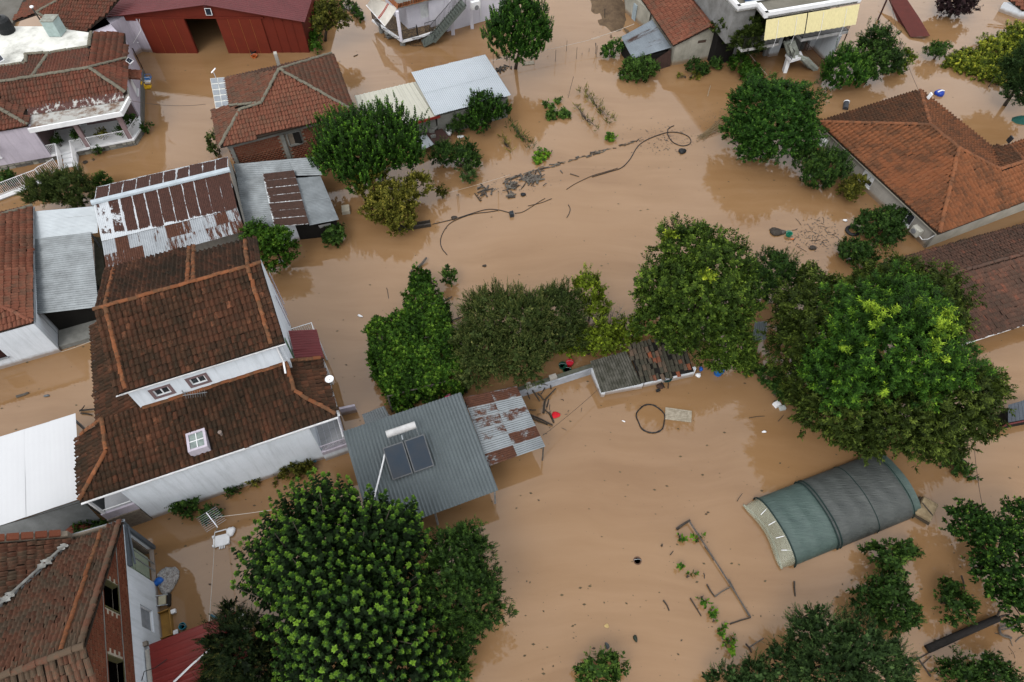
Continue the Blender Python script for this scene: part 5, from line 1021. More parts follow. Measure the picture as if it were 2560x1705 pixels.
wall('upper_wall', h, a, b, 2.9, 5.75, LW7, [(.9, 1.9, 2.95, 5.0), (3.0, 4.2, 2.95, 5.0), (5.6, 6.6, 2.95, 5.0)])
for x in (.9, 3.0, 5.6): window(h, a, b, (x, x + 1.05, 2.97, 5.0), IRON, DARK, mull=1)
wall('side_wall', h, f7(.0, 0), f7(.0, 9), -.6, 2.75, WHITE, th=.25); wall('side_wall', h, f7(.0, 2.6), f7(.0, 9), 2.75, 5.75, WHITE)
add('left_wall', MB().box(f7, -10.3, -8.3, 1.4, 8.8, 2.9, 5.75), LW7, h); wall('lower_wall', h, f7(-8.3, 2.7), f7(-.25, 2.7), -.6, 2.7, LW7, [(.3, 3.2, -.5, 2.3), (4.3, 6.0, -.5, 2.3)], th=.25)
add('dark_interior', MB().box(f7, -8.2, -.4, 3.4, 3.5, -.5, 2.7).box(f7, -10.2, -8.35, 2.8, 8.5, -.5, 2.85), DARK, h)
add('wall_panel', MB().box(f7, -.25, .0, -.0, 1.45, -.6, 2.74), WHITE, h); add('wall_panel', MB().box(f7, -4.75, -3.8, 2.5, 2.68, -.5, 2.6), WHITE, h); add('wall_panel', MB().box(f7, -.9, -.28, 2.45, 2.66, -.5, 2.6), WHITE, h)
add('balcony_slab', MB().box(f7, -3.9, .6, .1, 2.58, 2.76, 2.98).box(f7, -9.5, -6.0, .1, 2.58, 2.76, 2.98).box(f7, -6.0, -3.9, 1.6, 2.58, 2.76, 2.98), mat('balcony_edge', (.5, .5, .5), .8, (.36, .35, .34), 2), h)
railing(h, [f7(-3.85, .15, 2.98), f7(.55, .15, 2.98), f7(.55, 2.5, 2.98)], .95, IRON, .11); railing(h, [f7(-9.4, .15, 2.98), f7(-6.1, .15, 2.98)], .95, IRON, .11); railing(h, [f7(-3.85, .15, 2.98), f7(-3.85, 1.6, 2.98)], .95, IRON, .11)
YAW = mat('yellow_awning', (.62, .55, .3), .75, (.55, .49, .27), 2, streak=(6, 6, .5), bmp=.05)
for u0, u1 in ((-8.4, -4.75), (-4.65, .05)):
    aw = add('awning', MB().grid(lambda u, v: f7(u0 + (u1 - u0) * u, -.42 - .5 * v, 5.72 - 1.45 * v - (.05 * abs(math.sin(u * 30)) if v > .99 else 0)), 60, 6, uv=False), YAW, h)
    for k in (.3, .75): p = f7(u0 + (u1 - u0) * k, -.5, 5.6); add('awning_cord', MB().tube([p, f7(u0 + (u1 - u0) * k, -.95, 4.3), f7(u0 + (u1 - u0) * k, -.9, 3.4)], .015, 5), WHITE2, aw)
ST7 = mat('stair_concrete', (.4, .42, .38), .85, (.24, .27, .22), 2)
g0, g1, g2 = f7(-4.9, 1.6, 2.85), f7(-4.1, -.8, 1.55), f7(-2.0, -1.25, -.3)
g1b = at('Y', 1340, 770, 1.5)
sr = add('stair', MB().bar(at('Y', 1240, 560, 2.75), at('Y', 1300, 740, 1.5), 1.0, .2).bar(at('Y', 1410, 770, 1.45), at('Y', 1560, 920, -.1), .9, .2), ST7, h)
add('stair_landing', MB().slab(ats('Y', 1.5, (1200, 720), (1400, 680), (1440, 760), (1270, 810)), .22), WHITE2, sr)
for i in range(8): p = at('Y', 1240, 560, 2.75).lerp(at('Y', 1300, 740, 1.5), (i + .5) / 8); add('step', MB().box(Frame(p, 16), -.5, .5, -.15, .15, p.z, p.z + .17), ST7, sr)
for i in range(8): p = at('Y', 1420, 775, 1.45).lerp(at('Y', 1570, 925, -.1), (i + .5) / 8); add('step', MB().box(Frame(p, 60), -.15, .15, -.45, .45, p.z, p.z + .17), ST7, sr)
add('stair_post', MB().bar(at('Y', 1185, 960, 0) - Vector((0, 0, .5)), at('Y', 1185, 960, 0) + Vector((0, .2, 1.35)), .3, .5), WHITE2, sr)
railing(sr, [at('Y', 1190, 560, 2.8), at('Y', 1215, 730, 1.55), at('Y', 1275, 800, 1.55)], .85, IRON, .14); railing(sr, [at('Y', 1380, 690, 1.55), at('Y', 1480, 680, 1.5)], .85, IRON, .14); railing(sr, [at('Y', 1430, 690, 1.5), at('Y', 1640, 900, -.1), at('Y', 1790, 890, -.1)], .85, mat('rusty_rail', (.1, .05, .035), .7), .12)
sp = h
PVM = mat('pv_blue', (.03, .06, .13), .15, (.02, .045, .1), 3)
for i in range(4): u = -9.3 + i * 1.15; q = [f7(u, 1.7, 6.2), f7(u + 1.1, 1.7, 6.2), f7(u + 1.1, 3.3, 6.75), f7(u, 3.3, 6.75)]; add('solar_panel', MB().slab(q, .05), PVM, sp)
add('panel_frame', MB().bar(f7(-9.35, 1.68, 6.17), f7(-4.7, 1.68, 6.17), .06).bar(f7(-9.35, 3.32, 6.72), f7(-4.7, 3.32, 6.72), .06), WHITE2, sp)
nb = thing('house', 'grey rendered block wall rising behind the cottage roof', 'house', at('Y', 330, 100, 0))
add('wall', MB().prism(ats('P', 0, (1790, 42), (1830, 50), (1845, -50), (1760, -50)), -.6, 4.6), mat('dark_render', (.2, .19, .16), .95, (.12, .115, .1), 1), nb); add('pipe', MB().bar(at('Y', 430, 260, .1), at('Y', 500, 0, 3.4), .1), WOODG, nb)
# ---------------------------------------------------------------- big orange roofed house on the right
f9 = Frame(at('J', 1280, 785, 0), 113.6)    # u runs away along the long wall, v to the left; house lies at v<0
h = thing('house', 'grey walled house with large orange tile hip roof on the right', 'house', f9(6, -8))
UE = 12.6
a, b = f9(UE - .4, 0), f9(0, 0)
w1_, w2_ = (UE - .4 - 3.05, UE - .4 - 1.85, .35, 1.35), (UE - .4 - 7.2, UE - .4 - 6.1, .45, 1.4)
wall('long_wall', h, a, b, -.6, 1.95, GREYW, [w1_, w2_]); window(h, a, b, w1_, WHITE2, GLASS, sill_m=WHITE2); window(h, a, b, w2_, WHITE2, GLASS, 'half', sill_m=WHITE2)
wall('end_wall', h, f9(0, 0), f9(0, -16), -.6, 1.95, mat('cream_grey_render', (.5, .47, .4), .85, (.38, .36, .31), .7))
ev0, ev1, ev2 = f9(-.35, .32, 1.95), f9(UE, .32, 1.95), f9(-.35, -16, 1.95)
hA, hB, hC, hD, hE = f9(4.4, -4.6, 3.9), f9(7.2, -4.6, 3.9), f9(12.5, -9.7, 1.95), f9(2.15, -6.9, 2.95), f9(2.1, -9.2, 2.95)
ev1 = f9(12.5, .32, 1.95)
Q1 = [ev0, hA, hB, ev1]; Q2 = [ev0, ev2, f9(2.1, -16, 2.95), hE, hD, hA]; Q3 = [ev1, hB, hC]
Q4 = [hC, hB, hA, hD, f9(4.9, -9.7, 1.95)]
Q5 = [hD, hE, f9(4.4, -11.0, 2.0), f9(4.9, -9.8, 1.95)]; Q6 = [hE, f9(2.1, -16, 2.95), f9(4.5, -16, 2.0), f9(4.4, -11.0, 2.0)]
mb = MB()
for p in (Q1, Q2, Q3, Q4, Q5, Q6): mb.slab([x - Vector((0, 0, .06)) for x in p], .1)
rf = add('roof', mb, DECK, h)
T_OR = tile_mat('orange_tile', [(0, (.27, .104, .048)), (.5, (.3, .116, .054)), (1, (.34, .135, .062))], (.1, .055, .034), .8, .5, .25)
T_OR2 = tile_mat('darker_orange_tile', [(0, (.15, .066, .036)), (1, (.21, .09, .046))], (.07, .045, .03), .8, .42, .3)  # darker orange for the north hip and the back of the wing
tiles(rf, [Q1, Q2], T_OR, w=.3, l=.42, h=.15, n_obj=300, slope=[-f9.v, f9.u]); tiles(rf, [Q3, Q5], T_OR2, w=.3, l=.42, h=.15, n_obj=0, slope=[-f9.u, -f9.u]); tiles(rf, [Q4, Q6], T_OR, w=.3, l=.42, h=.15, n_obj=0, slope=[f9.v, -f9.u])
up = Vector((0, 0, .07))
for p, q in ((ev0, hA), (hA, hB), (hB, ev1), (hB, hC), (hA, hD), (hD, hE), (hE, Q6[1]), (hE, Q5[2])): ridge(rf, p + up, q + up, T_OR, r=.15)
add('eaves', MB().slab([ev0 - Vector((0, 0, .17)), ev1 - Vector((0, 0, .17)), f9(UE, -.1, 1.78), f9(-.1, -.1, 1.78)], .08), mat('beige_eaves', (.42, .39, .32), .8), h)
add('inner_walls', MB().box(f9, .3, UE - .5, -9.3, -.4, -.6, 1.7).box(f9, .3, 4.3, -16, -9.3, -.6, 1.7), GREYW, h)
acu = add('air_conditioner', MB().box(f9, .75, 1.45, .03, .42, .5, 1.05), mat('ac_ivory', (.55, .54, .48), .5), h); p = f9(1.18, .43, .78); add('fan_grille', MB().tube([p, p + f9.v * .03], .2, 14), mat('grille_grey', (.3, .31, .33), .6), acu)
add('hose', MB().tube([f9(.7, .3, .7), f9(.4, .25, .6), f9(.1, .2, .9), f9(-.05, .05, 1.4), f9(-.1, -.4, 1.75)], .03, 6), WHITE2, h)
acu = add('air_conditioner', MB().box(f9, UE - 1.4, UE - .7, .03, .4, .5, 1.05), WHITE2, h)
add('wall_vent', MB().tube([f9(5.4, 0, 1.6), f9(5.4, .08, 1.6)], .08, 10), CONC, h)
fl_ = thing('floodlight', 'white floodlight on a stalk behind the orange roof peak', 'lamp', at('E', 1310, 800, 2.3)); e = at('E', 1320, 785, 2.7); add('arm', MB().bar(at('E', 1308, 800, 2.3), e, .04), GALV, fl_); add('head', MB().bar(e - Vector((.05, 0, .2)), e + Vector((.05, 0, .25)), .3, .1), WHITE2, fl_)
fl_ = thing('floodlight', 'black floodlight on the small dormer at the right edge', 'lamp', at('E', 1970, 1175, 2.9)); e = at('E', 1975, 1140, 3.2); add('arm', MB().bar(at('E', 1968, 1175, 2.9), e, .04), GALV, fl_); add('head', MB().bar(e - Vector((.05, 0, .2)), e + Vector((.05, 0, .25)), .36, .1), BLACKP, fl_)
# ---------------------------------------------------------------- old dark roof below it
h = thing('old_house', 'low house with dark weathered tile roof and patched red tiles, right edge', 'house', at('J', 1900, 900, 0))
fx = Frame(at('J', 1530, 995, 2.2), 18)
R1 = [fx(-2.2, 2.6, 1.45), fx(-2.2, 0, 2.25), fx(12, -.0, 2.25), fx(12, 2.7, 1.45)]; R2 = [fx(-2.6, -4.3, 1.2), fx(12, -4.1, 1.2), fx(12, 0, 2.25), fx(-2.2, 0, 2.25)]
mb = MB().slab([p - Vector((0, 0, .06)) for p in R1], .1).slab([p - Vector((0, 0, .06)) for p in R2], .1); rf = add('roof', mb, DECK, h)
T_OLD2 = tile_mat('black_weathered_tile', [(0, (.1, .06, .046)), (.4, (.14, .076, .055)), (.8, (.17, .088, .062)), (.94, (.24, .095, .062)), (1, (.32, .12, .075))], (.065, .052, .042), .75, .5, .25, .8)
tiles(rf, [R2, R1], T_OLD2, n_obj=300, slope=[fx.v, -fx.v], w=.22, l=.33, jitter=.02)
ridge(rf, fx(-2.2, 0, 2.32), fx(12, 0, 2.32), T_OLD2, r=.12); add('eave_trim', MB().bar(fx(-2.6, -4.35, 1.16), fx(12, -4.15, 1.16), .06, .1), WHITE2, h)
add('walls', MB().box(fx, -2.2, 12, -3.9, 2.4, -.6, 1.1), CREAMW, h)
# ---------------------------------------------------------------- low tiled sheds and garden wall by the walnut tree
f0 = Frame(at('M', 640, 715, .6), 20.5)
gw = thing('garden_wall', 'low white garden wall joining the rusty lean-to and tiled shed', 'wall', f0(2.3, 0)); L_ = (at('M', 1240, 530, .7) - at('M', 640, 715, .6)).length
add('wall', MB().box(f0, -.2, L_ + .1, -.1, .12, -.5, .62), mat('pale_block', (.4, .42, .46), .85, (.32, .34, .38), 2), gw); add('coping', MB().box(f0, -.2, L_ + .1, .0, .24, .624, .7), mat('mossy_coping', (.15, .15, .12), .95, (.09, .1, .07), 4), gw)
add('loose_block', MB().box(f0, 2.05, 2.5, -.05, .25, .71, .9), GREYW, gw); add('loose_block', MB().box(f0, .5, .85, -.1, .25, .71, .88), GREYW, gw); add('pier', MB().box(f0, -.45, 0, -.2, .25, -.5, .8), GREYW, gw)
ts = thing('tiled_shed', 'low white shed with grey asbestos and mossy barrel tile roof', 'shed', at('M', 1600, 600, 0))
ASB = mat('mossy_asbestos', (.13, .125, .105), .95, (.06, .06, .045), 2.5, .4, .6)
q = [at('M', 1225, 470, 1.35), at('M', 1525, 385, 1.35), at('M', 1645, 655, .95), at('M', 1318, 728, .95)]
sheets(ts, q, 3, ASB, name='roof_sheet', pitch=.17, amp=.03, rust=(0, 0))
Tq = [at('M', 1645, 640, .98), at('M', 2075, 545, .98), at('M', 1960, 290, 1.55), at('M', 1530, 330, 1.55)]
cT, nT = fit_plane(Tq); Tq = [p - nT * (p - cT).dot(nT) for p in Tq]
rt = add('roof', MB().slab([p - Vector((0, 0, .05)) for p in Tq], .08), DARK, ts)
T_BAR = tile_mat('mossy_barrel_tile', [(0, (.075, .07, .055)), (.55, (.12, .1, .075)), (.82, (.16, .11, .08)), (.9, (.26, .085, .045)), (1, (.32, .11, .055))], (.06, .06, .045), .7, .46, -.5, 1.2)
tiles(rt, [Tq], T_BAR, w=.25, l=.36, n_obj=300, jitter=.03, skip=.04, h=.11)
wa, wb2 = at('M', 1660, 680, 0), at('M', 2068, 590, 0); add('front_wall', MB().prism([wa, wb2, wb2 + Vector((-.05, .15, 0)), wa + Vector((-.05, .15, 0))], -.5, .88), WHITE, ts)
wa, wb2 = at('M', 1330, 745, 0), at('M', 1650, 690, 0); add('front_wall', MB().prism([wa, wb2, wb2 + Vector((-.05, .15, 0)), wa + Vector((-.05, .15, 0))], -.5, .75), WHITE, ts)
add('side_wall', MB().prism([at('M', 1235, 545, .5), at('M', 1260, 540, .5), at('M', 1345, 745, .2), at('M', 1315, 748, .2)], -.5, .78), WHITE, ts)
# ---------------------------------------------------------------- shade-net tunnel
n0, n1, s0, s1 = at('T', 1850, 105, 0), at('O', 905, 500, 0), at('U', 165, 640, 0), at('O', 1185, 870, 0)
fg = Frame((n0 + s0) / 2, math.degrees(math.atan2((n1 + s1 - n0 - s0).y, (n1 + s1 - n0 - s0).x)))
LG_ = ((n1 + s1 - n0 - s0) / 2).length; WG = abs(fg.loc(n0)[1] - fg.loc(s0)[1]) / 2
tn = thing('polytunnel', 'half drowned tunnel greenhouse under dark green shade netting', 'greenhouse', fg(LG_ / 2, 0)); HG = 1.15
def net_mat(name, c, c2):
    m, t, b, out = _nodes(name); t.links.new(ramp(t, noise(t, 1.4, 5, .7, stretch=(1, 3, 1)), [(.35, c), (.7, c2)]), b.inputs['Base Color']); b.inputs['Roughness'].default_value = .6
    bump(t, b, noise(t, 3.0, 5, .7, stretch=(.6, 4, 1), rotz=.35), .9, .06); return m
NETG, NETD = net_mat('green_net', (.022, .04, .036), (.036, .06, .052)), net_mat('grey_net', (.022, .026, .025), (.038, .043, .04))
def arch(u, t, k=1.0, dz=0.0):
    a = math.pi * t; sag = 1 - .05 * abs(math.sin(u * math.pi / .95)) - .012 * math.sin(u * 7 + t * 20)
    return fg(u, -math.cos(a) * WG * k, math.sin(a) ** .8 * HG * k * sag + dz - .03)
for nm, u0, u1, m_, k in (('net_cover', .4, 3.2, NETG, 1.0), ('net_cover', 3.0, LG_ - .55, NETD, 1.02), ('net_cover', LG_ - .7, LG_, NETG, 1.0)):
    add(nm, MB().grid(lambda a, b: arch(u0 + (u1 - u0) * a, b, k), max(4, int((u1 - u0) / .12)), 22, uv=False), m_, tn, smooth=True)
for u in (.42, 3.05, 3.25, 5.6, 7.9): add('hoop', MB().tube([arch(u, i / 20, 1.03) for i in range(21)], .045 if u < 3.3 else .025, 6), mat('dark_green_band', (.02, .045, .042), .6), tn)
FILM, t_, b_, o_ = _nodes('clear_film'); b_.inputs['Base Color'].default_value = (.2, .21, .16, 1); b_.inputs['Roughness'].default_value = .3; bump(t_, b_, noise(t_, 4, 5, .7), .8, .08)
tp_ = t_.nodes.new('ShaderNodeBsdfTransparent'); mx_ = t_.nodes.new('ShaderNodeMixShader'); mx_.inputs[0].default_value = .45; t_.links.new(b_.outputs[0], mx_.inputs[1]); t_.links.new(tp_.outputs[0], mx_.inputs[2]); t_.links.new(mx_.outputs[0], o_.inputs['Surface'])
add('film_end', MB().grid(lambda a, b: fg(-.25 + .65 * a - .12 * math.sin(b * 9) * (1 - a), -math.cos(math.pi * b) * WG * (.93 + .05 * a), (math.sin(math.pi * b) ** .8) * HG * (.1 + .8 * a ** .7) + .05), 8, 30, uv=False), FILM, tn, smooth=True)
add('film_roll', MB().tube([fg(-.3 - .1 * math.sin(b * 9) + .25 * math.sin(math.pi * b), -math.cos(math.pi * b) * WG * .95, .12 + .12 * math.sin(math.pi * b)) for b in [i / 24 for i in range(25)]], .07, 6), FILM, tn, smooth=True)
for t in (.25, .4, .55, .7): add('lath', MB().bar(arch(-.05, t, .8), arch(.4, t, .95), .03), WHITE2, tn)
# ---------------------------------------------------------------- bits at the edges
sh = thing('sunken_roof', 'dark red ridge roof of a sunken shed at the top right', 'shed', at('E', 1150, 170, 0))
e0, e1, e2, e3 = at('E', 960, 5, .55), at('E', 1165, 300, .05), at('E', 1325, 292, .05), at('E', 1140, 0, .55); rm = at('E', 1240, 130, .5)
MRED = mat('maroon_felt', (.14, .035, .028), .8, (.11, .03, .025), 2)
add('roof', MB().face(at('E', 960, -60, .9), at('E', 1165, 303, .12), at('E', 1325, 293, .35), at('E', 1240, 150, .75), at('E', 1100, -60, 1.2)).face(at('E', 960, -60, .9), at('E', 1060, 175, .0), at('E', 1180, 305, -.1), at('E', 1165, 303, .12)), MRED, sh); add('front', MB().face(at('E', 1170, 304, .1), at('E', 1250, 320, -.05), at('E', 1325, 295, .33)), mat('tan_board', (.2, .12, .08), .8), sh)
add('post', MB().tube([at('E', 890, 180, -.2), at('E', 970, 0, 1.9)], .08, 7), mat('red_brown_post', (.07, .025, .02), .7), sh)
tr_ = thing('tiled_roof', 'corner of a red tiled roof at the top right edge', 'house', at('E', 2050, 30, 0)); q = [at('E', 1930, -30, 1.4), at('E', 2091, 75, 1.0), at('E', 2300, 75, 1.0), at('E', 2200, -60, 1.8)]; cT, nT = fit_plane(q); q = [p - nT * (p - cT).dot(nT) for p in q]; rf = add('roof', MB().slab([p - Vector((0, 0, .06)) for p in q], .1), DECK, tr_); tiles(rf, [q], T_BRICKY, n_obj=60); add('walls', MB().prism([p.lerp(cT, .1) for p in q], -.5, .9), WHITE, tr_)
dg = thing('dark_shed', 'dark ribbed tin shed at the right edge beside the walnut tree', 'shed', at('O', 2050, 180, 0)); q = [at('O', 1960, 40, 1.3), at('O', 2200, -30, 1.3), at('O', 2250, 130, .9), at('O', 1960, 185, .9)]
sheets(dg, q, 3, sheet_mat('slate_sheet', (.1, .12, .15), (.06, .05, .05), metallic=.2, rough=.5), name='roof_sheet', pitch=.2, amp=.04, rust=(0, .2)); cen = sum(q, Vector()) / 4; add('wall', MB().prism([p.lerp(cen, .05) for p in q], -.4, .85), DARK, dg)
add('trim', MB().tube([at('O', 1835, 270, .1), at('O', 1950, 200, .8), at('O', 2100, 170, .85)], .05, 6), mat('red_trim', (.2, .05, .05), .6), dg)
tb = thing('tin_sheet', 'ribbed tin roof glimpsed between the dark trees', 'shed', at('N', 520, 100, 0)); sheets(tb, ats('N', .9, (480, 20), (580, 10), (570, 160), (455, 185)), 1, BLUEG, name='roof_sheet', pitch=.12, amp=.02, rust=(0, .1)); add('post', MB().bar(at('N', 520, 100, -.3), at('N', 520, 100, .88), .08), WOODG, tb)
# ================================================================== TREES AND PLANTS
L_MUL = leaf_mat('mulberry_leaf', (.012, .036, .008), (.028, .085, .012), (.085, .2, .022))
L_ROS = leaf_mat('rosette_leaf', (.01, .032, .009), (.03, .085, .018), (.11, .22, .03))
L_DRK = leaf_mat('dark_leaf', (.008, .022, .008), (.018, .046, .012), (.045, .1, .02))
L_FIR = leaf_mat('fir_needle', (.006, .014, .007), (.014, .03, .011), (.07, .07, .02))
L_CED = leaf_mat('cedar_needle', (.01, .024, .01), (.024, .055, .02), (.06, .115, .04))
L_WAL = leaf_mat('walnut_leaf', (.014, .03, .008), (.034, .06, .013), (.085, .13, .025))
L_ASH = leaf_mat('ash_leaf', (.014, .045, .01), (.035, .105, .015), (.13, .26, .02))
L_YEL = leaf_mat('yellow_green_leaf', (.06, .1, .012), (.13, .21, .02), (.3, .38, .04))
L_TAM = leaf_mat('tamarisk_leaf', (.022, .042, .014), (.05, .085, .028), (.13, .15, .06))
L_IVY = leaf_mat('vine_leaf', (.016, .05, .007), (.035, .1, .012), (.1, .19, .025))
L_LIM = leaf_mat('lime_leaf', (.045, .06, .012), (.11, .125, .024), (.26, .25, .06))
L_MID = leaf_mat('mid_leaf', (.014, .04, .012), (.03, .075, .018), (.08, .15, .03))
L_PUR = leaf_mat('purple_leaf', (.012, .008, .012), (.022, .014, .02), (.04, .025, .035))
L_POP = leaf_mat('poplar_leaf', (.012, .04, .01), (.026, .085, .014), (.085, .18, .03))
L_YG = leaf_mat('fresh_leaf', (.04, .1, .012), (.085, .18, .018), (.19, .3, .03))
L_BANK = leaf_mat('creeper_leaf', (.03, .06, .01), (.1, .15, .02), (.26, .3, .04))
L_ELM = leaf_mat('elm_leaf', (.016, .04, .009), (.042, .088, .015), (.11, .18, .028))
LB = lobe
# --- the big mulberry at the bottom: shoots end in pale rosettes
lbs = [LB(800, 1390, 4.2, 190, .75), LB(935, 1380, 4.2, 150, .8), LB(880, 1560, 4.2, 200, .75), LB(985, 1680, 3.8, 150, .8), LB(790, 1690, 3.8, 110, .8)]
foot = at('P', 880, 1620, 0)
t = thing('mulberry_tree', 'huge pollarded mulberry with pale leaf rosettes at the bottom', 'tree', foot)
add('trunk', MB().tube([foot + Vector((0, 0, -.4)), foot + Vector((0, .2, 1.2)), foot + Vector((.1, .4, 2.2))], .32, 9, .26), BARK, t, smooth=True)
rg = np.random.default_rng(3)
P_, N_2 = lobe_points(lbs, 14, rg, zmin=-.1, depth=(.78, 1.02), lump=.1, pull=0.0)
keep = []                                            # blue-noise thinning so that the rosettes stand apart
for i in rg.permutation(len(P_)):
    if all(np.sum((P_[i] - P_[j]) ** 2) > .36 ** 2 for j in keep): keep.append(i)
P_, N_2 = P_[keep], N_2[keep]; cen = np.array([foot.x, foot.y, 2.2]) + np.array([.1, .4, 0])
D_ = _unit(_unit(P_ - cen) * .62 + np.array([[0, 0, .75]]) + rg.normal(0, .08, P_.shape)); n = len(P_)
Ls = rg.uniform(1.0, 1.7, n); B_ = P_ - D_ * Ls[:, None]
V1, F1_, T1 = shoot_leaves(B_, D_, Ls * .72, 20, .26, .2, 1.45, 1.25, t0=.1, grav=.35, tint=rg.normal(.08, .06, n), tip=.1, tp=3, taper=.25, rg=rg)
V2, F2_, T2 = shoot_leaves(P_ - D_ * .14, D_, np.full(n, .16), 26, .17, .115, 1.65, .25, t0=0, grav=.1, tint=rg.normal(.47, .13, n), tip=.5, tp=1.6, taper=.5, rnd=.08, rg=rg)
Pi, Ni = lobe_points(lbs, 9, rg, -.3, (.25, .72), .1, pull=0); ni = len(Pi)
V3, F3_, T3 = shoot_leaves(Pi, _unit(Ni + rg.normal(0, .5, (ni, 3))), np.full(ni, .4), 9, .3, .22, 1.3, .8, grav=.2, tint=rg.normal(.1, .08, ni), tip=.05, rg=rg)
np_mesh('rosettes', V2, F2_, L_ROS, t, BASE[t.name], T2)
np_mesh('crown', np.concatenate([V1, V3]), np.concatenate([F1_, F3_ + len(V1)]), L_DRK, t, BASE[t.name], np.concatenate([T1, T3]))  # darker inner and lower leaves: shade between the rosettes put into the colour
for i in range(0, n, 9): add('limb', MB().tube([Vector(cen), Vector(cen).lerp(Vector(P_[i]), .5), Vector(P_[i]) - Vector(D_[i]) * .2], .06, 5, .015), BARK, t)
tree('bay_tree', 'dark glossy tree standing right of the rosette mulberry', [LB(1150, 1390, 3, 88, 1.0), LB(1170, 1500, 3.2, 95, 1.0), LB(1120, 1460, 3.4, 85, 1.0), LB(1150, 1580, 2.6, 62)], 'olean', L_DRK, seed=4, fill=1.7, base_t=.4)
bush('bush', 'small fine leaved bush below the dark tree, bottom centre', [LB(1125, 1680, 1.4, 55)], 'fine', L_MID, seed=5)
tree('fir_tree', 'almost black fir tree between red roof and mulberry', [LB(600, 1620, 3.2, 95, 1.1), LB(640, 1690, 3, 80, 1.1), LB(560, 1690, 2.6, 60)], 'needle', L_FIR, seed=6, fill=1.4, base_t=.25)
tree('fir_tree', 'small dark fir top beside the red annexe roof', [LB(583, 1530, 2.5, 28, 1.4)], 'needle', L_FIR, seed=7, fill=1.6, base_t=.25, r=.08)
tree('cedar_tree', 'broad dark cedar at the bottom right', [LB(2045, 1600, 2.6, 88), LB(2150, 1625, 3.0, 92), LB(2225, 1665, 2.6, 70), LB(2085, 1695, 2.8, 105), LB(1965, 1660, 1.8, 60), LB(2190, 1700, 2.6, 85)], 'needle', L_CED, seed=8, fill=1.25)
bush('cedar_bush', 'low cedar branches left of the broad cedar at the bottom edge', [LB(1890, 1700, 1.2, 55), LB(1810, 1705, .9, 45)], 'needle', L_CED, seed=9)
# --- right hand orchard
bush('fruit_bush', 'loose green shrub with one yellowish branch below the greenhouse', [LB(2225, 1390, 1.2, 48), LB(2270, 1380, .8, 30), LB(2185, 1385, .7, 30)], 'small', L_MID, seed=10, fill=.55, spread=.25)
bush('fruit_bush', 'wider dark green shrub just above the broad cedar', [LB(2220, 1495, 1.4, 62), LB(2165, 1500, 1.0, 40), LB(2260, 1530, 1.0, 45), LB(2230, 1545, 1, 45), LB(2240, 1450, 1.0, 30)], 'small', L_MID, seed=11, fill=.8, base_t=.25)
bush('fruit_bush', 'round dark bush with a pale pipe sticking out', [LB(2388, 1512, 1.2, 50), LB(2375, 1470, .9, 28)], 'small', L_DRK, seed=12, fill=.8, base_t=.45)
bush('fruit_bush', 'flat dark bush in the bottom right corner', [LB(2400, 1690, 1.0, 55), LB(2480, 1695, 1.0, 60), LB(2530, 1700, .8, 30)], 'small', L_DRK, seed=13, base_t=.4)
tree('citrus_tree', 'dense round tree with yellow green tips at the right edge', [LB(2425, 1310, 2, 60), LB(2500, 1360, 2.6, 85), LB(2560, 1420, 2.8, 95), LB(2560, 1290, 2.2, 50), LB(2490, 1440, 2, 65), LB(2560, 1530, 2, 60)], 'rosette', L_ROS, seed=14, fill=1.4, base_t=.2)
bush('fruit_bush', 'green bush at the bottom edge, left of the garden canes', [LB(1500, 1680, 1.1, 50), LB(1540, 1665, .9, 28), LB(1465, 1690, .8, 30)], 'small', L_MID, seed=15, base_t=.45)
bush('vine_heap', 'leafy vine trailing in the water below the walnut tree', [LB(2365, 1140, .25, 35, .5), LB(2395, 1165, .2, 30, .5), LB(2425, 1185, .15, 14, .5)], 'ivy', L_MID, seed=16)
# --- the big trees on the right
tree('ash_tree', 'large bright green tree with yellow leaf tufts on the right', [LB(2220, 870, 6.2, 150), LB(2110, 930, 5, 110), LB(2310, 900, 6, 120), LB(2270, 780, 5.8, 110), LB(2160, 790, 5.2, 100)], 'ash', L_ASH, foot=at('P', 2230, 1000, 0), r=.3, seed=20, fill=1.1, base_t=.2,
     extra=[([LB(x, y, z, r) for x, y, z, r in ((2172, 770, 8.5, 16), (2195, 790, 8.7, 15), (2185, 812, 8.7, 14), (2228, 778, 8.4, 12), (2345, 800, 8.0, 18), (2372, 790, 7.4, 16), (2350, 830, 8.3, 18), (2378, 825, 7.6, 15), (2335, 865, 8.6, 16), (2350, 895, 8.3, 12), (2110, 870, 7.2, 10), (2210, 980, 7.4, 12), (2290, 760, 8.2, 10), (2160, 850, 7.8, 10))], 'ash', L_YG, dict(name='fresh_tufts', fill=1.4, base_t=.5, inner=False))])
tree('walnut_tree', 'dark walnut with drooping branches overhanging the greenhouse', [LB(2120, 1030, 3.6, 105), LB(2260, 1040, 4, 125), LB(2400, 990, 3.8, 110), LB(2340, 1095, 2.6, 75), LB(2050, 1030, 2.8, 70), LB(2160, 1100, 2.2, 55), LB(2430, 1060, 2.6, 58), LB(2470, 965, 3.0, 52), LB(2010, 960, 2.4, 60)], 'walnut', L_WAL, foot=at('P', 2270, 1090, 0), r=.26, seed=21)
tree('walnut_tree', 'dark walnut behind the bright tree, against the old roof', [LB(2250, 705, 4.4, 80), LB(2345, 735, 4.6, 72), LB(2170, 715, 3.8, 64), LB(2375, 800, 4, 55), LB(2105, 735, 3.2, 50)], 'walnut', L_WAL, foot=at('P', 2260, 790, 0), r=.22, seed=22)
tree('walnut_tree', 'dark walnut in the middle between the two big crowns', [LB(2000, 775, 3.8, 78), LB(1985, 865, 3.2, 68), LB(2050, 835, 4.2, 88), LB(2035, 710, 3.2, 50)], 'walnut', L_WAL, foot=at('P', 2010, 890, 0), r=.2, seed=23)
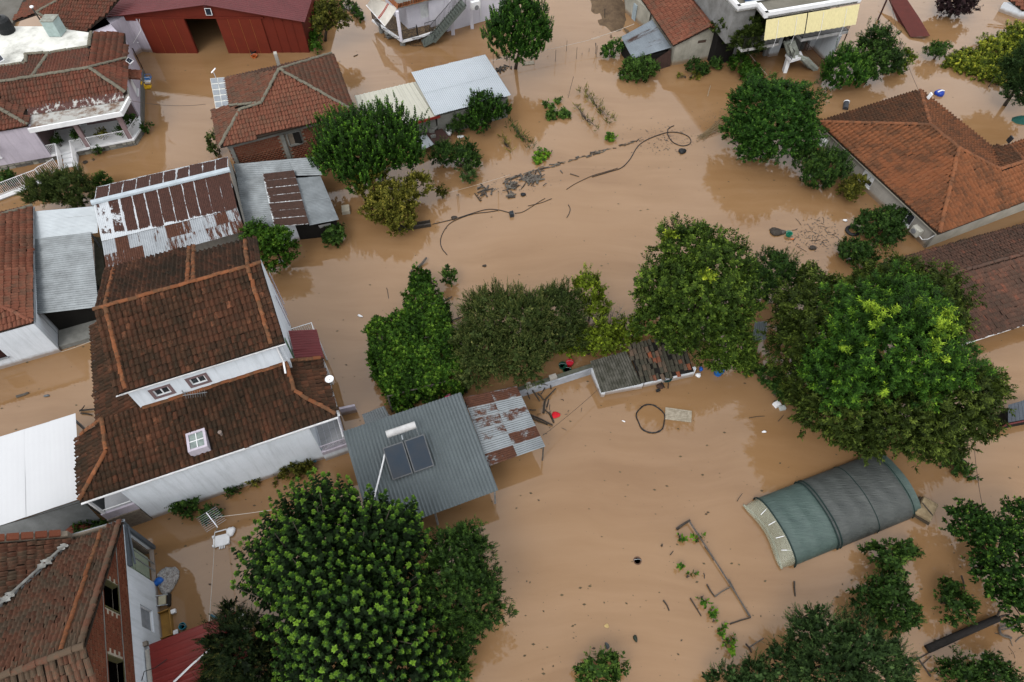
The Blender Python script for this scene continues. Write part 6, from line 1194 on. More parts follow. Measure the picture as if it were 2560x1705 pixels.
bush('fig_bush', 'leafy bush beside the orange roofed house and the tyre', [LB(2175, 560, .9, 40), LB(2215, 575, 1.0, 50), LB(2230, 540, .8, 30)], 'broad', L_MID, seed=24, fill=1.2, base_t=.2)
bush('fig_bush', 'small round bush below the tyre at the tree line', [LB(2130, 625, .8, 38), LB(2165, 640, .6, 30)], 'broad', L_MID, seed=25, base_t=.25)
tree('elm_tree', 'big dark green tree right of centre', [LB(1720, 620, 4.8, 85), LB(1800, 670, 5, 95), LB(1660, 720, 4.4, 85), LB(1750, 760, 5, 120), LB(1830, 755, 4.4, 75), LB(1640, 800, 3.4, 60), LB(1700, 830, 3.2, 60)], 'broad', L_ELM, foot=at('P', 1750, 860, 0), r=.26, seed=26, fill=1.25, base_t=.3, spread=.2,
     extra=[([LB(1770, 690, 7.3, 14), LB(1675, 590, 6.4, 10)], 'broad', L_YEL, dict(name='yellow_tuft', fill=1.6))])
tree('fig_tree', 'fig like tree in the gap right of the big dark tree', [LB(1935, 670, 2.6, 55), LB(1900, 710, 2.4, 50), LB(1980, 690, 2.0, 35)], 'olean', L_MID, seed=27, fill=1.2, base_t=.2)
tree('elm_tree', 'smaller tree leaning over the low tiled shed', [LB(1830, 860, 2.6, 70), LB(1790, 890, 2, 50), LB(1860, 900, 1.6, 40)], 'small', L_ELM, seed=28, fill=1.1, r=.1, base_t=.4)
for i, (x, y, r, lb_) in enumerate(((1925, 940, 32, 'feathery weed clump left of the walnut branches'), (1975, 985, 28, 'feathery weed clump below the first, beside white cans'), (1868, 920, 24, 'feathery weed in front of the blue barrel'), (1945, 975, 20, 'small feathery weed between the two clumps'))):
    bush('weed', lb_, [LB(x, y, .7, r, .7)], 'olean', L_MID, seed=30 + i, cat='plant', group='feathery weeds by the shed', fill=1.4)
# --- tree row in the centre
tree('tamarisk', 'grey green feathery tamarisk in the centre row', [LB(1225, 790, 2.8, 82), LB(1170, 850, 2.2, 45), LB(1300, 800, 3, 90), LB(1220, 880, 2.4, 75), LB(1300, 890, 2.3, 80), LB(1180, 930, 1.8, 50)], 'fine', L_TAM, seed=35, fill=1.7, r=.12)
tree('tamarisk', 'second grey green tamarisk right of the first', [LB(1390, 775, 2.8, 75), LB(1350, 850, 2.4, 60), LB(1420, 830, 2.2, 50)], 'fine', L_TAM, seed=36, fill=1.7, r=.1, base_t=.25)
tree('acacia', 'bright lime green young tree beside bare twigs', [LB(1470, 720, 2.6, 42, 1.2), LB(1490, 765, 2.2, 38)], 'small', L_YEL, seed=37, base_t=.2, r=.07)
bush('acacia_bush', 'lime green bush by the garden wall and red bucket', [LB(1450, 850, 1.6, 45), LB(1510, 845, 1.7, 50), LB(1560, 830, 1.5, 45), LB(1420, 870, 1.2, 25)], 'broad', L_YEL, seed=38, base_t=.12, fill=1.2)
for i, (x, y, lb_) in enumerate(((1455, 800, 'leafless pale shrub in front of the lime green tree'), (1520, 795, 'second leafless pale shrub, nearer the big dark tree'))):
    rn = random.Random(i); mb = MB(); f_ = at('P', x, y + 40, 0)
    for q in range(26):
        a_ = rn.uniform(0, 6.28); e = f_ + Vector((math.cos(a_) * rn.uniform(.3, 1.3), math.sin(a_) * rn.uniform(.3, 1.3), rn.uniform(1.5, 3.2))); k_ = f_.lerp(e, .5) + Vector((0, 0, .4)); mb.tube([f_.lerp(k_, .2), k_, e], .02, 4, .006)
        for z_ in range(3): g_ = k_.lerp(e, rn.random()); mb.tube([g_, g_ + Vector((rn.uniform(-.4, .4), rn.uniform(-.4, .4), rn.uniform(.1, .5)))], .008, 3, .003)
    solo('bare_shrub', lb_, 'shrub', mb, mat('grey_twig', (.25, .23, .19), .9), 'bare shrubs')
# --- the vine arbor
va = thing('vine_arbor', 'vine covered arbor, a flat green mass in the centre', 'arbor', at('P', 1030, 880, 0))
quad_ = [at('P', 912, 812, 2.1), at('P', 1106, 745, 2.1), at('P', 1162, 935, 2.1), at('P', 968, 985, 2.1)]; strip = [at('P', 1030, 685, 1.5), at('P', 1075, 685, 1.5), at('P', 1100, 790, 2.0), at('P', 1008, 790, 2.0)]
rg = np.random.default_rng(44); PP, NN = [], []
for q, n in ((quad_, 3600), (strip, 750)):
    A4 = np.array([tuple(p) for p in q]); a_, b_ = rg.random((n, 1)), rg.random((n, 1)); p = A4[0] * (1 - a_) * (1 - b_) + A4[1] * a_ * (1 - b_) + A4[2] * a_ * b_ + A4[3] * (1 - a_) * b_
    w_ = np.sin(p[:, 0] * 2.1) * np.sin(p[:, 1] * 2.6) + .7 * np.sin(p[:, 0] * 4.7 + p[:, 1] * 3.9); p[:, 2] += .2 * w_ + rg.normal(0, .1, n); keep_ = (w_ > -1.05) | (rg.random(n) < .4); p = p[keep_]; n = len(p); PP.append(p); NN.append(np.tile([0, 0, 1.0], (n, 1)))
    for k in range(4):
        m_ = int(n * .16); t_ = rg.random((m_, 1)); e = A4[k] * (1 - t_) + A4[(k + 1) % 4] * t_; d = A4[(k + 1) % 4] - A4[k]; nn = _unit(np.array([[d[1], -d[0], 0]])); nn = nn if np.dot(nn[0], A4[k] - A4.mean(0)) > 0 else -nn
        e = e + nn * (rg.normal(.05, .12, (m_, 1)) + .22 * np.sin(e[:, :1] * 3.3 + e[:, 1:2] * 2.7)); e[:, 2] = rg.uniform(.2, 2.0, m_); PP.append(e); NN.append(np.tile(nn, (m_, 1)))
tl = lobe_points([LB(1010, 1015, .9, 26, 1.2), LB(1040, 960, 1.4, 40)], 16, rg); PP.append(tl[0]); NN.append(tl[1])
crown_mesh(va, None, 'ivy', L_IVY, 44, 'vine', pts=(np.concatenate(PP), np.concatenate(NN)), base_t=.22, spread=.28)
pk = rg.permutation(3000)[:80]; crown_mesh(va, None, 'upright', L_IVY, 45, 'loose_shoots', pts=(np.concatenate(PP)[pk] + np.array([[0, 0, .12]]), np.concatenate(NN)[pk]), base_t=.4, spread=.25, k=12, LL=.13, LW=.11, ln=(.3, .6), up=.2, jit=.9)
for p in (*quad_, *strip): add('post', MB().bar(Vector((p.x, p.y, -.4)), Vector((p.x, p.y, 1.9)), .09), WOODG, va)
fr2 = MB()
for k in range(6): fr2.bar(quad_[0].lerp(quad_[3], k / 5) - Vector((0, 0, .25)), quad_[1].lerp(quad_[2], k / 5) - Vector((0, 0, .25)), .06)
add('lattice', fr2, WOODG, va)
# --- upper half
tree('mulberry_tree', 'big mulberry with upright shoots beside the cream roof', [LB(880, 350, 4, 95), LB(960, 340, 4.2, 95), LB(1010, 380, 3.4, 60), LB(900, 410, 3.2, 80), LB(830, 390, 2.8, 55)], 'upright', L_MUL, foot=at('P', 930, 440, 0), r=.24, seed=50, fill=.9, base_t=.22, zmin=-.2)
tree('quince_tree', 'yellowish green tree below the upright mulberry', [LB(925, 455, 2.4, 50), LB(985, 500, 2, 60), LB(1000, 550, 1.3, 42), LB(950, 520, 1.8, 48), LB(1045, 460, 2, 35)], 'small', L_LIM, seed=51, fill=1.0, base_t=.3, r=.1, LL=.16, LW=.09)
tree('poplar_tree', 'tall green tree with a forked trunk by the stilt house', [LB(1270, 80, 4.2, 62, 1.1), LB(1330, 80, 4.2, 58, 1.1), LB(1300, 40, 5.4, 60, 1.1), LB(1300, 110, 3.4, 60, .8)], 'upright', L_POP, foot=at('P', 1288, 170, 0), r=.16, seed=52, fill=1.0, base_t=.25, LL=.16, LW=.11, ln=(.5, .9))
tree('plane_tree', 'large round dark green tree beside the orange roof', [LB(1900, 260, 3.6, 85), LB(1970, 270, 3.8, 85), LB(1930, 330, 3, 90), LB(1860, 320, 2.4, 60), LB(2000, 330, 2.6, 60), LB(1880, 370, 1.6, 45)], 'broad', L_POP, seed=53, fill=1.2, base_t=.25, foot=at('P', 1930, 385, 0))
bush('laurel_bush', 'upright dense bush in front of the orange roofed house', [LB(2020, 400, 1.5, 48), LB(2080, 410, 1.6, 52), LB(2050, 440, 1.2, 45)], 'upright', L_DRK, seed=54, fill=1.2, base_t=.45, LL=.13, LW=.07, ln=(.4, .8))
bush('yellow_bush', 'small yellowish bush next to the grey wall and window', [LB(2125, 475, 1.0, 32), LB(2145, 455, 1.1, 22)], 'small', L_LIM, seed=55, base_t=.2)
bush('laurel_bush', 'fresh green conical bush left of the pair at the upper right', [LB(2110, 170, 1.8, 55, 1.1), LB(2140, 180, 1.6, 45), LB(2085, 190, 1.2, 35)], 'upright', L_POP, seed=56, fill=1.2, LL=.13, LW=.08, ln=(.4, .8))
tree('plum_tree', 'dark green tree, right one of the pair at the upper right', [LB(2190, 110, 2.4, 45, 1.1), LB(2215, 150, 2, 45), LB(2180, 165, 1.6, 45)], 'broad', L_DRK, seed=57, base_t=.4, fill=1.2)
bush('bright_bush', 'small bright green bush at the right of the tree pair', [LB(2262, 145, .9, 26), LB(2250, 165, .7, 20)], 'small', L_YEL, seed=58, base_t=.1)
bush('overgrown_bank', 'bank overgrown with yellow green creepers at the upper right', [LB(2440, 155, .2, 60, .3), LB(2500, 125, .4, 55, .45), LB(2550, 100, .7, 55, .6), LB(2400, 160, .15, 45, .25), LB(2470, 180, .15, 55, .25), LB(2540, 165, .3, 50, .4)], 'ivy', L_BANK, seed=59, fill=1.5, cat='creeper', base_t=.4, spread=.35)
bush('shrub', 'spiky dark shrub at the left tip of the overgrown bank', [LB(2335, 130, .8, 24), LB(2360, 120, .9, 20)], 'upright', L_MID, seed=60, LL=.12, LW=.05, ln=(.3, .7))
tree('cypress', 'dark blue green tree cut by the right edge', [LB(2560, 170, 3, 55, 1.3), LB(2555, 225, 2, 50)], 'fine', L_CED, seed=61, fill=2.2, base_t=.3)
tree('purple_plum', 'purple black tree at the top right', [LB(2385, 5, 1.4, 45), LB(2410, 15, 1.1, 30), LB(2365, 18, .9, 20)], 'broad', L_PUR, seed=62, fill=1.2)
tree('pear_tree', 'sparse tree with a bent trunk beside the red barn', [LB(820, 25, 3.4, 35), LB(850, 50, 2.8, 30), LB(800, 60, 3, 25)], 'small', L_LIM, foot=at('P', 812, 100, 0), seed=63, fill=.7, base_t=.1, r=.14)
bush('ivy_hedge', 'ivy hedge along the side wall of the red barn', [LB(792, 30, 1, 14, 2), LB(790, 60, .9, 14, 2), LB(789, 90, .8, 14, 1.6), LB(787, 118, .6, 13, 1.2)], 'ivy', L_IVY, seed=64, cat='hedge')
bush('box_hedge', 'clipped low hedge bending in the water behind the barn', [LB(830, 18, .3, 13, .8), LB(855, 14, .3, 13, .8), LB(878, 14, .3, 12, .8), LB(890, 28, .3, 12, .8), LB(900, 42, .3, 12, .8)], 'ivy', L_DRK, seed=65, cat='hedge', base_t=.5)
tree('olive_tree', 'grey green olive bush by the white fence', [LB(110, 475, 1.8, 48), LB(170, 470, 2, 55), LB(205, 490, 1.6, 35)], 'fine', L_TAM, seed=66, fill=2.0, base_t=.25)
bush('bush', 'little bush at the corner of the rusty barn', [LB(255, 452, 1, 22)], 'fine', L_MID, seed=67, fill=1.5)
bush('bush', 'green bush behind the white fence at the left edge', [LB(15, 447, .7, 24), LB(32, 452, .5, 14)], 'small', L_MID, seed=68)
tree('apricot_tree', 'tree with upright shoots in front of the white corrugated roof', [LB(1205, 260, 2.2, 40), LB(1245, 270, 2, 32), LB(1195, 300, 1.4, 38)], 'upright', L_MUL, seed=69, fill=.8, r=.07, LL=.14, LW=.09, ln=(.4, .9), base_t=.12)
bush('bush', 'dark bush against the block wall below the white roof', [LB(1150, 300, 1, 26), LB(1135, 320, .7, 18)], 'small', L_DRK, seed=70, base_t=.5)
bush('bush', 'spreading dark bush in the garden below the white roof', [LB(1110, 385, 1.2, 40), LB(1160, 385, 1.2, 42), LB(1180, 400, .8, 25)], 'small', L_MID, seed=71, base_t=.25)
bush('bush', 'small blue green conifer bush by the wire fence', [LB(1171, 438, .7, 18, 1.3)], 'fine', L_CED, seed=72, fill=1.6, base_t=.6)
bush('bush', 'bright green bush at the corner of the tin lean-to', [LB(1540, 115, 1, 20), LB(1520, 130, .6, 18)], 'small', L_POP, seed=73)
bush('bush', 'round fig bush in front of the tin lean-to', [LB(1585, 165, .9, 30), LB(1620, 165, 1, 28), LB(1600, 185, .6, 28), LB(1560, 188, .3, 16)], 'broad', L_DRK, seed=74, base_t=.6, LL=.15)
bush('bush', 'low bush at the foot of the cream gable', [LB(1735, 165, .6, 22), LB(1755, 172, .4, 18)], 'small', L_DRK, seed=75, base_t=.45)
bush('bush', 'pale weeds in the water below the cream gable', [LB(1740, 190, .15, 14, .4), LB(1700, 192, .1, 10, .4)], 'small', L_LIM, seed=76, fill=.5, cat='plant')
bush('bush', 'small leafy bush at the right foot of the cream gable', [LB(1790, 158, .5, 16)], 'small', L_MID, seed=77)
tree('walnut_tree', 'dark tree between the cottage and the yellow awnings', [LB(1830, 60, 3.6, 45), LB(1880, 60, 4, 45), LB(1860, 100, 3, 45), LB(1800, 65, 3, 25)], 'broad', L_WAL, seed=78, foot=at('P', 1850, 150, 0), base_t=.2, fill=1.2)
bush('ivy_mound', 'ivy mound under the dark tree by the concrete stair', [LB(1850, 155, 1, 28), LB(1875, 180, .7, 28), LB(1895, 200, .3, 20)], 'ivy', L_IVY, seed=79, base_t=.2, cat='creeper')
tree('fig_tree', 'green tree growing between the dark house and the sheds', [LB(640, 585, 2.6, 38), LB(675, 600, 2.4, 35), LB(700, 590, 2.6, 28), LB(690, 640, 1.4, 40), LB(720, 625, 1.6, 28)], 'broad', L_IVY, seed=80, fill=.9, r=.08, base_t=.3)
bush('bush', 'rounded bush at the corner of the grey shed', [LB(835, 580, .9, 28), LB(830, 600, .5, 24)], 'ivy', L_MID, seed=81)
bush('sapling', 'upright leafy sapling standing alone right of the arbor', [LB(1122, 690, .8, 18, 1.3)], 'upright', L_MID, seed=82, cat='shrub', LL=.13, LW=.08, ln=(.4, .8), fill=1.3)
bush('sapling', 'thin sapling by the wire fence', [LB(1104, 478, .7, 13, 1.4)], 'small', L_LIM, seed=83, fill=.6, cat='shrub', base_t=.1)
bush('climber', 'leafy plant climbing at the long white wall', [LB(462, 1270, .5, 26), LB(440, 1262, .8, 14), LB(480, 1255, .9, 12)], 'broad', L_MID, seed=84, cat='plant', LL=.15, base_t=.4)
bush('palm_plant', 'plant with arching leaves under the fallen aerial', [LB(525, 1285, .5, 22)], 'olean', L_MID, seed=85, cat='plant')
bush('rose_bush', 'yellow flecked bush at the long white wall', [LB(730, 1175, .4, 24), LB(762, 1170, .4, 22)], 'small', L_LIM, seed=86, base_t=.1)
bush('weed', 'small clump at the long white wall left of the yellow bush', [LB(695, 1192, .2, 10)], 'small', L_LIM, seed=87, cat='plant'); bush('weed', 'low weeds along the white wall near the broken panel', [LB(635, 1210, .2, 14, .5)], 'small', L_LIM, seed=88, cat='plant'); bush('weed', 'green weeds beside the grey panel at the white wall', [LB(590, 1228, .25, 18, .6)], 'small', L_MID, seed=89, cat='plant')
bush('bush', 'tuft of leaves growing past the corner of the brick house', [LB(205, 1330, .6, 22, .5), LB(255, 1318, .5, 18, .5)], 'small', L_DRK, seed=90, base_t=.5)
bush('oleander', 'pale twiggy bush at the left wall of the brick house', [LB(540, 350, 1.2, 18, 1.4), LB(532, 375, .6, 12, 1.4)], 'small', L_TAM, seed=91, fill=.7)
bush('potted_plant', 'bush at the chamfered corner of the stone porch', [LB(362, 315, .5, 11, 1.2)], 'small', L_MID, seed=92, cat='plant'); bush('weed', 'bush at the foot of the stone porch wall', [LB(243, 378, .3, 11)], 'small', L_MID, seed=93, cat='plant'); bush('weed', 'tiny bright weed tuft in front of the porch', [LB(233, 398, .1, 7, .6)], 'small', L_YEL, seed=94, cat='plant')
for i, (x, y, z, r, m_, lb_) in enumerate(((143, 350, 1.2, 11, L_MID, 'potted plant beside the porch entrance'), (196, 340, 1.4, 15, L_MID, 'large potted plant beside the porch door'), (255, 338, 1.0, 12, L_LIM, 'flower pots behind the porch railing'), (300, 330, 1.1, 11, L_MID, 'flowering pot in the porch corner'), (322, 298, 1.4, 14, L_MID, 'hanging plant in the porch bay'))):
    bush('potted_plant', lb_, [LB(x, y, z, r, 1.1)], 'small', m_, seed=95 + i, cat='plant', fill=1.1)
# --- drowned vegetable garden
rows = [((1460, 225), (1525, 300), 'row of drowned bean plants, upper right garden row'), ((1275, 310), (1325, 360), 'thick row of drowned bean plants below the apricot'), ((1255, 340), (1275, 375), 'short thin row of drowned plants left of the thick one'), ((1440, 265), (1490, 320), 'thin row of drowned plants beside the upper right row')]
for i, (p, q, lb_) in enumerate(rows): bush('bean_row', lb_, [LB(p[0] + (q[0] - p[0]) * k / 4, p[1] + (q[1] - p[1]) * k / 4, .25, 15 if i < 2 else 9, .7) for k in range(5)], 'fine', L_LIM if i != 1 else L_MID, seed=110 + i, fill=.4, cat='plants', base_t=.35, inner=False)
for i, (x, y, r, lb_) in enumerate(((1372, 265, 15, 'squash leaves, upper left clump on the water'), (1395, 250, 9, 'squash leaves, small upper right clump'), (1380, 290, 20, 'squash leaves, largest lower left clump'), (1410, 285, 20, 'squash leaves, lower right clump'), (1355, 388, 20, 'bright squash plant above the log line'), (1345, 402, 12, 'small squash plant tip below the bright one'), (1525, 343, 14, 'yellow green squash leaves near the hose'))):
    bush('squash_plant', lb_, [LB(x, y, .12, r, .3)], 'ivy', L_MID if i < 4 else L_ASH, seed=120 + i, cat='plant', fill=1.0, LL=.22, LW=.2, base_t=.5, group='drowned squash plants')
for i, (x, y, r, lb_) in enumerate(((1706, 1415, 7, 'topmost seedling of the drowned garden row'), (1720, 1440, 10, 'second plant of the drowned garden row'), (1755, 1495, 12, 'round plant in the middle of the garden row'), (1775, 1526, 12, 'plant below the round one in the garden row'), (1784, 1550, 10, 'plant just below the middle of the garden row'), (1799, 1576, 9, 'plant next to last in the garden row'), (1825, 1605, 14, 'largest plant at the bottom of the garden row'), (1833, 1628, 10, 'lowest plant of the garden row'), (1745, 1349, 10, 'leaves caught on the long cane'), (1700, 1340, 8, 'leaves floating left of the long cane'), (1655, 1362, 5, 'tiny sprig left of the cane row'))):
    bush('seedling', lb_, [LB(x, y, .15, r, .6)], 'broad', L_ASH, seed=130 + i, cat='plant', LL=.13, LW=.1, ln=(.1, .25), base_t=.5, group='drowned seedlings')
# ================================================================== WRECKAGE AND SMALL THINGS
def path(k, z, pts, n=5):
    """smooth curve through marks on the water"""
    P = [at(k, x, y, z) for x, y in pts]; P = [P[0] * 2 - P[1]] + P + [P[-1] * 2 - P[-2]]; out = []
    for i in range(1, len(P) - 2):
        for j in range(n):
            t = j / n; out.append(.5 * ((2 * P[i]) + (P[i + 1] - P[i - 1]) * t + (2 * P[i - 1] - 5 * P[i] + 4 * P[i + 1] - P[i + 2]) * t * t + (3 * P[i] - P[i - 1] - 3 * P[i + 1] + P[i + 2]) * t ** 3))
    return out + [P[-2]]
def stick(name, label, k, a, b, r, m=None, z=(.03, .03), group=None, cat='stick', n=5):
    A, B = at(k, *a, z[0]), at(k, *b, z[1]); mid = A.lerp(B, .5) + Vector((random.uniform(-.04, .04), random.uniform(-.04, .04), 0))
    return solo(name, label, cat, MB().tube([A, mid, B], r, n, r * .75), m or WOODD, group)
def log_at(p, L, r, a, label, group, m, tilt=0.0, name='log', cat='log'):
    d = Vector((math.cos(a), math.sin(a), tilt)); mb = MB().tube([p - d * L / 2, p + Vector((0, 0, random.uniform(-.01, .02))), p + d * L / 2], r, 6, r * random.uniform(.7, 1))
    return solo(name, label, cat, mb, m, group)
for lb_, k, pts, r in (('long black hose reaching from the trough to the black can', 'H', [(265, 590), (450, 545), (560, 510), (700, 470), (800, 472), (900, 497)], .028), ('black hose curling back in a wide bend left of centre', 'H', [(385, 840), (345, 790), (330, 730), (350, 660), (400, 590), (480, 545), (600, 505), (720, 490), (800, 478)], .026),
                       ('short black hose right of the floating can', 'H', [(940, 500), (1000, 490), (1070, 450), (1130, 410), (1185, 378)], .022), ('second short hose crossing beside the can', 'H', [(1045, 440), (1150, 415), (1240, 380)], .022), ('short curved hose alone in open water', 'H', [(1375, 430), (1390, 465), (1380, 505), (1362, 535)], .025),
                       ('thin black hose right of the log line', 'H', [(1360, 305), (1420, 265), (1500, 225), (1580, 190), (1700, 155), (1780, 130)], .022),
                       ('black hose ending in a big loop near the round tree', 'D', [(0, 1445), (150, 1400), (240, 1370), (310, 1300), (370, 1200), (450, 1140), (600, 1085), (700, 1082), (780, 1110), (808, 1150), (790, 1180), (730, 1190), (660, 1160), (620, 1100), (625, 1050), (670, 1025)], .035)):
    solo('hose', lb_, 'hose', MB().tube(path(k, .03, pts), r, 6), BLACKP, 'black hoses on the water', smooth=True)
c = at('M', 1722, 935, .04); solo('hose_coil', 'coil of black hose floating beside the wooden board', 'hose', MB().tube([c + Vector((math.cos(t * .2) * (.83 + .05 * math.sin(t)), math.sin(t * .2) * (.95 + .03 * math.cos(t * 1.7)), .02 * math.sin(t * .7))) for t in range(86)], .032, 6), BLACKP, smooth=True)
# firewood jam: every log its own thing
GL = [WOODG, WOODD, mat('grey_log', (.22, .2, .17), .9, (.12, .11, .09), 9)]
rn = random.Random(77)
for n, k, c, sx, sy, ang in ((46, 'H', (1085, 215), 60, 42, 1.2), (30, 'H', (930, 262), 60, 40, .6), (12, 'H', (900, 352), 28, 18, .8), (12, 'H', (700, 320), 45, 40, .9), (14, 'C', (1290, 560), 55, 30, .5)):
    lb_ = {1085: 'grey split log in the dense heap of the log jam', 930: 'grey log in the left heap of the log jam', 900: 'short log in the small cluster below the jam', 700: 'dark branch left of the log jam', 1290: 'broken log in the heap at the foot of the forked tree'}[c[0]]
    for i in range(n):
        x, y = c[0] + rn.gauss(0, sx * .6), c[1] + rn.gauss(0, sy * .55); p = at(k, x, y, rn.uniform(.03, .1)); log_at(p, rn.uniform(.3, .75), rn.uniform(.035, .075), ang + rn.gauss(0, .7), lb_, lb_ + 's', rn.choice(GL), rn.gauss(0, .08))
for i in range(62):
    t = rn.random(); x, y = 840 + (1640 - 840) * t, 235 + (-5 - 235) * t + rn.gauss(0, 7) - 26 * math.sin(t * 3.1) * 0; p = at('H', x, y, .04); log_at(p, rn.uniform(.2, .7), rn.uniform(.02, .05), .45 + rn.gauss(0, .35), 'thin log in the long line of driftwood', 'driftwood line', rn.choice(GL))
for i in range(26):
    t = rn.random(); p = at('D', 0 + 420 * t, 1258 - 125 * t + rn.gauss(0, 5), .03); log_at(p, rn.uniform(.2, .6), rn.uniform(.015, .04), .4 + rn.gauss(0, .25), 'stick in the upper end of the driftwood line', 'driftwood line, upper end', rn.choice(GL), name='stick', cat='stick')
for n, k, c, sx, sy, lb_ in ((34, 'I', (1770, 680), 85, 80, 'thin stick in the raft of debris by the tyre'), (14, 'I', (1590, 740), 40, 45, 'twig in the small tangle below the green bucket'), (16, 'D', (600, 1130), 130, 70, 'twig in the scum around the hose loop'), (10, 'D', (560, 1200), 100, 25, 'twig under the hose loop'), (9, 'U', (1990, 1300), 90, 110, 'broken stick floating in the bottom right corner'), (12, 'M', (900, 900), 90, 90, 'wood chip floating in the walled yard')):
    for i in range(n):
        p = at(k, c[0] + rn.gauss(0, sx), c[1] + rn.gauss(0, sy), .02); a_ = rn.uniform(0, 3.14); L_ = rn.uniform(.15, .75) * (.5 if 'chip' in lb_ or 'twig' in lb_ else 1); d = Vector((math.cos(a_), math.sin(a_), 0)); solo('stick', lb_, 'stick', MB().tube([p - d * L_ / 2, p + Vector((rn.gauss(0, .05), rn.gauss(0, .05), .02)), p + d * L_ / 2], rn.uniform(.01, .022), 4), rn.choice(GL), lb_ + ' group')
scum = MB(); rs_ = random.Random(9)
for k, c, sx, sy, n in (('D', (600, 1130), 150, 75, 240), ('I', (1780, 690), 95, 75, 260), ('D', (980, 1000), 60, 60, 80), ('H', (900, 270), 160, 45, 120)):
    for i in range(n):
        p = at(k, c[0] + rs_.gauss(0, sx), c[1] + rs_.gauss(0, sy), .006); r = rs_.uniform(.02, .07); a_ = rs_.uniform(0, 6.3); scum.face(*[p + Vector((math.cos(a_ + j * 2.1) * r * (2 if j == 0 else .6), math.sin(a_ + j * 2.1) * r, 0)) for j in range(3)])
tag(add('floating_scum', scum, mat('dark_scum', (.1, .085, .075), .9), kind='stuff'), 'mats of dark reed scum floating on the flood', 'scum')
spk = MB()
for i in range(2300):
    p = at('P', rs_.uniform(0, 2560), rs_.uniform(0, 1705), .005); r = rs_.choice([.015, .02, .025, .035, .06]); a_ = rs_.uniform(0, 6.3); spk.face(*[p + Vector((math.cos(a_ + j * 1.57) * r * (1.8 if j % 2 else .7), math.sin(a_ + j * 1.57) * r, 0)) for j in range(4)])
tag(add('floating_specks', spk, mat('brown_specks', (.08, .055, .035), .9, (.15, .12, .06), 1), kind='stuff'), 'leaf bits and specks scattered over the water', 'debris')
for i in range(18): p = at('D', 850 + rn.uniform(0, 60), 1125 - rn.uniform(0, 30) + i * 2, .05); q = at('D', 1060 + rn.uniform(-20, 60), 960 + rn.uniform(-30, 90), .25); solo('cane', 'dry cane in the bundle under the round tree', 'cane', MB().tube([p, p.lerp(q, .5) + Vector((0, 0, .06)), q], .018, 4), mat('dry_cane', (.3, .22, .12), .8), 'dry canes under the round tree')
